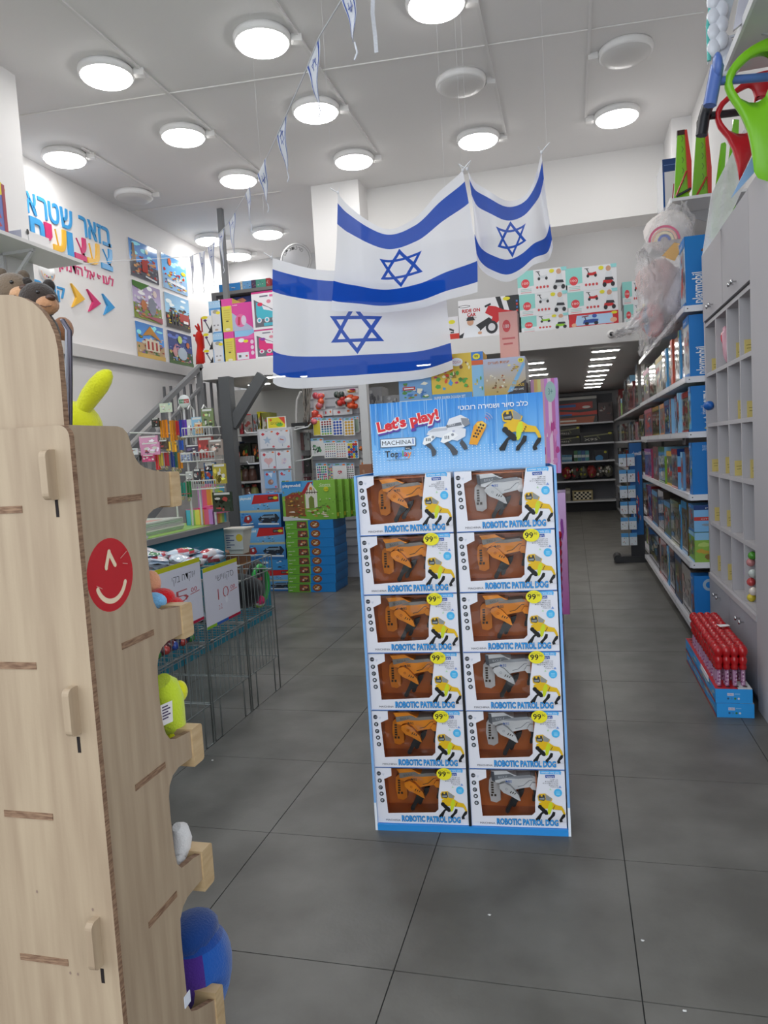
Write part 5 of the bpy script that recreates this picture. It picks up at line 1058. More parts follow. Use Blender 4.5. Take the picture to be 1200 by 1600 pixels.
# red sticker with a winking face
m_ = MB(C('b8141e')); cy, cz = PB2_(173, 898); R_ = .0655
F = Face(m_, (XB, cy, cz), (0, 1, 0), (0, 0, 1), (1, 0, 0), .2, .2, .0002); F.e(0, 0, R_*1.02, R_*1.0, C('b8141e'), 40)
CR = C('e8d3b4'); F.ring(0, -.004, .0385, .0475, CR, pi*1.12, pi*1.88, 24)
for s_ in (-1, 1): F.e(.043*cos(pi*(1.5+.38*s_)), -.004+.043*sin(pi*(1.5+.38*s_)), .0046, .0046, CR, 12)
F.line([(-.013, .014), (-.001, .04)], .0085, CR); F.line([(.013, .016), (-.001, .04)], .0085, CR); F.e(-.001, .041, .0048, .0048, CR, 10); F.e(-.013, .014, .0042, .0042, CR, 10); F.e(.013, .016, .0042, .0042, CR, 10)
F.line([(.03, .025), (.05, .035)], .0012, C('d9a89a')); F.line([(.035, .015), (.05, .012)], .0012, C('d9a89a')); F.line([(-.045, -.012), (-.03, -.02)], .001, C('d9a89a'))
m_.build('smile_sticker', 'gloss', ws)
for px, py in ((145, 1421), (110, 1520), (122, 1522), (58, 1393)):
    m_ = MB(C('8a7468')); p = at(px, py, Y=YA); F = Face(m_, (p.x, YA, p.z), (1, 0, 0), (0, 0, 1), (0, -1, 0), 1, 1, .0006); F.e(0, 0, .002, .003, C('8a7468'), 7); m_.build('scuff_mark', 'matte', ws)

# plush toys on the stand
def bear(px, py, Y_, s, fur, muz, lab, top=True):
    c = at(px, py, Y=Y_); t = thing('plush_bear', lab, 'plush toy', (c.x, c.y, c.z-.2))
    m_ = MB(fur); m_.blob(c, (.072*s, .07*s, .068*s), n=18, m=12); m_.blob(c+Vector((-.02, .02, -.13))*s, (.075*s, .07*s, .1*s)); m_.build('body', 'fabric', t)
    for d in ((-.045, .0, .065), (.012, .05, .062)):
        m_ = MB(tuple(v*.8 for v in fur)); m_.blob(c+Vector(d)*s, (.026*s, .018*s, .028*s)); m_.build('ear', 'fabric', t)
    m_ = MB(muz); m_.blob(c+Vector((.052, -.02, -.026))*s, (.042*s, .044*s, .034*s), n=16, m=10); m_.build('muzzle', 'fabric', t)
    m_ = MB(C('4a3024')); m_.blob(c+Vector((.082, -.035, -.004))*s, (.018*s, .018*s, .0135*s)); m_.build('nose', 'plastic', t)
    for d in ((.042, -.052, .018), (.062, .0, .02)):
        m_ = MB(C('1a1412')); m_.blob(c+Vector(d)*s, (.0075*s,)*3); m_.build('eye', 'gloss', t)
    m_ = MB(C('5a3a2c')); m_.tube([c+Vector((.058, -.064, -.034))*s, c+Vector((.075, -.062, -.042))*s, c+Vector((.09, -.045, -.036))*s], .0016*s, 4); m_.build('mouth', 'fabric', t)
bear(20, 455, 1.3, .54, C('756453'), C('c99a74'), 'greyish brown plush bear at the left edge, peeping over the wooden stand')
bear(60, 470, 1.3, .54, C('3d342f'), C('b98864'), 'dark brown plush bear beside the greyish one on top of the stand')
m_ = MB(C('b03048')); c = at(4, 468, Y=1.3); m_.blob(c, (.04, .03, .015)); tag(m_.build('red_scarf', 'fabric'), 'red plush scarf showing at the left edge above the arch', 'scarf')
# metal hook frame with a round brown plush at the arch edge
t = thing('hook_rack', 'bent grey metal rod frame standing behind the arched panel', 'wire rack', (-.98, 1.3, 0))
m_ = MB(C('5a5660')); a = [at(px, py, Y=1.25) for px, py in ((98, 500), (109, 517), (110, 600), (109, 760), (110, 900))]; m_.tube(a, .0045, 8); a = [at(px, py, Y=1.28) for px, py in ((96, 499), (104, 515), (105, 620), (107, 760), (108, 900))]; m_.tube(a, .0035, 8, C('8a8a90')); m_.build('rod', 'metal', t)
m_ = MB(C('a8785a')); c = at(99, 514, Y=1.42); m_.blob(c, (.02, .024, .026)); m_.blob(c+Vector((-.004, -.028, -.01)), (.014, .01, .014), C('c0281e')); tag(m_.build('plush_ball', 'fabric'), 'small round brown plush with a red patch, hanging by the arch', 'plush toy')
# yellow long-eared plush
t = thing('plush_rabbit', 'bright yellow plush toy with one raised ear behind the wooden side panel', 'plush toy', (-1.05, 1.2, 1.2))
Y_ = 1.36; c = at(128, 664, Y=Y_); YL = C('dede2a')
m_ = MB(YL); m_.blob(at(118, 672, Y=Y_), (.055, .06, .062), n=20, m=12); m_.blob(at(118, 760, Y=Y_), (.07, .06, .1)); m_.build('body', 'fabric', t)
m_ = MB(YL); m_.tube([at(px, py, Y=Y_-.01) for px, py in ((124, 648), (131, 636), (142, 618), (154, 602), (163, 590), (169, 583), (172, 579))], [.011, .0175, .021, .0215, .018, .012, .004], 14); m_.build('ear', 'fabric', t)
# second shelf: peach hand and red and blue plush
t = thing('plush_doll', 'red and blue plush doll with a peach hand on the upper shelf of the stand', 'plush toy', (-.9, 1.27, 1.0))
m_ = MB(C('c4161e')); m_.blob(at(252, 934, X=-.87), (.03, .03, .021)); m_.blob(at(265, 943, X=-.86), (.03, .03, .014)); m_.build('sleeve', 'fabric', t)
m_ = MB(C('7fb8e4')); m_.blob(at(240, 940, X=-.87), (.03, .02, .02)); m_.build('trim', 'fabric', t); m_ = MB(C('e0a07c')); m_.blob(at(237, 911, X=-.9), (.02, .02, .028)); m_.build('hand', 'fabric', t)
# yellow-green plush
t = thing('plush_bird', 'yellow green plush toy with a white care tag on the third stand shelf', 'plush toy', (-.9, 1.25, .7)); X_ = -.86
m_ = MB(C('c8dc38')); m_.tube([at(px, py, X=X_) for px, py in ((252, 1064), (256, 1070), (260, 1090), (264, 1115), (267, 1135), (266, 1150), (262, 1156))], [.02, .03, .036, .034, .032, .024, .008], 14); m_.build('body', 'fabric', t)
m_ = MB(C('dcdc20')); m_.blob(at(280, 1080, X=X_+.01), (.018, .02, .024)); m_.build('arm', 'fabric', t); m_ = MB(C('dcdc20')); m_.blob(at(272, 1148, X=X_+.01), (.015, .018, .016)); m_.build('foot', 'fabric', t)
m_ = MB(C('d9d4d2')); p = at(253, 1116, X=X_+.047); F = Face(m_, (X_+.043, p.y, p.z-.026), (.25, .97, 0), (.05, .0, 1), (.97, -.25, 0), .04, .044); F.r(0, 0, .032, .044, C('d9d4d2'))
for q in range(5): F.r(.004, .036-q*.006, .02+.006*(q % 2), .039-q*.006, C('4a3a5a'))
m_.build('care_tag', 'matte', t)
# white plush
m_ = MB(C('dcd9d8')); m_.tube([at(px, py, X=-.85) for px, py in ((276, 1292), (281, 1296), (284, 1310), (283, 1328), (280, 1342), (281, 1352))], [.01, .019, .022, .02, .014, .006], 12); m_.blob(at(281, 1345, X=-.84), (.012, .014, .013)); tag(m_.build('plush_ear', 'fabric'), 'white plush toy on the fourth shelf of the wooden stand', 'plush toy')
# blue and purple ball plush
t = thing('plush_ball', 'blue and purple quilted ball plush at the bottom of the wooden stand', 'plush toy', (-.85, 1.3, .15))
c = at(310, 1512, X=-.883); m_ = MB(); rows = []; A, B_, D_ = .075, .088, .112
cols_ = [C('2357a8'), C('2d6cbc'), C('4a2f86'), C('2460b4')]
for a in range(15):
    th = pi*a/14; rows.append([c+Vector((sin(th)*cos(p_)*A, sin(th)*sin(p_)*B_, cos(th)*D_))*(1+.02*cos(8*p_)) for p_ in [2*pi*k/24 for k in range(24)]])
m_.grid(rows, lambda a, b: C('1b4590') if a < 4 else (C('4a2a80') if 16 <= b <= 20 and a < 10 else C('1e56a8') if a < 8 else C('2a68ba')), True, True); m_.build('body', 'fabric', t)
m_ = MB(C('1b3f80')); m_.blob(c+Vector((-.01, 0, .085)), (.06, .075, .04)); m_.build('hood', 'fabric', t)
m_ = MB(C('d9dce6')); p = at(293, 1562, X=-.8); m_.box(-.802, -.8, p.y-.01, p.y+.012, p.z-.012, p.z+.012); m_.build('care_tag', 'matte', t)

# ================================================================ COUNTER
TEAL = C('2c7f96')
ct = thing('shop_counter', 'teal blue shop counter with a lime green top', 'counter', (-3.2, 4.0, 0))
XC = -2.54
m_ = MB(TEAL); m_.box(-3.3, XC, 2.6, 4.95, 0.0, .85); m_.build('body', 'matte', ct)
m_ = MB(C('8a8a8c')); m_.box(-3.5, XC+.03, 2.55, 5.0, .845, .88); m_.build('edge_band', 'plastic', ct)
m_ = MB(C('a6d26a')); m_.box(-3.47, XC-.01, 2.57, 4.97, .88, .884); m_.build('counter_top', 'plastic', ct)
m_ = MB(TEAL); m_.box(-3.3, XC, 4.95, 5.72, 0.0, .36); m_.build('low_end', 'matte', ct)
# on the low end: carton and bin
carton('brown_carton', 'plain brown cardboard carton at the end of the teal counter', 'carton', (-2.95, -2.62, 5.1, 5.55, .361, .62), C('7a5234'), {'-y': lambda F: F.r(0, F.h*.8, F.w, F.h*.84, C('9a7248')), '+x': lambda F: F.r(0, F.h*.5, F.w, F.h*.56, C('9a7248'))})
t = thing('plastic_bin', 'white tapered plastic bin with a printed notice at the counter end', 'bin', (-2.72, 5.2, .62))
m_ = MB(C('d4d2c8')); x0, x1, z0, z1 = span(351, 868, 380, 826, 5.05); rows = [[(x0+d+k*(x1-x0-2*d), 5.05+e, z) for k, e in ((0, d), (1, d), (1, .16-d), (0, .16-d))] for z, d in ((.622, .03), (z1, 0.0))]; m_.grid(rows, None, False, True); m_.face(rows[0]); m_.box(x0-.012, x1+.012, 5.04, 5.22, z1-.01, z1+.002); m_.build('tub', 'plastic', t)
m_ = MB(WHITE); F = Face(m_, (x0+.01, 5.055, .66), (1, 0, 0), (0, -.08, 1), (0, -1, 0), .1, .1); F.r(0, 0, x1-x0-.02, z1-.69, C('cfd0cc')); F.e((x1-x0)*.72, (z1-.69)*.7, .028, .03, C('e0c43a'), 10)
for q in range(6): F.r(.012, .015+q*.018, .045+.035*(q % 2), .022+q*.018, C('4a5580'))
m_.build('notice', 'matte', t)
# brochures, dispenser and small shelf on the counter
for q in range(7):
    z_ = .885+q*.012; m_ = MB(rnd.choice((C('cfd6cc'), C('bcd0bc'), C('dcdcd4')))); p = at(263, 812, X=-2.75); m_.box(-2.98, -2.62+rnd.uniform(-.01, .01), 4.05+rnd.uniform(-.01, .01), 4.52, z_, z_+.01); F = Face(m_, (-2.65, 4.05, z_+.0102), (-1, 0, 0), (0, 1, 0), (0, 0, 1), .3, .5); F.r(.02, .05, .12, .3, C('d9a89a')) if q == 6 else None
    tag(m_.build('magazine', 'print'), 'pale green magazine, %s from the bottom of the pile on the counter' % ORDN[q], 'magazine', 'pile of magazines on the counter')
t = thing('counter_dispenser', 'rainbow cardboard counter display holding pink pieces', 'counter display', (-2.72, 4.85, .885))
RB = [C('5ab8d8'), C('9ad07a'), C('ece46a'), C('f0a84a'), C('ea6a8a'), C('c88ad0')]
m_ = MB(C('e8b0c4')); x0, x1 = -2.74, -2.52; ya, yb = 4.77, 4.97
for side in ('f', 'r', 'l', 'k'):
    for q in range(6):
        u0, u1 = q/6, (q+1)/6; hA, hB = .13, .09
        if side == 'f': m_.box(x0+(x1-x0)*u0, x0+(x1-x0)*u1, ya, ya+.004, .885, .885+.11, RB[q])
        if side == 'r': m_.box(x1-.004, x1, ya+(yb-ya)*u0, ya+(yb-ya)*u1, .885, .885+.1, RB[5-q])
        if side == 'k': m_.box(x0+(x1-x0)*u0, x0+(x1-x0)*u1, yb-.004, yb, .885, .885+.27, RB[5-q])
m_.box(x0, x0+.004, ya, yb, .885, 1.0); m_.build('tray', 'print', t)
m_ = MB(C('e86aa4')); m_.prism([(-.05, 0), (.05, 0), (.06, .1), (.02, .16), (-.03, .12)], lambda u, v, d: ((x0+x1)/2+u, yb+d, 1.15+v), -.006, -.002); F = Face(m_, ((x0+x1)/2, yb-.006, 1.15), (1, 0, 0), (0, 0, 1), (0, -1, 0), .1, .1); F.e(0, .05, .03, .03, C('f4e4ec')); F.e(.08, -.06, .03, .03, C('d9dc3a')); m_.build('crest', 'print', t)
m_ = MB(C('e23f86'))
for q in range(7): m_.box(x0+.03+.03*q, x0+.08+.03*q, ya+.03+.04*(q % 3), ya+.2+.03*(q % 2), .96+.008*(q % 3), .99+.012*(q % 3), C('e23f86') if q % 2 else C('e878a8'))
m_.build('pink_pieces', 'plastic', t)
t = thing('counter_shelf', 'small open brown shelf of toys standing on the near end of the counter', 'shelf', (-2.6, 3.4, .885))
m_ = MB(C('8a6a50')); m_.box(-2.72, -2.66, 3.2, 3.95, .885, 1.32); m_.box(-2.9, -2.66, 3.92, 3.95, .885, 1.32); m_.build('panel', 'matte', t); m_ = MB(C('c4c4c8')); m_.box(-2.86, -2.55, 3.2, 3.97, .885, .9); m_.build('tray', 'plastic', t)
for q, c_ in enumerate((C('2c2c24'), C('b0342c'), C('c2b82c'), C('3a3430'))): carton('toy_box', 'small %s toy pack on the brown counter shelf' % ('dark', 'red', 'yellow', 'brown')[q], 'toy pack', (-2.65, -2.58, 3.3+q*.15, 3.43+q*.15, .9, 1.02+.04*q), c_, {'+x': lambda F: F.busy(random.Random(int(F.h*999)), 0, 0, F.w, F.h, [C('c9c42a'), C('2a2a24'), C('b0402c'), C('d9d4c4')], 8), '-y': lambda F: F.busy(random.Random(int(F.h*99)), 0, 0, F.w, F.h, [C('c9c42a'), C('2a2a24'), C('b0402c')], 6)}, 'toy packs on the counter shelf')

# ================================================================ HANGING GOODS RACKS BY THE TILL
hr = thing('wire_goods_rack', 'white wire spinner rack crowded with lanyards, magazines and toys above the counter', 'wire rack', (-3.2, 4.9, .885))
m_ = MB(C('d4d4d2')); YR = 4.72
for px in (262, 285, 300, 322):
    p = at(px, 640, Y=YR); m_.tube([(p.x, YR+.02, .885), (p.x, YR+.02, p.z+.0)], .008, 6); m_.tube([(p.x, YR+.02, p.z), (p.x+.0, YR-.03, p.z+.03), (p.x, YR-.06, p.z)], .006, 6)
m_.build('upright', 'plastic', hr)
for px0, px1, py in ((285, 332, 683), (283, 336, 722), (300, 338, 765)):
    m_ = MB(C('d9d9d6')); a, b = at(px0, py, Y=YR-.1), at(px1, py, Y=YR-.1)
    for dy in (0, .13):
        for dz in (0, .06): m_.tube([(a.x, a.y+dy, a.z+dz), (b.x, b.y+dy, a.z+dz+.0)], .004, 5)
    for q in range(12): x_ = a.x+(b.x-a.x)*q/11; m_.tube([(x_, a.y, a.z+.06), (x_, a.y, a.z), (x_, a.y+.13, a.z)], .003, 4)
    m_.build('wire_basket', 'plastic', hr)['kind'] = 'stuff'
m_ = MB(C('cfcfcc'))
for py in (676, 706, 740): a, b = at(203, py, Y=YR), at(290, py+2, Y=YR); m_.tube([a, b], .006, 6)
m_.build('cross_bar', 'plastic', hr)
m_ = MB(C('cfd8c0')); a, b, = at(250, 645, Y=YR-.05), at(268, 629, Y=YR-.05); bb_ = (a.x, b.x, YR-.05, YR-.046, a.z, b.z); m_.box(*bb_); F = face_of(m_, bb_, '-y'); F.busy(random.Random(3), 0, 0, F.w, F.h, [C('a8c88a'), C('d9a89a'), C('e4e4d0'), C('8ab0c0')], 12); tag(m_.build('sign_card', 'print'), 'small pale picture card clipped on top of the wire rack', 'sign')
p = at(288, 627, Y=YR-.05); m_ = MB(C('e0e2e0')); m_.lathe([(.001, 0), (.045, 0), (.045, .006), (.001, .006)], (p.x, YR-.056, p.z), 20, axis='y'); F = Face(m_, (p.x, YR-.056, p.z), (1, 0, 0), (0, 0, 1), (0, -1, 0), .1, .1); F.r(-.038, -.014, .002, .014, C('3a7a4a')); F.r(.0, -.014, .038, .014, C('b0342c')); F.t(heb('קופה'), -.03, -.008, .016, WHITE, w=.06); tag(m_.build('round_sign', 'print'), 'white round sign with a red and green band over the wire rack', 'sign')
# lanyards and key chains
lan = [(253, 657, 684, 'd98a1e'), (258, 656, 684, 'c9781a'), (268, 657, 690, 'd9901e'), (273, 657, 688, 'b06a1a'), (278, 658, 680, 'b01e2a'), (283, 656, 682, '2a3f9a'), (288, 656, 680, '5a3a9a'), (246, 708, 734, 'd0343a'), (251, 708, 728, 'a8943a'), (260, 707, 728, '9a2a34'), (270, 706, 730, '22357a'), (276, 706, 730, '2a5a4a'), (281, 707, 732, 'b8741e'), (286, 754, 775, '2a7a6a'), (295, 752, 777, '2a6a3a'), (263, 690, 704, 'd8b04a'), (272, 690, 706, 'd89a2a'), (283, 688, 703, '2f4f9a')]
for q, (px, ya, yb, c_) in enumerate(lan):
    t_ = thing('lanyard', '%s lanyard, %s in the %s row of the wire rack' % ({'d': 'orange', 'c': 'amber', 'b': 'reddish', '2': 'dark blue or green', '5': 'purple', 'a': 'olive', '9': 'maroon'}[c_[0]], ORDN[q], 'upper' if ya < 670 else 'middle' if ya < 720 else 'lower'), 'lanyard', at(px, ya, Y=YR-.02), 0, 'lanyards on the wire rack')
    a, b = at(px, ya, Y=YR-.02), at(px+.5, yb, Y=YR-.02); m_ = MB(C(c_))
    for s_ in (-.008, .008): m_.box(a.x+s_-.0075, a.x+s_+.0075, YR-.025+s_*.4, YR-.02+s_*.4, b.z, a.z, C(c_) if s_ < 0 else tuple(min(1, v*1.2) for v in C(c_)))
    m_.build('strap', 'fabric', t_); m_ = MB(C('c9b98a')); m_.lathe([(.008, -.002), (.0135, 0), (.008, .002)], (b.x, YR-.022, b.z-.016), 10, axis='y'); m_.tube([(b.x, YR-.022, b.z), (b.x, YR-.022, b.z-.012)], .003, 5); m_.build('clasp', 'metal', t_)
goods = [(219, 700, 246, 680, 'e0a0c0', 'pink carded toy set, upper'), (222, 712, 250, 690, 'dc94b8', 'pink carded toy set, lower'), (240, 668, 250, 653, '2c2c28', 'black key charm with neon parts'), (226, 722, 244, 710, 'c84a7a', 'magenta carded toy'), (206, 711, 219, 700, 'd4d4d8', 'white price board'), (249, 702, 262, 687, '4a3a2c', 'brown figure key ring'),
         (295, 681, 303, 655, 'dcdcd4', 'white carded toy'), (303, 680, 318, 651, '8fc0dc', 'pale blue booklet'), (308, 678, 318, 660, 'e0b070', 'orange picture pack'), (320, 668, 336, 638, '7a8a5a', 'green comic magazine'), (291, 714, 312, 694, '4a4058', 'dark round blister pack'), (284, 722, 300, 708, '8a94b8', 'blue striped pack'), (313, 716, 334, 682, 'a03a34', 'red activity book'), (330, 712, 350, 686, '9a8a80', 'pale picture magazine'),
         (308, 756, 316, 732, '3a3a3e', 'black and grey marker pack'), (313, 756, 323, 732, 'cf8a3a', 'orange pencil pack'), (322, 756, 338, 722, '2f5a8a', 'dark blue workbook'), (336, 756, 354, 724, 'b8a84a', 'yellow workbook'), (294, 752, 304, 736, 'b8b8b4', 'silver toy pack'), (286, 772, 301, 770, 'a03030', 'red bead pack'), (334, 800, 362, 768, '3a4438', 'dark green poster roll pack'), (322, 736, 332, 722, 'dcd4cc', 'small white card pack')]
for q, (a0, b0, a1, b1, c_, lab) in enumerate(goods):
    x0, x1, z0, z1 = span(a0, b0, a1, b1, YR-.03-.004*(q % 5)); y_ = YR-.035-.012*(q % 5); r_ = random.Random(q)
    m_ = MB(C(c_)); b_ = (x0, x1, y_, y_+.012, z0, z1); m_.box(*b_); F = face_of(m_, b_, '-y'); base = C(c_); F.busy(r_, 0, 0, F.w, F.h*.85, [tuple(min(1, v*k) for v in base) for k in (.5, .7, 1.3, 1.6)]+[C('d9d4cc'), C('b04a44')], 12, .12, .45); F.r(F.w*.1, F.h*.86, F.w*.9, F.h*.97, C('dcdad4'))
    o = m_.build('carded_toy' if 'book' not in lab and 'mag' not in lab else 'booklet', 'gloss'); tag(o, lab+' on the wire rack over the counter', 'carded toy' if 'book' not in lab else 'booklet')

# ================================================================ WIRE DUMP BINS
WIRE = C('959a98')
XF, XK = -1.69, -2.3
def dump_bin(ya, yb, lab, ztop=.78):
    t = thing('wire_dump_bin', lab, 'wire basket', ((XF+XK)/2, (ya+yb)/2, 0), 0, 'wire dump bins in front of the counter')
    zs = [.19, .48, .70, ztop]; O = Vector(((XF+XK)/2, (ya+yb)/2, 0))
    def panel(p, q, nm, zb=.19, n=9, lev=zs):
        m_ = MB(WIRE); p, q = Vector(p), Vector(q)
        for z_ in lev: m_.tube([p+Vector((0, 0, z_)), q+Vector((0, 0, z_))], .0032, 5)
        for k in range(1, n): c = p.lerp(q, k/n); m_.tube([c+Vector((0, 0, zb)), c+Vector((0, 0, ztop))], .002, 4, cap=False)
        o = m_.build(nm, 'metal', t); o['kind'] = 'stuff'
    panel((XF, ya, 0), (XF, yb, 0), 'front_wire_panel'); panel((XK, ya, 0), (XK, yb, 0), 'back_wire_panel'); panel((XF, ya, 0), (XK, ya, 0), 'end_wire_panel', n=12); panel((XF, yb, 0), (XK, yb, 0), 'end_wire_panel', n=12)
    m_ = MB(WIRE)
    for k in range(9): y_ = ya+(yb-ya)*k/8; m_.tube([(XF, y_, .47), (XK, y_, .47)], .002, 4, cap=False)
    for k in range(4): x_ = XF+(XK-XF)*k/3; m_.tube([(x_, ya, .468), (x_, yb, .468)], .0025, 4, cap=False)
    o = m_.build('floor_grid', 'metal', t); o['kind'] = 'stuff'
    for x_ in (XF, XK):
        for y_, s_ in ((ya, 1), (yb, -1)): m_ = MB(WIRE); m_.tube([(x_, y_, ztop), (x_, y_, .004), (x_, y_+s_*.07, .004), (x_, y_+s_*.07, .19)], .0034, 6); m_.build('leg', 'metal', t)
    m_ = MB(C('9a9e9c'))
    for z_ in (.7, .48):
        for k in (.1, .5, .9): y_ = ya+(yb-ya)*k; m_.lathe([(.005, -.012), (.007, 0), (.005, .012)], (XF, y_, z_), 6, axis='y')
    m_.build('clip', 'metal', t)
    return t
BINS = [(2.5, 3.03), (3.05, 3.45), (3.47, 3.85)]
dump_bin(*BINS[0], 'nearest wire dump bin, partly behind the wooden stand, piled with sweet bags'); dump_bin(*BINS[1], 'middle wire dump bin with the handwritten ten shekel sign'); dump_bin(*BINS[2], 'farthest wire dump bin, holding black and green ball toys')
def sign(px0, py0, px1, py1, l1_, l2, lab, skew):
    """printed paper sheet tied to the front of a bin"""
    a, b = at(px0, py1, X=XF+.012), at(px1, py0, X=XF+.012); m_ = MB(C('dcdbe4')); h = .29; w = b.y-a.y; z0 = a.z
    F = Face(m_, (XF+.012, a.y, z0), (0, 1, 0), (0, 0, 1), (1, 0, 0), w, h); F.r(0, 0, w, h, C('dcdbe4')); F.k = 1
    m_.face([(XF+.0105, a.y, z0), (XF+.0105, a.y+w, z0), (XF+.0105, a.y+w, z0+h), (XF+.0105, a.y, z0+h)]); F.k = 2
    F.r(0, h*.93, w, h, C('c4c41e')); F.r(0, 0, w*.28, h*.045, C('8ab82a')); F.r(w*.28, 0, w*.62, h*.045, C('2f5fb0')); F.r(w*.62, 0, w, h*.045, C('b0183a'))
    F.t(heb(l1_), w*.86, h*.72, h*.12, C('5a5a60'), w=w*.52, al='r', off=-.012); F.t(l2, w*.36, h*.4, h*.2, C('c2565c'), w=w*.32, off=-.018); F.t('00', w*.74, h*.5, h*.07, C('c24a50'), w=w*.14); F.line([(w*.72, h*.47), (w*.94, h*.49)], .003, C('c24a50'))
    F.t(heb('2 ב'), w*.36, h*.24, h*.09, C('c27a80'), w=w*.1); F.e(w*.6, h*.36, .014, .018, C('e8e8ee'), 10)
    return tag(m_.build('price_sign', 'matte'), lab, 'sign', 'handwritten price signs on the bins')
sign(250, 931, 316, 1000, 'אקדח בקי', '5', 'handwritten price sign on the nearest bin, half hidden by the wooden stand', 0)
sign(324, 905, 372, 985, 'סקווישי', '10', 'handwritten price sign reading ten on the middle bin', 0)
# sweet bags heaped in the first two bins
n = 0
for (ya, yb) in BINS[:2]:
    for k in range(20):
        x_, y_ = rnd.uniform(XK+.1, XF-.09), rnd.uniform(ya+.09, yb-.08); z_ = .58+.03*(k//2)+rnd.uniform(0, .03) if k < 8 else rnd.uniform(.76, .85)
        if k < 4: z_ = .5
        m_ = MB(C('c9c4c4')); Rm = Matrix.Rotation(rnd.uniform(0, 6), 3, 'Z') @ Matrix.Rotation(rnd.uniform(-.3, .3), 3, 'X')
        rows = []
        for a in range(7):
            u = -1+2*a/6; rows.append([Vector((x_, y_, z_+.045))+Rm @ Vector((u*.085, cos(2*pi*j/12)*.062*(1-.15*u*u), sin(2*pi*j/12)*.032*(1-abs(u)**3)+rnd.uniform(-.005, .005))) for j in range(12)])
        r_ = random.Random(n); cl = [C('d9d0d0'), C('c9c9d0'), C('b0303a'), C('dcdce0'), C('3a7a4a'), C('c24a54'), C('a8c4dc'), C('d0c4c8')]
        m_.grid(rows, lambda a, b: r_.choice(cl) if 1 < a < 5 else C('c9d4de'), True, True)
        c_ = Vector((x_, y_, z_+.062)); u, v = Rm @ Vector((1, 0, 0)), Rm @ Vector((0, 1, 0)); F = Face(m_, c_+u*.05-v*.055, u, v, Rm @ Vector((0, 0, 1)), .05, .11); F.r(0, 0, .042, .11, C('9fc4e2')); F.r(.006, .02, .02, .09, C('cf4a54')); F.r(.026, .03, .034, .08, WHITE)
        tag(m_.build('sweet_bag', 'gloss'), 'small sweet bag with pale blue header, %s laid in the %s wire bin' % (ORDN[k], 'nearest' if ya < 3 else 'middle'), 'bag of sweets', 'sweet bags heaped in the bins'); n += 1
# dark packs at the bottom of the near bin, seen under the sign
for q in range(6):
    m_ = MB(rnd.choice((C('1c2a4a'), C('2a3a2c'), C('5a2024')))); y_ = 2.6+q*.07; m_.blob((XF-.08, y_, .535), (.06, .04, .035), wob=.2, seed=q); m_.blob((XF-.03, y_, .53), (.02, .02, .02), rnd.choice((C('a83a34'), C('2f4a9a'), C('3a7a3a'))), 8, 6)
    tag(m_.build('foil_pack', 'gloss'), 'dark shiny foil pack, %s from the near end at the bottom of the nearest bin' % ORDN[q], 'packet', 'foil packs at the bottom of the nearest bin')
# ball toys in the far bin
t = thing('catch_ball_set', 'black round catch paddle with green rim in the farthest wire bin', 'toy', (-1.9, 3.66, .49))
c = at(398, 905, X=-1.84); m_ = MB(C('1c1e1e')); m_.lathe([(.001, .0), (.13, .0), (.145, .012), (.13, .028), (.001, .02)], (c.x, c.y, c.z-.03), 26, axis='x'); m_.build('disc', 'fabric', t)
m_ = MB(C('2fae4a')); m_.tube([(c.x+.032, c.y+.105*cos(a), c.z-.03+.105*sin(a)) for a in [2*pi*k/24 for k in range(25)]], .016, 8); m_.build('rim', 'plastic', t)
m_ = MB(C('3fe05a')); F = Face(m_, (c.x+.034, c.y-.06, c.z-.06), (0, 1, 0), (0, 0, 1), (1, 0, 0), .1, .1); F.r(0, 0, .06, .04, C('3fe05a')); F.r(.02, .05, .09, .07, C('c24a54')); F.r(0, -.02, .05, .0, C('d96a74')); m_.build('header_card', 'print', t)
c = at(405, 940, X=-1.76); m_ = MB(C('8fc43a')); m_.blob(c, (.035, .035, .035), n=16, m=10); m_.blob(c+Vector((.008, -.008, .008)), (.031, .031, .031), C('d0386a'), 14, 9); m_.blob(c+Vector((.003, -.003, .003)), (.0345, .0345, .0335), C('dcdccc'), 14, 9); tag(m_.build('play_ball', 'fabric'), 'green and pink soft ball leaning on the far bin front', 'ball')
c = at(393, 935, X=-1.8); m_ = MB(C('8ab034')); m_.blob(c, (.033, .033, .033)); tag(m_.build('play_ball', 'fabric'), 'olive green soft ball behind the pink and green one', 'ball')
c = at(372, 930, X=-1.85); m_ = MB(C('1a1a1c')); m_.blob((c.x, c.y+.03, .59), (.13, .1, .1), wob=.1); tag(m_.build('black_pouch', 'fabric'), 'black fabric pouch slumped at the near side of the far bin', 'pouch')
m_ = MB(C('d9dcd8')); c = Vector((-1.93, 3.74, .545)); m_.blob(c, (.06, .05, .07), wob=.3, seed=4); m_.blob(c+Vector((.03, 0, .03)), (.04, .04, .03), C('e0dc4a'), wob=.3, seed=2); tag(m_.build('clear_bag', 'gloss'), 'crumpled clear bag with a yellow edge in the far wire bin', 'bag')
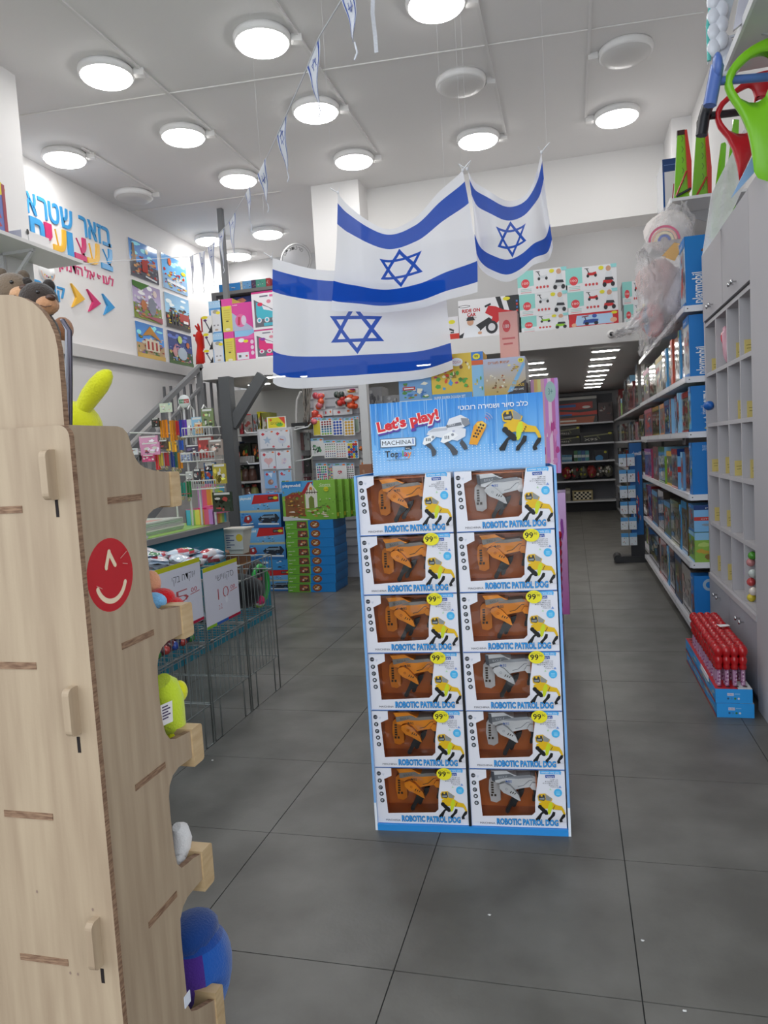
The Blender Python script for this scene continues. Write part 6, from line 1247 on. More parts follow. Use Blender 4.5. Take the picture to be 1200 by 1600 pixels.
# ================================================================ STACKED TOY CARTONS ON THE FLOOR, CENTRE LEFT
def a_farmfront(F):
    w, h = F.w, F.h; F.g(0, 0, w, h, C('7ab23c'), C('8cc24a')); F.p([(0, h*.62), (w*.6, h*.8), (w*.6, h), (0, h)], C('4f9fd8')); F.p([(0, h*.82), (w*.38, h*.86), (w*.38, h), (0, h)], C('1f7fc8'))
    F.t('playmobil', w*.02, h*.86, h*.075, WHITE, w=w*.34, off=.03); F.t('Country', w*.72, h*.86, h*.055, C('e0e8c8'), w=w*.2, off=.02); F.r(w*.7, h*.83, w*.93, h*.845, C('d9e4b8'))
    F.p([(w*.05, h*.1), (w*.05, h*.62), (w*.2, h*.72), (w*.42, h*.7), (w*.42, h*.1)], C('8a5a34')); F.p([(w*.06, h*.62), (w*.36, h*.72), (w*.4, h*.6), (w*.1, h*.56)], C('a03a30'))
    F.p([(w*.36, h*.68), (w*.5, h*.96), (w*.6, h*.97), (w*.46, h*.66)], C('b02a34')); F.p([(w*.44, h*.68), (w*.55, h*.95), (w*.68, h*.7)], C('e9e4d4')); F.r(w*.44, h*.3, w*.66, h*.7, C('e4e0d4'))
    for q in range(4): F.line([(w*(.47+.05*q), h*.66), (w*(.49+.04*q), h*.8)], .006, C('4a3428'))
    F.line([(w*.44, h*.7), (w*.68, h*.7)], .008, C('4a3428')); F.p([(w*.5, h*.3), (w*.5, h*.55), (w*.55, h*.62), (w*.6, h*.55), (w*.6, h*.3)], C('7a8a3c')); F.e(w*.55, h*.8, w*.03, h*.04, C('d98a2c'))
    F.busy(random.Random(12), w*.0, h*.4, w*.44, h*.8, [C('6a8a34'), C('9a6a3c'), C('7a4a2c'), C('8fb84a'), C('c9a05c')], 26, .05, .16); F.busy(random.Random(13), w*.66, h*.1, w, h*.6, [C('6a9a34'), C('a8cc6a'), C('8a8a4a'), C('d9d4c0')], 22, .05, .16); F.busy(random.Random(2), w*.05, h*.05, w*.9, h*.42, [C('c98a4a'), C('8a4a2c'), C('d9c9a0'), C('b0342c'), C('e4dccc'), C('5a7a34'), C('d8b04a')], 44, .05, .16); F.busy(random.Random(7), w*.05, h*.35, w*.3, h*.6, [C('d9a84a'), C('6a4a2c')], 8, .1, .3)
    F.p([(0, 0), (0, h*.12), (w*.5, h*.02), (w*.5, 0)], C('c9cfd4')); F.e(w*.84, h*.77, w*.045, h*.06, C('d9d42c')); F.t('LEI', w*.81, h*.75, h*.03, C('3a3a14'), w=w*.06)
def a_stackend(F):
    w, h = F.w, F.h; F.r(0, 0, w, h, C('1f7fc8')); F.r(0, 0, w*.48, h, C('6fb03a')); F.p([(w*.24, h*.1), (w*.46, h*.1), (w*.45, h*.88), (w*.25, h*.9)], C('6a4a3c'))
    F.busy(random.Random(4), w*.25, h*.12, w*.45, h*.85, [C('d9c9b4'), C('3a2a24'), C('b0342c'), C('c99a6a')], 12, .15, .5); F.e(w*.62, h*.5, w*.1, h*.42, C('8a4a2c')); F.busy(random.Random(5), w*.54, h*.15, w*.7, h*.8, [C('d9c9b4'), C('7a3a2c'), C('e0dccc'), C('c29a4a')], 10, .15, .5)
    F.t('playmobil', w*.03, h*.55, h*.16, C('dfe8d0'), w=w*.14); F.r(w*.03, h*.2, w*.1, h*.26, C('dfe8d0'))
YP = 6.72; n = 0
def pbox(*a): return a
zs_ = [at(470, y, Y=YP).z for y in (925, 905, 887, 869, 851, 832.5, 813.5, 795.5+.5)] ; zs_[0] = 0.002
zs_ = [0.002+.0896*q for q in range(9)]
for q in range(8):
    x0 = at(451-1.05*q, 920-18*q, Y=YP).x+rnd.uniform(-.006, .006); x1 = at(530-1.0*q, 915-18*q, Y=YP).x
    carton('playset_carton', 'green and blue playset carton, %s from the floor in the flat stack' % ORDN[q], 'toy box', (x0, x0+.5, YP, YP+.4, zs_[q], zs_[q+1]-.002), C('1a6fb4'), {'-y': a_stackend, '+x': lambda F: F.g(0, 0, F.w, F.h, C('1a5f9c'), C('1f7fc8'))}, 'flat stack of playset cartons')
x0, x1, z0, z1 = span(443, 815, 522, 750, YP); zt_ = zs_[8]
for q in range(4):
    dx = q*.042
    carton('playset_box', ['green farmhouse playset box standing in front on the flat stack', 'second upright green playset box, right behind the farmhouse front', 'third upright green playset box on the flat stack', 'rearmost upright green playset box on the flat stack'][q], 'toy box', (x0+dx+(.0 if q else 0), x1+dx, YP+.01+q*.095, YP+.1+q*.095, zt_, zt_+(z1-z0)-.004*q), C('6a9a2c'), {'-y': a_farmfront, '+x': lambda F: (F.g(0, 0, F.w, F.h, C('5a8a24'), C('7aaa3a')), F.r(F.w*.2, F.h*.06, F.w*.8, F.h*.16, C('d9c93a')), F.busy(random.Random(3), 0, F.h*.2, F.w, F.h*.8, [C('4a6a24'), C('3a4a24'), C('8aa84a')], 8))}, 'upright playset boxes on the flat stack')
def a_boatfront(F):
    w, h = F.w, F.h; F.g(0, 0, w, h, C('3f8fd0'), C('7fbce8')); F.p([(w*.34, h*.86), (w*.3, h*.72), (w*.98, h*.78), (w*.98, h)  , (w*.38, h)], C('c02a2c')); F.t('playmobil', w*.02, h*.87, h*.075, WHITE, w=w*.28, off=.03); F.r(w*.72, h*.84, w*.95, h*.94, C('2a2a2e')); F.e(w*.9, h*.89, w*.06, h*.045, C('e0d42c')); F.t('CITY', w*.74, h*.87, h*.04, WHITE, w=w*.1)
    F.r(0, h*.47, w, h*.54, C('b8b89a')); F.busy(random.Random(4), w*.3, h*.52, w*.8, h*.74, [C('4a4a44'), C('8a8a80'), C('c9c9c0'), C('3a4a34')], 16, .06, .2)
    F.g(0, 0, w, h*.47, C('2f6fb0'), C('5fa4dc')); F.p([(w*.48, h*.18), (w*.44, h*.28), (w*.6, h*.4), (w*.9, h*.4), (w*.97, h*.28), (w*.9, h*.14), (w*.6, h*.12)], C('28303c')); F.line([(w*.44, h*.12), (w*.95, h*.1)], h*.05, C('d9e4ec')); F.r(w*.56, h*.3, w*.86, h*.36, C('7a94a8'))
    F.busy(random.Random(8), w*.46, h*.16, w*.94, h*.42, [C('1c222c'), C('8a98a8'), C('3a4656'), C('c9d4dc')], 18, .05, .18); F.busy(random.Random(9), 0, 0, w, h*.46, [C('3a7ac0'), C('6fb4e4'), C('2a62a4'), C('9ccbe8')], 14, .05, .16); F.p([(w*.08, h*.2), (w*.12, h*.36), (w*.26, h*.4), (w*.3, h*.24), (w*.2, h*.14)], C('9a2f34')); F.e(w*.2, h*.3, w*.03, h*.05, C('c9dce8')); F.line([(w*.05, h*.12), (w*.32, h*.14)], h*.03, C('cfe2f0'))
YQ = 6.8
edges = [(925, 838+88/2), (0, 0)]
lv = [0.002, .22, .33, .655, .985]
xq = at(383, 850, Y=YQ).x
for q, (za, zb) in enumerate(((.002, .215), (.217, .325), (.327, .65), (.652, .985))):
    x0 = at(375+(3-q)*7, 800+(3-q)*40, Y=YQ).x
    fn = a_boatfront if q != 1 else (lambda F: (F.r(0, 0, F.w, F.h, C('3f94d4')), F.busy(random.Random(3), 0, 0, F.w, F.h, [C('8ac4ec'), C('2a2a34'), C('dfe8ee'), C('2f6fb0')], 16, .1, .3)))
    carton('playset_box', ['lowest', 'second lowest, plainer,', 'second highest', 'topmost'][q]+' blue boat playset box in the stack left of the green cartons', 'toy box', (x0, x0+.44, YQ, YQ+.3, za, zb), C('2f7fc4'), {'-y': fn, '+x': lambda F: F.g(0, 0, F.w, F.h, C('1a4f8c'), C('2f6fb0'))}, 'blue boat boxes stacked on the floor')

# ================================================================ WALL OF STICKERS, BALLOON RACK, BOOK SHELVES UNDER THE MEZZANINE
YG = 7.5
gx0, gx1 = at(497, 700, Y=YG).x, at(567, 700, Y=YG).x
pg = thing('slatwall_panel', 'pale grey slatted wall panel hung with sticker sheets and balloon bags', 'display panel', ((gx0+gx1)/2, YG, 0))
MB(C('b9b9be')).box(gx0-.1, gx1+.02, YG+.08, YG+.12, 0.0, 2.29).build('panel', 'matte', pg)
for q in range(22): MB(C('8e8e94')).box(gx0-.1, gx1+.02, YG+.074, YG+.08, .15+q*.095, .16+q*.095).build('slat_groove', 'matte', pg)
p = at(571, 690, Y=7.42); MB(C('d0d0d2')).box(p.x-.035, p.x+.05, 7.4, 7.5, 0, ZS0).build('end_post', 'plastic', pg)
x0, x1, z0, z1 = span(578, 640, 596, 604, 7.9); tag(MB(C('8a8a8c')).box(x0-.02, x1+.22, 7.9, 8.2, 0, 1.699).build('storage_locker', 'matte'), 'plain grey locker behind the white end post, under the patterned boxes', 'locker'); carton('grey_box', 'grey patterned box beside the white end post, above the display header', 'box', (x0-.02, x1, 7.9, 8.2, 1.7, z1), C('8a8a8c'), {'-y': lambda F: F.busy(random.Random(2), 0, 0, F.w, F.h, [C('5a5a5e'), C('b0b0b2'), C('6a6a70')], 26, .1, .3)})
carton('grey_box', 'lower grey patterned box right of the white end post', 'box', (x1+.0, x1+.22, 7.95, 8.2, 1.7, z1-.1), C('8f8f90'), {'-y': lambda F: F.busy(random.Random(6), 0, 0, F.w, F.h, [C('5a5a5e'), C('b0b0b2'), C('6a6a70')], 26, .1, .3)})
x0, x1, z0, z1 = span(562, 738, 580, 725, 6.9); tag(MB(C('8f8f92')).box(x0-.005, x1+.005, 6.9, 7.1, 0, z0-.201).build('plinth_box', 'matte'), 'narrow grey plinth under the brown packet by the white end post', 'plinth'); carton('brown_packet', 'small brown packet by the white end post', 'packet', (x0, x1, 6.9, 7.1, z0-.2, z1), C('9a6a50'), {'-y': lambda F: F.busy(random.Random(2), 0, 0, F.w, F.h, [C('b08a70'), C('7a4a34')], 6)})
def sheet(a0, b0, a1, b1, kind, lab, dy):
    x0, x1, z0, z1 = span(a0, b0, a1, b1, YG-dy); m_ = MB(C('e4e2e4')); b_ = (x0, x1, YG-dy, YG-dy+.008, z0, z1); m_.box(*b_); F = face_of(m_, b_, '-y'); w, h = F.w, F.h
    F.r(0, h*.86, w, h, C('8fb8dc')); F.r(w*.2, h*.9, w*.5, h*.96, C('5a8a4a')); F.e(w*.8, h*.9, w*.12, h*.05, C('e8722a'), 8)
    r_ = random.Random(int(a0*7+b0)); hh = h*.8
    if kind[0] == 'dots':
        nx, ny, cs, rr = kind[1:]
        for i in range(nx):
            for j in range(ny): F.e(w*(.08+.84*(i+.5)/nx), h*.03+hh*(j+.5)/ny, rr*w*.84/nx, rr*hh/ny, C(cs[(j*len(cs)//ny)]) if len(cs) > 1 and len(cs) != 5 else C(r_.choice(cs)), 8); F.k -= 1
        F.k += 1
    elif kind[0] == 'flat': F.r(w*.05, h*.03, w*.95, h*.83, C(kind[1]))
    elif kind[0] == 'bag': F.busy(r_, w*.05, h*.05, w*.95, h*.8, [C(c) for c in kind[1]], 14, .2, .5)
    elif kind[0] == 'heart': F.e(w*.44, h*.5, w*.1, h*.08, C('c23a4c')); F.e(w*.56, h*.5, w*.1, h*.08, C('c23a4c')); F.p([(w*.35, h*.48), (w*.65, h*.48), (w*.5, h*.36)], C('c23a4c')); F.busy(r_, w*.1, h*.1, w*.9, h*.8, [C('d9cfd2'), C('e4dcdc')], 6)
    m_.build('sticker_sheet', 'gloss'); tag(bpy.context.scene.collection.objects[-1] if False else m_o(), lab, 'sticker sheet', 'sticker sheets on the slatted panel')
LAST = [None]
_b = MB.build
def _wrap(self, *a, **k):
    o = _b(self, *a, **k); LAST[0] = o; return o
MB.build = _wrap
def m_o(): return LAST[0]
sheet(490, 681, 501, 652, ('flat', 'd9c83a'), 'plain yellow sticker sheet, top row of the slatted panel', .06)
sheet(501, 681, 519, 652, ('dots', 4, 6, ['7aa83a', '3a8aa0', '2a6a9a', '1c2a4a', '9a2a3a', '8a2a34'], .42), 'sheet of red, navy and green dots, top row of the slatted panel', .08)
sheet(520, 681, 535, 652, ('dots', 3, 5, ['2a4fb0'], .45), 'sheet of large blue dots, top row of the slatted panel', .07)
sheet(538, 681, 553, 652, ('dots', 3, 5, ['c99a2a'], .46), 'sheet of large gold dots, top row of the slatted panel', .08)
sheet(552, 676, 560, 650, ('flat', '8a9a8a'), 'half hidden green backed sheet at the right of the top sticker row', .03)
sheet(487, 713, 505, 684, ('bag', ['3a6a4a', '2a3a3a', 'b9c4bc', '4a8a5a']), 'green patterned sticker pack, left of the second row', .06)
sheet(507, 716, 525, 687, ('dots', 5, 6, ['5a5a8a', 'b06a6a', '6a9a6a', '4a4a4a'], .3), 'white sheet of tiny dark dots, second row of stickers', .08)
sheet(525, 716, 541, 687, ('dots', 4, 6, ['c27a7a', '8a8aa8', 'a8a08a', 'b08a9a'], .3), 'white sheet of faint mixed dots, second row of stickers', .07)
sheet(543, 717, 559, 687, ('dots', 4, 6, ['c22a2a', '2a4fb0', 'e0c42a', '2a2a2a', '2a8ac0'], .62), 'sheet of bright coloured squares, second row of stickers', .08)
sheet(495, 752, 511, 723, ('dots', 5, 6, ['c22a6a', 'b02a2a', '2a8aa0', '4a3a8a', '2a9a6a'], .42), 'sheet of mixed bright hearts, third row of stickers', .06)
sheet(511, 750, 522, 724, ('dots', 4, 8, ['d04a7a', 'e0a03a', '3a9ab0', '6a4aa0', '8ac04a'], .5), 'dense multicoloured sticker sheet, third row', .04)
sheet(521, 752, 541, 723, ('heart',), 'shiny pale sheet with a small red heart, third row', .08)
sheet(541, 753, 553, 723, ('dots', 4, 7, ['3a3a5a', '6a3a4a', '2a5a4a', '8a4a8a'], .35), 'white sheet of small dark dots, right of the third row', .05)
for a0, b0, a1, b1, cs, lab in ((489, 640, 505, 613, ['e0562c', 'd9707a', 'c84a5a'], 'bag of coral and pink balloons hanging high on the slatted panel'), (523, 637, 539, 610, ['c8302a', '2a3a34', '4a4a44'], 'bag of red over black balloons on the slatted panel'), (539, 639, 561, 616, ['e0562c', 'd94a1e', 'c9b0a8'], 'bag of orange balloons on the slatted panel'), (485, 666, 503, 641, ['d94a3a', 'e0707a'], 'lower bag of coral balloons, left edge of the slatted panel'), (540, 614, 558, 606, ['e0c42a', 'd94a2a', 'b03a7a'], 'small bag of mixed bright balloons at the panel top'), (563, 716, 571, 697, ['8a8a80', 'd9722a'], 'small grey pack with orange sticker by the end post'), (562, 737, 572, 718, ['8a8a80', 'd9722a'], 'lower small grey pack with orange sticker by the end post')):
    x0, x1, z0, z1 = span(a0, b0, a1, b1, YG-.05); r_ = random.Random(int(a0)); m_ = MB(C(cs[0])); cx, cz = (x0+x1)/2, (z0+z1)/2
    for q in range(7): m_.blob((cx+r_.uniform(-.3, .3)*(x1-x0), YG-.04+r_.uniform(-.02, .02), cz+r_.uniform(-.36, .36)*(z1-z0)), ((x1-x0)*.28, .03, (z1-z0)*.2), C(cs[int(q*len(cs)/7)]), 8, 6, wob=.2, seed=q)
    m_.box(x0, x1, YG-.02, YG-.016, z0, z1, C('d4cfd0')); m_.tube([(cx, YG-.05, z1-.005), (cx, YG+.07, z1)], .004, 4, C('bdbdc0')); tag(m_.build('balloon_bag', 'gloss'), lab, 'bag of balloons')
for a0, b0, a1, b1, lab in ((504, 650, 518, 639, 'white card with a red heart behind the top sticker row'), (520, 649, 549, 638, 'wide white card behind the top sticker row')):
    x0, x1, z0, z1 = span(a0, b0, a1, b1, YG); carton('header_card', lab, 'card', (x0, x1, YG+.02, YG+.03, z0, z1), C('e0dfe2'), {'-y': lambda F: (F.e(F.w*.3, F.h*.5, F.w*.08, F.h*.25, C('cf4a54')), F.e(F.w*.8, F.h*.6, F.w*.08, F.h*.2, C('e8722a')))})
t = thing('whisk_bundle', 'bunch of dark straws and ribbons hanging from a bracket left of the slatted panel', 'bundle', (at(477, 640, Y=7.4).x, 7.4, 1.9))
m_ = MB(C('4a443e'))
for q in range(16): a = at(473+q*1.0, 606, Y=7.4+.01*(q % 3)); b = at(475+rnd.uniform(-2, 12), 655+rnd.uniform(0, 8), Y=7.4); m_.tube([a, a.lerp(b, .5)+Vector((rnd.uniform(-.03, .03), 0, 0)), b], .006, 4, C('8a827a') if q % 3 == 0 else C('3c3632'))
m_.build('strands', 'fabric', t); m_ = MB(C('b9b8b6')); m_.tube([at(px, py, Y=7.45) for px, py in ((470, 612), (464, 625), (463, 650), (464, 680))], .012, 6); m_.build('curved_bracket', 'plastic', t)
x0, x1, z0, z1 = span(462, 672, 487, 660, 7.42); carton('black_tray', 'black shallow tray below the hanging straws', 'tray', (x0, x1, 7.3, 7.5, z0, z1), C('1e1e20'), {'-y': lambda F: F.r(F.w*.2, F.h*.3, F.w*.8, F.h*.5, C('b9b9b9'))})
# balloon rack
YBR = 7.15
bx0, bx1 = at(404, 700, Y=YBR).x, at(453, 700, Y=YBR).x
br = thing('balloon_rack', 'white floor rack hung with foil balloon packets', 'rack', ((bx0+bx1)/2, YBR, 0))
MB(C('c4c4c8')).box(bx0-.02, bx1+.02, YBR+.04, YBR+.4, 0, 1.66).build('body', 'plastic', br); MB(C('5a4a8a')).box(bx0-.03, bx0-.02, YBR+.06, YBR+.38, .9, 1.6).build('side_sheet', 'print', br)
m_ = MB(C('d0d0d2'))
for z_ in (1.63, 1.3, .97):
    m_.tube([(bx1+.02, YBR+.1, z_), (bx1+.2, YBR+.05, z_+.02), (bx1+.23, YBR+.05, z_+.05)], .008, 6); m_.tube([(bx0-.02, YBR+.1, z_), (bx0-.14, YBR+.03, z_), (bx0-.16, YBR+.03, z_+.03)], .008, 6)
m_.build('hook', 'plastic', br)
k = 0
pk = [('star', 'b9c8dc'), ('round', 'cfd0e4'), ('heart', 'e8b8bc'), ('flower', 'dccfe0'), ('blue', '8fb4d8'), ('text', 'a8c8e4'), ('blue2', '8fb4d8'), ('text2', 'a8c4e0')]
for r_ in range(4):
    for c_ in range(2):
        kind, cc = pk[k]; px0, px1 = ((406.5, 428.5), (429.5, 452))[c_]; px0 += r_*2.2+(5 if r_ >= 2 else 0)*.6; px1 += r_*1.6
        py0, py1 = ((672, 703), (704, 735), (735, 765), (766, 790))[r_]; x0, x1, z0, z1 = span(px0, py1-1, px1, py0-(1.5 if c_ else 0), YBR)
        m_ = MB(C('dedfe6')); b_ = (x0+.004, x1-.004, YBR, YBR+.02, z0+.004, z1-.004); m_.box(*b_); F = face_of(m_, b_, '-y'); w, h = F.w, F.h
        if r_ >= 2: F.r(0, 0, w, h, C(cc))
        F.p([(w*.1, h*.82), (w*.22, h*.92), (w*.36, h*.82), (w*.22, h*.72)], C('d0404c')); F.e(w*.84, h*.94, w*.09, h*.045, C('e8722a'), 8); F.e(w*.9, h*.08, w*.09, h*.06, C('d8606a'), 10); F.r(w*.4, h*.955, w*.56, h*.975, C('4a4a4c'))
        if kind == 'star': F.p([(w*.5+w*(.3 if i % 2 == 0 else .14)*sin(i*pi/5), h*.46+h*(.25 if i % 2 == 0 else .11)*cos(i*pi/5)) for i in range(10)], C('a9bcd4')); F.line([(w*.5, h*.24), (w*.5, h*.12)], .006, C('8a9ab4'))
        elif kind == 'round': F.e(w*.5, h*.48, w*.28, h*.22, C('cdd0e2')); F.line([(w*.36, h*.52), (w*.6, h*.46)], .012, C('c86a5a')); F.line([(w*.5, h*.26), (w*.5, h*.12)], .006, C('8a9ab4'))
        elif kind == 'heart': F.e(w*.36, h*.5, w*.17, h*.13, C('e2b4b4')); F.e(w*.64, h*.5, w*.17, h*.13, C('e2b4b4')); F.p([(w*.2, h*.46), (w*.8, h*.46), (w*.5, h*.2)], C('e2b4b4')); F.line([(w*.5, h*.2), (w*.5, h*.08)], .006, C('c08a94'))
        elif kind == 'flower': F.busy(random.Random(1), w*.25, h*.2, w*.75, h*.7, [C('d9c9dc'), C('e4d4d8'), C('c9b8d0')], 8, .3, .5)
        elif 'blue' in kind: F.e(w*.5, h*.36, w*.24, h*.16, C('a87a6a')); F.e(w*.6, h*.4, w*.1, h*.08, C('c9a89a')); F.p([(w*.3, h*.9), (w*.6, h*.6), (w*.7, h*.9)], C('dfe6f0'))
        else: F.r(w*.25, h*.72, w*.5, h*.77, C('c24a5a')); F.r(w*.2, h*.3, w*.45, h*.42, C('4a8a4a')); F.r(w*.5, h*.3, w*.75, h*.42, C('d08a4a'))
        tag(m_.build('balloon_packet', 'gloss'), 'foil balloon packet with %s, %s row of the white rack' % ({'star': 'a silver star', 'round': 'a round white balloon', 'heart': 'a pink heart', 'flower': 'a pale flower', 'blue': 'a brown figure on blue', 'text': 'letters on pale blue', 'blue2': 'a blue print, left', 'text2': 'a blue print, right'}[kind], ['top', 'second', 'third', 'lowest'][r_]), 'balloon packet', 'foil balloon packets on the rack'); k += 1
x0, x1, z0, z1 = span(418, 671, 446, 650, YBR+.1); m_ = MB(C('e4e2dc')); b_ = (x0, x1, YBR+.1, YBR+.11, 1.66, z1); m_.box(*b_); F = face_of(m_, b_, '-y'); w, h = F.w, F.h; F.g(w*.05, h*.06, w*.95, h*.94, C('d8c82a'), C('d9cf3a')); F.p([(w*.62, h*.94), (w*.95, h*.94), (w*.95, h*.3)], C('d8503a')); F.e(w*.66, h*.3, w*.18, h*.16, C('6aae3a')); F.e(w*.2, h*.74, w*.07, h*.12, C('d8702a')); F.t(heb('בלונים'), w*.75, h*.34, h*.22, C('2a5a3a'), w=w*.55, al='r'); tag(m_.build('sale_sign', 'print'), 'yellow, red and green handwritten card on top of the balloon rack', 'sign')
# packs hanging between the rack and the panel
for q in range(9):
    r_, c_ = divmod(q, 3); px0 = 455+c_*9; py1 = (676, 712, 745)[r_]; x0, x1, z0, z1 = span(px0, py1+28, px0+8, py1, 7.4); cc = (C('2a2a30'), C('6a4a4a'), C('8a8a88'), C('3a5a7a'), C('8a6a74'), C('2a2a28'), C('7a4a44'), C('3a3a3e'), C('5a2a34'))[q]
    carton('hanging_pack', 'dark hanging party pack, %s row, %s of three between rack and panel' % (['top', 'middle', 'bottom'][r_], ORDN[c_]), 'packet', (x0, x1, 7.4+.02*c_, 7.5, z0, z1), cc, {'-y': lambda F: F.busy(random.Random(int(F.o.x*100)), 0, 0, F.w, F.h, [C('8a8a8a'), C('4a3a4a'), C('b9a8a0'), C('2a2a2c')], 7)}, 'packs hanging beside the slatted panel')
# book shelves further back on the left
YK = 8.3
bk = thing('bookshelf', 'white shelf unit of books and toys under the stair brace', 'shelving', (-3.4, YK+.15, 0))
kx0, kx1 = at(362, 700, Y=YK).x, at(410, 700, Y=YK).x+.5
for py in (678, 723, 752, 781): z_ = at(385, py, Y=YK).z; MB(C('c4c4c4')).box(kx0, kx1, YK, YK+.3, z_-.025, z_).build('shelf', 'plastic', bk)
MB(C('d4d4d4')).box(kx0-.03, kx0, YK-.05, YK+.3, 0, at(385, 720, Y=YK).z).build('side_panel', 'plastic', bk); MB(C('6a6a6c')).box(kx0, kx1, YK+.3, YK+.32, 0, at(385, 678, Y=YK).z).build('back_panel', 'matte', bk)
zt = at(385, 678, Y=YK).z
for q, (a0, a1, b1, c_, lab) in enumerate(((356, 374, 650, 'c4c4c0', 'white puzzle box'), (374, 380, 646, 'a8303a', 'red edged book'), (380, 395, 648, 'b0a8a4', 'pale book with red top'), (395, 403, 647, '9aa0a8', 'grey book'), (403, 408, 643, 'c8c02a', 'yellow spined book'), (408, 421, 644, '7a7a3a', 'olive green box'))):
    x0, x1, _, z1 = span(a0, 670, a1, b1, YK+.02); carton('book', lab+' on the upper shelf under the stair brace', 'book', (x0, x1-.003, YK+.02, YK+.25, zt+.002, z1), C(c_), {'-y': lambda F: F.busy(random.Random(int(F.w*1e4)), 0, 0, F.w, F.h*.9, [C('8a8a84'), C('c9c4bc'), C('b05a54'), C('6a6a60')], 9, .15, .5)}, 'books on the upper back shelf')
z2 = at(385, 723, Y=YK).z
for q, (a0, a1, b1, c_, lab) in enumerate(((363, 371, 690, '2a4a7a', 'blue toy box'), (374, 391, 692, '20241c', 'dark box with an orange figure'), (394, 405, 693, '2a241c', 'dark box with an orange print'))):
    x0, x1, _, z1 = span(a0, 700, a1, b1, YK+.05); carton('toy_box', lab+' on the middle shelf under the stair brace', 'toy box', (x0, x1, YK+.05, YK+.25, z2+.002, z1), C(c_), {'-y': lambda F: F.busy(random.Random(int(F.w*1e4)), F.w*.1, F.h*.1, F.w*.9, F.h*.95, [C('d9863a'), C('4a8a3a'), C('b04a2a'), C('2a3a24')], 9, .2, .5)}, 'toy boxes on the middle back shelf')
p = at(364, 711, Y=YK-.1); m_ = MB(C('b0302a')); m_.lathe([(.001, 0), (.09, 0), (.09, .01), (.001, .01)], (p.x, YK-.1, p.z), 22, axis='y'); F = Face(m_, (p.x, YK-.1, p.z), (1, 0, 0), (0, 0, 1), (0, -1, 0), .1, .1); F.ring(0, 0, .078, .088, C('dcd0cc')); F.r(-.05, -.012, .05, .02, C('e4dcd8')); tag(m_.build('round_sign', 'print'), 'round red sign with white letters in front of the back shelves', 'sign')
x0, x1, z0, z1 = span(370, 723, 394, 712, YK-.06); carton('wire_basket', 'small white basket of packs on the back shelf by the round red sign', 'basket', (x0, x1, YK-.06, YK+.0, z2, z1), C('b9b9b8'), {'-y': lambda F: [F.line([(F.w*q/10, 0), (F.w*q/10, F.h)], .006, C('8a8a88')) for q in range(11)]})
for r_, py in enumerate((752, 781, 808)):
    for c_ in range(3):
        p = at(374+c_*10+r_*4, py-2, Y=YK+.08); m_ = MB(rnd.choice((C('8a8a84'), C('6a4a40'), C('9a9a5a'), C('5a5a5c')))); zb = at(385, py if r_ < 2 else 781, Y=YK).z if r_ < 2 else at(385, 781, Y=YK).z-.24
        m_.lathe([(.001, 0), (.05, .0), (.055, .06), (.045, .13), (.03, .15), (.001, .152)], (p.x, YK+.1, zb+.003), 12); m_.lathe([(.03, .15), (.033, .18), (.001, .185)], (p.x, YK+.1, zb+.003), 10, rnd.choice((C('b04a3a'), C('c9c4bc'), C('3a4a3a'))))
        tag(m_.build('craft_jar', 'gloss'), 'small craft jar, %s row, %s from the left under the stair brace' % (['upper', 'middle', 'lower'][r_], ORDN[c_]), 'jar', 'craft jars on the back shelves')
z_ = at(385, 781, Y=YK).z-.24; MB(C('c4c4c4')).box(kx0, kx1, YK, YK+.3, z_-.025, z_).build('shelf', 'plastic', bk)

# ================================================================ GOODS ON THE MEZZANINE EDGE
YZ = YM+.06; ZM = ZS1+.021
def mz_box(a0, b1, a1, lab, col, art, z0=None, b0=None, dep=.35, nm='toy_box', dy=0, m='gloss', side=None, grp=None):
    x0, x1, zb, zt = span(a0, b0 if b0 else 560, a1, b1, YZ+dy); zb = ZM if z0 is None else z0
    ar = {'-y': art}
    if side: ar['+x'] = side; ar['-x'] = side
    return carton(nm, lab, 'toy box', (x0, x1-.004, YZ+dy, YZ+dy+dep, zb+.001, zt), col, ar, grp, m), zt
# red plush creature
c = at(312, 545, Y=YZ+.1); t = thing('plush_reindeer', 'red plush creature with antlers sitting at the left end of the mezzanine edge', 'plush toy', (c.x, YZ+.1, ZM))
m_ = MB(C('c8281c')); H = at(312, 512, Y=YZ+.1).z-ZM; m_.lathe([(.001, 0), (.075, .01), (.07, .1), (.05, H*.48), (.045, H*.55), (.062, H*.68), (.06, H*.8), (.035, H*.9), (.001, H*.92)], (c.x+.02, YZ+.1, ZM), 16); m_.build('body', 'fabric', t)
for pl in (((.02, .86), (-.02, .98), (-.045, 1.06)), ((.0, .94), (.0, 1.02), (-.01, 1.1)), ((-.02, .78), (-.07, .8), (-.075, .83))):
    m_ = MB(C('c0241a')); m_.tube([(c.x+.02+a, YZ+.08, ZM+H*b) for a, b in pl], [.018, .015, .008], 8); m_.build('antler', 'fabric', t)
def a_white(sd):
    def fn(F):
        w, h = F.w, F.h; F.r(0, 0, w, h, C('e4e2e0')); F.r(0, h*.1, w*.14, h*.9, C('a8343a')); F.p([(w*.6, 0), (w, 0), (w, h*.5)], C('26262a')); F.line([(w*.4, h*.7), (w*.75, h*.2)], w*.1, C('4a4a54')); F.e(w*.4, h*.75, w*.16, h*.07, C('5a3a6a')); F.e(w*.36, h*.92, w*.3, h*.09, C('e0d02a'))
    return fn
zc = ZM
for q, (b1, lab) in enumerate(((552, 'lowest'), (522, 'middle'), (493, 'topmost'))):
    pass
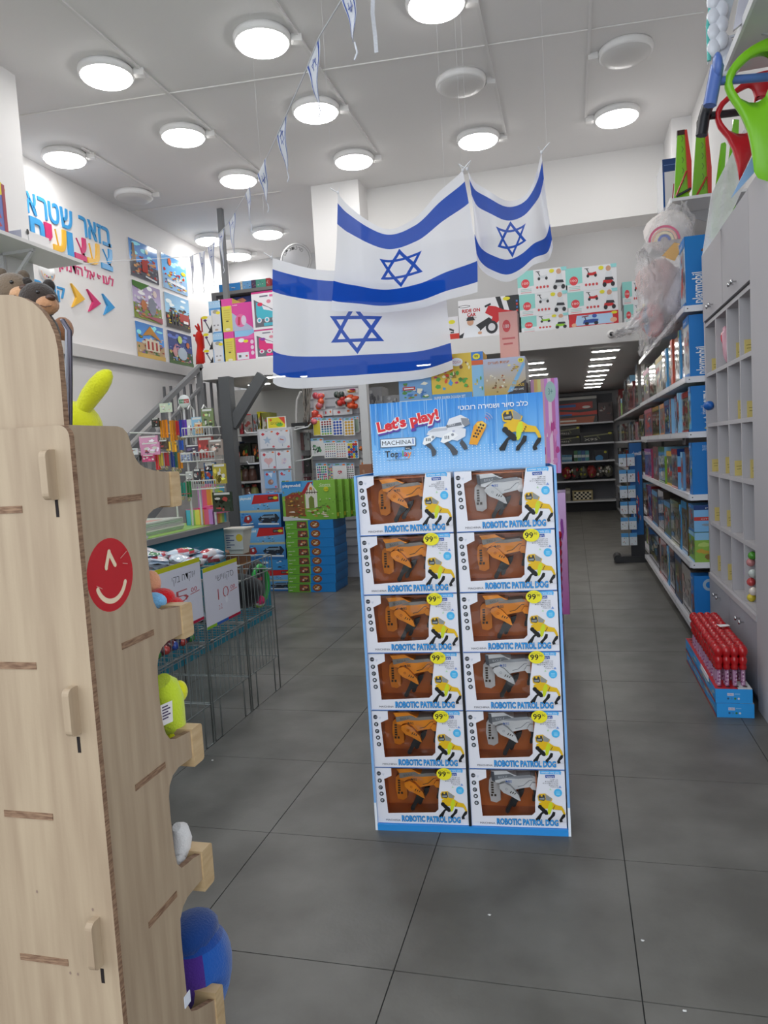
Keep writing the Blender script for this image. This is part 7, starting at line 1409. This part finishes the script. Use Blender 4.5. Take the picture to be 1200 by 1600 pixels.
for q, (a0, a1, bb0, bb1) in enumerate(((319, 332, 570, 546), (318, 331, 545, 520), (315, 330, 519, 493))):
    x0, x1, z0, z1 = span(a0, bb0, a1, bb1, YZ+.02); z0 = ZM+.004 if q == 0 else zprev+.001
    carton('toy_box', 'white slim toy box with black corner, %s of the three beside the red plush' % ['lowest', 'middle', 'topmost'][q], 'toy box', (x0, x1, YZ+.02, YZ+.3, z0, z1), C('e0dedc'), {'-y': a_white(q)}, 'slim white boxes on the mezzanine edge'); zprev = z1
def a_doll(c_top, c_bot, inner):
    def fn(F):
        w, h = F.w, F.h; F.r(0, 0, w, h, C(c_bot)); F.r(0, h*.78, w, h, C(c_top)); F.r(w*.14, h*.04, w*.86, h*.72, C(inner)); F.e(w*.5, h*.66, w*.22, h*.06, C('a8a494')); F.e(w*.7, h*.62, w*.17, h*.05, C('e4d42a'))
        for q in range(4): F.e(w*(.2+.2*q), h*.92, w*.035, h*.012, C('e8e4f0'), 6)
        for q in range(2): F.r(w*(.28+.28*q), h*.22, w*(.42+.28*q), h*.26, C('8a8a90'))
        F.e(w*.5, h*.1, w*.14, h*.03, C('b8a89a'))
    return fn
def a_ypk(F):
    w, h = F.w, F.h; F.r(0, 0, w, h, C('d8cc5a')); F.r(0, h*.78, w, h, C('dc4aa0')); F.e(w*.6, h*.74, w*.2, h*.04, C('e4da2a')); [F.r(w*.25, h*(.36+.07*q), w*.75, h*(.38+.07*q), C('c9b44a')) for q in range(5)]; F.r(w*.4, h*.3, w*.6, h*.34, C('6a6034')); F.e(w*.5, h*.07, w*.2, h*.04, C('e8e4c4'))
def a_pinkb(F):
    w, h = F.w, F.h; F.r(0, 0, w, h, C('e0489c')); F.r(0, h*.8, w, h, C('8fc4ea')); F.p([(0, h*.72), (w*.6, h*.78), (w, h*.9), (w, h*.72)], C('e86aae')); F.e(w*.35, h*.68, w*.15, h*.07, WHITE); F.e(w*.56, h*.64, w*.12, h*.05, C('e4da2a')); F.r(w*.1, h*.05, w*.66, h*.28, C('dfe0ea')); F.r(w*.18, h*.12, w*.3, h*.2, C('5a6a6a')); F.r(w*.5, h*.13, w*.6, h*.18, C('c04a4a'))
    for q in range(3): F.e(w*.85, h*(.6-.18*q), w*.08, h*.07, C('ead0e4'))
def a_pslope(F):
    w, h = F.w, F.h; F.r(0, 0, w, h, C('b0b8d4')); F.p([(0, h*.68), (w*.9, h*.1), (w, 0), (w, h), (0, h)], C('d84a9c')); F.e(w*.4, h*.36, w*.26, h*.24, C('e06aa0')); F.e(w*.55, h*.36, w*.12, h*.18, C('d9c9dc')); F.line([(w*.3, h*.2), (w*.34, h*.5)], .03, C('c03a5a'))
    for q in range(4): F.e(w*(.08+.06*q), h*.93, w*.02, h*.015, WHITE, 6)
yz2 = .04
def stack2(a0, a1, b0, bm, b1, labs, arts, cols, nm='doll_box', dep=.32, dy=yz2):
    x0, x1, _, zm = span(a0, b0, a1, bm, YZ+dy); _, _, _, zt = span(a0, bm, a1+2, b1, YZ+dy)
    carton(nm, labs[0], 'toy box', (x0, x1-.005, YZ+dy, YZ+dy+dep, ZM+.002, zm-.002), cols[0], {'-y': arts[0]}, 'boxed dolls on the mezzanine edge', 'gloss'); sh = -.006
    carton(nm, labs[1], 'toy box', (x0+sh, x1-.005+sh, YZ+dy+.005, YZ+dy+dep, zm, zt), cols[1], {'-y': arts[1]}, 'boxed dolls on the mezzanine edge', 'gloss')
stack2(333, 350, 566, 519, 468, ('lower pale blue and white doll box on the mezzanine', 'upper pale blue and white doll box on the mezzanine'), (a_doll('a8cdea', '5a9ad4', 'd9dade'),)*2, (C('7fb0dc'),)*2)
stack2(351, 367, 565, 517, 465, ('lower yellow box with pink lid on the mezzanine', 'upper yellow box with pink lid on the mezzanine'), (a_ypk, a_ypk), (C('d8cc5a'),)*2)
stack2(368, 398, 564, 514, 470, ('lower bright pink doll box with blue lid on the mezzanine', 'upper pink and lilac window box on the mezzanine'), (a_pinkb, a_pslope), (C('e0489c'), C('d84a9c')))
def a_skate(cs):
    def fn(F):
        w, h = F.w, F.h; F.r(0, 0, w, h, C('e6e4e8')); F.p([(w*.08, h*.06), (w*.08, h*.8), (w*.95, h*.42), (w*.95, h*.06)], C('6a6a74')); F.r(0, h*.95, w, h, C('c83a80'))
        F.p([(w*.14, h*.4), (w*.16, h*.72), (w*.4, h*.66), (w*.5, h*.5), (w*.9, h*.44), (w*.92, h*.3), (w*.2, h*.26)], C(cs[0])); F.p([(w*.36, h*.64), (w*.42, h*.52), (w*.8, h*.44), (w*.6, h*.56)], C('e4e0e8')); F.e(w*.3, h*.66, w*.1, h*.05, C(cs[1]))
        for q in range(3): F.e(w*(.24+.28*q), h*.24, w*.09, h*.07, C('e0e0ea')); F.e(w*(.24+.28*q), h*.24, w*.05, h*.04, C(cs[0]))
        F.r(w*.4, h*.08, w*.9, h*.16, C(cs[0])); F.r(w*.3, h*.85, w*.6, h*.89, C('7a7a8a')); F.r(w*.66, h*.84, w*.86, h*.9, C('d86a9a')); F.e(w*.62, h*.72, w*.08, h*.05, C('d8889a'))
    return fn
stack2(400, 440, 562, 511, 451, ('lower white roller skate box with pink skates', 'upper white roller skate box with turquoise skates'), (a_skate(('e0307c', '8a3aa0')), a_skate(('4ab4c8', 'd83a5a'))), (C('e0dee4'),)*2, 'roller_skate_box', .4, .0)
# rear rack with patterned back and boxes on it
t = thing('metal_rack', 'grey metal rack behind the doll boxes on the mezzanine', 'rack', (-3.4, 8.6, ZM))
YRk = 8.45; x0, x1, z0, z1 = span(331, 470, 470, 452, YRk); zr = at(380, 452, Y=YRk).z
MB(C('7c7c7a')).box(x0, x1, YRk, YRk+.4, zr-.04, zr).build('top_board', 'matte', t)
for xx in (x0+.03, x1-.1): m_ = MB(C('77777a')); bar(m_, (xx, YRk+.03, ZM), (xx, YRk+.03, zr-.03), .06); m_.build('post', 'matte', t)
m_ = MB(C('2a3a78')); b_ = (x0+.1, x1-.05, YRk+.1, YRk+.35, ZM+.001, zr-.06); m_.box(*b_); F = face_of(m_, b_, '-y'); F.busy(random.Random(5), 0, 0, F.w, F.h, [C('c8503a'), C('4a9ac8'), C('3a4a94'), C('d98a6a'), C('22306a')], 60, .05, .16); tag(m_.build('patterned_carton', 'print'), 'large dark blue carton with orange triangles inside the mezzanine rack', 'carton')
for q, (a0, b1, a1, c_, lab) in enumerate(((342, 441, 375, '2f86cc', 'blue flat box with small figures'), (376, 439, 379, 'd9d4c4', 'slim cream box'), (379, 438, 393, '6fa8d8', 'pale blue box'), (393, 437, 400, '4a3a5a', 'small dark purple box'), (400, 435, 416, '4a9a84', 'green picture box'), (416, 434, 422, 'a8343a', 'narrow red box'))):
    xa, xb, _, zt_ = span(a0, 450, a1, b1, YRk+.03); carton('game_box', lab+' on top of the mezzanine rack', 'game box', (xa, xb-.004, YRk+.03, YRk+.3, zr+.001, zt_), C(c_), {'-y': lambda F: F.busy(random.Random(int(F.w*1e4)), F.w*.1, F.h*.2, F.w*.9, F.h*.8, [C('d9d4c8'), C('3a4a6a'), C('b04a3a'), C('8ab0d0')], 7, .1, .3)}, 'boxes on the mezzanine rack')
# balloon-like white round sign behind column
p = at(462, 400, Y=9.0); m_ = MB(C('d0cfd0')); m_.lathe([(.001, 0), (.2, 0), (.215, .01), (.2, .02), (.001, .02)], (p.x, 9.0, p.z-.05), 28, axis='y'); F = Face(m_, (p.x, 9.0, p.z-.05), (1, 0, 0), (0, 0, 1), (0, -1, 0), .4, .4); [F.t(ch, .15*cos(a_)-.02, .15*sin(a_)-.02, .045, C('5a5a58'), w=.035, rot=a_-pi/2) for ch, a_ in zip('סרטונים', (1.0, 1.25, 1.5, 1.75, 2.0, 2.25, 2.5))]; F.ring(0, 0, .185, .195, C('a8a8a8')); tag(m_.build('round_sign', 'print'), 'large round pale sign on the mezzanine, half behind the lower flag', 'sign')
m_ = MB(C('8a8a8c')); m_.tube([(p.x, 9.02, p.z-.25), (p.x, 9.02, ZM)], .012, 6); tag(m_.build('sign_pole', 'matte'), 'thin pole carrying the round pale sign on the mezzanine', 'pole')
# ride-on toy boxes, right half
def a_ride(col, n_):
    def fn(F):
        w, h = F.w, F.h; c_ = C(col); F.r(0, 0, w, h, C('dedfe2')); F.p([(0, h*.3), (w*.33, h*.34), (w*.33, h), (0, h)], C('8fcfc8')); F.e(w*.16, h*.46, w*.085, h*.19, C('d8414a'), 16); F.t('100', w*.1, h*.42, h*.1, C('f0dcd8'), w=w*.12); [F.r(w*.06, h*(.06+.07*q), w*.28, h*(.085+.07*q), C('9ac4be') if q else C('d88a8a')) for q in range(3)]
        F.p([(w*.42, h*.62), (w*.44, h*.74), (w*.52, h*.72), (w*.6, h*.76), (w*.62, h*.6)], c_); F.line([(w*.46, h*.72), (w*.42, h*.9)], w*.018, C('3a3a3e')); F.line([(w*.38, h*.92), (w*.46, h*.9)], w*.014, C('3a3a3e'))
        for k_ in (.44, .59): F.e(w*k_, h*.6, w*.028, h*.07, C('2e2e32'), 10)
        for q in range(4): F.e(w*(.4+.07*q), h*.24, w*.026, h*.06, C('c84a4c'), 8)
        F.e(w*.84, h*.83, w*.05, h*.12, C('c99a80'), 10); F.p([(w*.77, h*.48), (w*.8, h*.72), (w*.9, h*.72), (w*.91, h*.46)], C('d4d8dc')); F.p([(w*.76, h*.34), (w*.78, h*.48), (w*.92, h*.46), (w*.94, h*.34)], C('33343a')); F.p([(w*.72, h*.2), (w*.74, h*.36), (w*.9, h*.34), (w*.96, h*.22)], c_)
        for k_ in (.76, .92): F.e(w*k_, h*.17, w*.04, h*.1, C('2a2a2e'), 10)
        F.e(w*.7, h*.88, w*.05, h*.085, C('dcd42e')); F.p([(w*.9, h*.85), (w, h*.85), (w, h), (w*.88, h)], C('8fcfd0'))
    return fn
def tri(a0, a1, ys_, labs, cols, dy):
    zp = ZM+.001
    for q, (lab, c_) in enumerate(zip(labs, cols)):
        dx = -1.5*q; x0, x1, _, zt_ = span(a0+dx, 520, a1+dx, ys_[q], YZ+dy)
        fn = c_ if callable(c_) else a_ride(c_, q)
        carton('ride_on_toy_box', lab, 'toy box', (x0, x1, YZ+dy, YZ+dy+.33, zp, zt_), C('d9dade'), {'-y': fn, '+x': lambda F: F.r(0, 0, F.w, F.h, C('b9bcbf'))}, 'ride-on toy boxes on the mezzanine edge'); zp = zt_+.001
def a_blueride(F):
    w, h = F.w, F.h; F.r(0, 0, w, h, C('c42a30')); F.p([(w*.12, h*.14), (w*.16, h*.86), (w*.88, h*.86), (w*.9, h*.14)], C('a9c8e4')); F.p([(w*.28, h*.25), (w*.3, h*.5), (w*.5, h*.55), (w*.6, h*.5), (w*.58, h*.26)], C('2a4a94')); F.line([(w*.34, h*.5), (w*.32, h*.75)], w*.02, C('2a2a34')); F.line([(w*.26, h*.74), (w*.4, h*.78)], w*.02, C('7a2a34'))
    for k_ in (.36, .55): F.e(w*k_, h*.24, w*.045, h*.12, C('22262e'), 12)
    F.e(w*.52, h*.75, w*.05, h*.14, C('3a5aa8'), 10); F.e(w*.1, h*.2, w*.05, h*.14, C('d9a88a'), 10); F.e(w*.9, h*.35, w*.07, h*.18, C('d9a88a'), 12); F.r(w*.56, h*.05, w*.74, h*.1, C('e4dcd0')); F.e(w*.92, h*.86, w*.06, h*.1, C('dcd42e'))
tri(815, 888, (488, 453, 416), ('lowest ride-on toy box of the left pile, lime green toy', 'middle ride-on toy box of the left pile, white toy', 'topmost ride-on toy box of the left pile, partly behind the flag'), ('8ac42a', 'c9ccd0', 'c9ccd0'), .02)
tri(890, 966, (484, 449, 411), ('red box with blue ride-on car at the base of the right pile', 'middle box of the right pile, red ride-on toy', 'topmost box of the right pile, red ride-on toy'), (a_blueride, 'c02a2c', 'c02a2c'), .02)
tri(976, 1020, (472, 436), ('lower mint and white box beside the big polythene bag', 'upper mint and white box beside the big polythene bag'), ('8ac42a', 'c02a2c'), .1)
def a_moto(F):
    w, h = F.w, F.h; F.r(0, 0, w, h, C('e2e1e4')); F.p([(w*.62, h), (w, h), (w, 0), (w*.82, 0)], C('2a2a2e')); F.p([(w*.7, h), (w*.78, h), (w*.94, 0), (w*.86, 0)], C('e2e1e4')); F.p([(0, 0), (0, h*.1), (w*.5, h*.5), (w*.56, h*.42), (w*.2, 0)], C('2a2a2e'))
    F.e(w*.1, h*.84, w*.1, h*.035, C('3a3a40'), 14); F.e(w*.1, h*.84, w*.085, h*.022, C('e2e1e4'), 14)
    F.t('RIDE ON', w*.06, h*.68, h*.085, C('b8202a'), w=w*.3, off=.04); F.t('CAR', w*.14, h*.57, h*.085, C('b8202a'), w=w*.15, off=.04); F.t(heb('אופנוע רכיבה'), w*.3, h*.51, h*.035, C('4a4a4e'), w=w*.18, al='r')
    F.p([(w*.44, h*.62), (w*.5, h*.8), (w*.62, h*.76), (w*.74, h*.66), (w*.9, h*.6), (w*.92, h*.5), (w*.72, h*.46), (w*.6, h*.3), (w*.52, h*.3), (w*.56, h*.5)], C('c2222a')); F.e(w*.54, h*.24, w*.1, h*.17, C('2a2a2e'), 18); F.e(w*.54, h*.24, w*.06, h*.1, C('d4d4d8'), 14); F.e(w*.86, h*.34, w*.09, h*.15, C('2a2a2e'), 16); F.line([(w*.44, h*.78), (w*.54, h*.84)], .02, C('2a2a2e'))
    F.p([(w*.05, h*.02), (w*.1, h*.26), (w*.16, h*.32), (w*.28, h*.32), (w*.34, h*.22), (w*.36, h*.02)], C('dfe2e8')); F.e(w*.19, h*.42, w*.055, h*.09, C('c99a7c'), 14); F.p([(w*.12, h*.46), (w*.15, h*.56), (w*.24, h*.56), (w*.27, h*.46)], C('26262a')); F.e(w*.34, h*.12, w*.035, h*.04, C('c99a7c'), 10); F.e(w*.8, h*.93, w*.06, h*.045, C('e0d62e'))
    for q in range(4): F.r(w*.95, h*(.82-.08*q), w*.98, h*(.87-.08*q), C(('4a7ac0', 'c03a3a', '3a6aa8', 'c03a3a')[q]))
x0, x1, z0, z1 = span(718, 520, 812, 462, YZ+.02); zt_ = at(760, 465, Y=YZ).z
carton('ride_on_motorbike_box', 'large white ride-on motorbike box with a red motorbike and a child in a helmet', 'toy box', (x0, x1-.01, YZ+.02, YZ+.42, ZM+.001, zt_), C('dad9dc'), {'-y': a_moto, '+x': lambda F: F.r(0, 0, F.w, F.h, C('2a2a2e'))})
x0, x1, z0, z1 = span(700, 528, 716, 494, YZ+.03); carton('toy_box', 'small white and red box left of the motorbike box', 'toy box', (x0-.06, x1, YZ+.03, YZ+.3, ZM+.001, z1), C('dcdade'), {'-y': lambda F: (F.r(0, 0, F.w, F.h*.28, C('c2301e')), F.e(F.w*.6, F.h*.78, F.w*.2, F.h*.09, C('dcd42e')), F.line([(F.w*.4, F.h*.5), (F.w*.7, F.h*.4)], .02, C('3a3a3e')), F.r(F.w*.5, F.h*.3, F.w*.7, F.h*.36, C('3a3a3e')))})
# dome camera on the fascia
p = at(955, 523, Y=YM-.03); t = thing('security_camera', 'white security camera on a short tube arm fixed to the mezzanine edge', 'camera', (p.x, YM-.05, p.z))
m_ = MB(C('dedcda')); m_.blob((p.x, YM-.06, p.z), (.042, .042, .042)); m_.build('housing', 'plastic', t); m_ = MB(C('1c1c20')); m_.lathe([(.001, -.004), (.02, -.002), (.022, .004)], (p.x, YM-.1, p.z), 14, axis='y'); m_.build('lens', 'gloss', t); m_ = MB(C('dcdad8')); m_.tube([(p.x+.03, YM-.04, p.z), (p.x+.19, YM-.03, p.z+.01)], .018, 8); m_.build('arm', 'plastic', t)
# ================================================================ FLAGS AND BUNTING
def flag_material():
    m = bpy.data.materials.new('flag_cloth'); m.use_nodes = True; nt = m.node_tree; N = nt.nodes.new; L = nt.links.new
    nt.nodes.remove(nt.nodes['Principled BSDF']); out = nt.nodes['Material Output']
    uv = N('ShaderNodeUVMap'); uv.uv_map = 'UV'; sp = N('ShaderNodeSeparateXYZ'); L(uv.outputs[0], sp.inputs[0])
    def M(op, a, b=None, c=None):
        n = N('ShaderNodeMath'); n.operation = op
        for i, v in enumerate((a, b, c)):
            if v is None: continue
            if isinstance(v, (int, float)): n.inputs[i].default_value = v
            else: L(v, n.inputs[i])
        return n.outputs[0]
    u, v = sp.outputs[0], sp.outputs[1]
    x = M('MULTIPLY', M('SUBTRACT', u, .5), 1.375); y = M('SUBTRACT', v, .5)
    masks = []
    for s_ in (1, -1):
        ds = []
        for k in range(3):
            a = pi/2*s_ + 2*pi*k/3 + pi
            ds.append(M('ADD', M('MULTIPLY', x, cos(a)), M('MULTIPLY', y, sin(a))))
        d = M('MAXIMUM', M('MAXIMUM', ds[0], ds[1]), ds[2])
        masks.append(M('LESS_THAN', M('ABSOLUTE', M('SUBTRACT', d, .098)), .0145))
    for c0 in (.81, .19): masks.append(M('LESS_THAN', M('ABSOLUTE', M('SUBTRACT', v, c0)), .0775))
    t = masks[0]
    for k in masks[1:]: t = M('MAXIMUM', t, k)
    mx = N('ShaderNodeMix'); mx.data_type = 'RGBA'; L(t, mx.inputs['Factor']); mx.inputs[6].default_value = (*lin(C('f4f4f8')), 1); mx.inputs[7].default_value = (*lin(C('1c54bf')), 1)
    df = N('ShaderNodeBsdfDiffuse'); tr = N('ShaderNodeBsdfTranslucent'); tp = N('ShaderNodeBsdfTransparent')
    L(mx.outputs[2], df.inputs[0]); L(mx.outputs[2], tr.inputs[0])
    m1 = N('ShaderNodeMixShader'); m1.inputs[0].default_value = .35; L(df.outputs[0], m1.inputs[1]); L(tr.outputs[0], m1.inputs[2])
    m2 = N('ShaderNodeMixShader'); m2.inputs[0].default_value = .07; L(m1.outputs[0], m2.inputs[1]); L(tp.outputs[0], m2.inputs[2]); L(m2.outputs[0], out.inputs[0])
    MAT['flag'] = m
flag_material()
def bez(pl, t):
    """piecewise smooth curve through the given points"""
    n = len(pl)-1; L_ = [0.0]
    for a, b in zip(pl, pl[1:]): L_.append(L_[-1]+(Vector(b)-Vector(a)).length)
    d = min(max(t, 0), 1)*L_[-1]; k = 0
    while k < n-1 and L_[k+1] < d: k += 1
    s = min(k+(d-L_[k])/(L_[k+1]-L_[k]), n-1e-6); i = int(s); f = s-i
    p0, p1, p2, p3 = (Vector(pl[max(i-1, 0)]), Vector(pl[i]), Vector(pl[i+1]), Vector(pl[min(i+2, n)]))
    return .5*((2*p1)+(p2-p0)*f+(2*p0-5*p1+4*p2-p3)*f*f+(3*p1-p0-3*p2+p3)*f**3)
def flag(name, lab, top, bot, left, right, Y_, dyn, folds, seed):
    """hanging cloth: Coons patch between four edge curves in the plane of the rope, pleated in depth"""
    P3 = lambda pl, f: [tuple(at(a, b, Y=Y_)) for a, b in pl]
    T, B, Lf, Rt = P3(top, 0), P3(bot, 0), P3(left, 0), P3(right, 0)
    NU, NV = 64, 44; vs = []; uvs = []
    for j in range(NV+1):
        v = j/NV
        for i in range(NU+1):
            u = i/NU
            c = (1-v)*bez(B, u)+v*bez(T, u)+(1-u)*bez(Lf, v)+u*bez(Rt, v) - ((1-u)*(1-v)*Vector(B[0])+u*(1-v)*Vector(B[-1])+(1-u)*v*Vector(T[0])+u*v*Vector(T[-1]))
            c.y += dyn(u, v)
            vs.append(tuple(c)); uvs.append((u, v))
    fs = [(j*(NU+1)+i, j*(NU+1)+i+1, (j+1)*(NU+1)+i+1, (j+1)*(NU+1)+i) for j in range(NV) for i in range(NU)]
    t = thing(name, lab, 'flag', (bez(T, .5).x, Y_, bez(T, .5).z))
    me = bpy.data.meshes.new('cloth'); me.from_pydata([tuple(Vector(v)-t.location) for v in vs], [], fs); ul = me.uv_layers.new(name='UV')
    ul.data.foreach_set('uv', [k for f in fs for i in f for k in uvs[i]]); me.polygons.foreach_set('use_smooth', [True]*len(fs)); me.materials.append(MAT['flag'])
    o = bpy.data.objects.new('cloth', me); COL.objects.link(o); o.parent = t
    for e, d in ((T[0], (-.03, .02)), (T[-1], (.03, .03))):
        m_ = MB(C('e4e4e8')); e = Vector(e); m_.tube([e, e+Vector((d[0], 0, d[1])), e+Vector((d[0]*1.6, 0, d[1]+.015))], .0035, 5); m_.tube([e, e+Vector((-d[0]*.6, -.01, .03))], .002, 4); m_.blob(e, (.008, .008, .01))
        m_.tube([e+Vector((d[0], 0, d[1])), (e.x+d[0], Y_, ZC)], .00035, 4, cap=False)
        m_.build('tie_cord', 'fabric', t)
    return t
sn = math.sin
flag('national_flag', 'lowest of the three white and blue star flags, hanging flat at the left', [(424, 402), (450, 410), (480, 418), (520, 424), (580, 427), (640, 427), (694, 424)], [(425, 598), (436, 604), (470, 607), (540, 603), (620, 596), (670, 589), (709, 577)], [(425, 598), (424, 540), (423, 470), (424, 402)], [(709, 577), (705, 535), (699, 480), (694, 424)], 4.45, lambda u, v: .02*sn(9*u+1)+.012*sn(17*u+3*v), 0, 1)
flag('national_flag', 'middle white and blue star flag, sagging between two top corners', [(528, 301), (545, 322), (575, 346), (612, 362), (645, 345), (690, 300), (723, 266)], [(516, 484), (530, 486), (565, 486), (615, 487), (660, 481), (710, 468), (746, 456)], [(516, 484), (518, 440), (524, 370), (528, 301)], [(746, 456), (744, 400), (734, 330), (723, 266)], 4.3, lambda u, v: -.05*sn(pi*u)*v+.03*sn(6*u+4*v)*(1-.3*v)+.015*sn(19*u+2), 0, 2)
flag('national_flag', 'right-hand white and blue star flag, folded at its right edge', [(730, 264), (742, 285), (768, 306), (792, 314), (818, 304), (832, 284), (841, 252), (846, 238)], [(741, 398), (748, 415), (765, 430), (790, 440), (815, 432), (835, 418), (855, 408), (864, 384)], [(741, 398), (740, 350), (735, 300), (730, 264)], [(864, 384), (858, 340), (851, 290), (846, 238)], 4.38, lambda u, v: .05*sn(7*u+2.5*v)+.06*max(0, u-.72)*sn(30*u)+.02*sn(15*u), 0, 3)
# string of pennants
bt = thing('bunting', 'string of white and blue triangular pennants running from the doorway to the left wall', 'bunting', (-1.5, 4, 3.3))
def pix(px, py, dist):
    d = (FW*FPX + RT*(px-600) - UP*(py-800)).normalized(); return EYE + d*dist
PEN = [((556, -30), (535, -2), (554, 66), 2.5), ((499, 57), (479, 108), (498, 163), 3.25), ((448, 178), (432, 214), (449, 268), 3.9), ((417, 246), (403, 274), (418, 318), 4.5), ((391, 290), (384, 304), (392, 350), 5.0), ((368, 330), (357, 348), (366, 398), 5.4), ((350, 356), (341, 366), (349, 416), 5.8), ((336, 378), (325, 386), (334, 438), 6.2), ((321, 392), (312, 395), (318, 448), 6.5), ((303, 398), (297, 401), (301, 450), 6.8)]
pts_ = [pix(575, -70, 2.3)]
for a, b, c, d in PEN: pts_ += [pix(*a, d), pix(*b, d*1.05)]
pts_ += [pix(250, 404, 7.4), pix(160, 409, 8.0), pix(103, 416, 8.2)]
pts_[-1].x = XL+.01
m_ = MB(C('dddde2')); m_.tube(pts_, .003, 4); m_.build('string', 'fabric', bt)
for a, b, c, d in PEN:
    A, B, T = pix(*a, d), pix(*b, d*1.05), pix(*c, d*1.02); m_ = MB(C('e6e7ee')); n_ = 8
    w_ = (B-A).normalized(); nrm = (B-A).cross(T-A).normalized()
    L_, R_ = [], []
    for k in range(n_+1):
        f = k/n_; wv = nrm*(.005*sin(f*7+d*3)); L_.append(A.lerp(T, f)+wv); R_.append(B.lerp(T, f)+wv*.6)
    for off in (.0, .0012):
        for k in range(n_): m_.face([L_[k]+nrm*off, R_[k]+nrm*off, R_[k+1]+nrm*off, L_[k+1]+nrm*off], None, True)
    BLU = C('2f54b4')
    for s_ in (-.001, .0022):
        for k in range(n_):
            o = nrm*s_
            for f0, f1 in ((.07, .15), (.85, .93)): m_.face([L_[k].lerp(R_[k], f0)+o, L_[k].lerp(R_[k], f1)+o, L_[k+1].lerp(R_[k+1], f1)+o, L_[k+1].lerp(R_[k+1], f0)+o], BLU)
        ctr = L_[2].lerp(R_[2], .5)+o; hh = (T-A.lerp(B, .5)); r_ = (B-A).length*.17; e1 = w_; e2 = nrm.cross(w_).normalized()
        for s2 in (1, -1):
            tri_ = [ctr+(e1*cos(pi/2+2*pi*k/3)+e2*sin(pi/2+2*pi*k/3))*r_*s2 for k in range(3)]; tin = [ctr+(q-ctr)*.8 for q in tri_]
            for k in range(3): m_.face([tri_[k], tri_[(k+1) % 3], tin[(k+1) % 3], tin[k]], BLU)
    m_.tube([T, T+Vector((.006, 0, -.03)), T+Vector((-.004, 0, -.05))], .003, 4, C('dcdde4')); m_.build('pennant', 'fabric', bt)
m_ = MB(C('dadbe0')); a = [pix(584, -40, 2.6), pix(582, 20, 2.6), pix(586, 55, 2.6), pix(588, 82, 2.6)]; w_ = Vector((.006, 0, 0)); m_.grid([[p-w_, p+w_] for p in a]); m_.grid([[p-w_+Vector((0, .001, 0)), p+w_+Vector((0, .001, 0))] for p in a]); tag(m_.build('ribbon', 'fabric'), 'loose pale ribbon end hanging near the top of the photo', 'ribbon')
# crumbs on the floor
for q, (px, py, lab) in enumerate(((765, 1430, 'tiny white scrap on the floor in front of the display'), (1004, 1470, 'tiny white scrap on the floor to the right'), (1070, 1580, 'small white scrap on the floor near the bottom right corner'), (332, 1188, 'tiny white scrap on the floor beside the wire bins'))):
    p = at(px, py, Z=0.001); m_ = MB(C('d4d2d0')); m_.blob((p.x, p.y, .002), (.0045, .003, .002), wob=.3, seed=q); tag(m_.build('paper_scrap', 'matte'), lab, 'scrap')
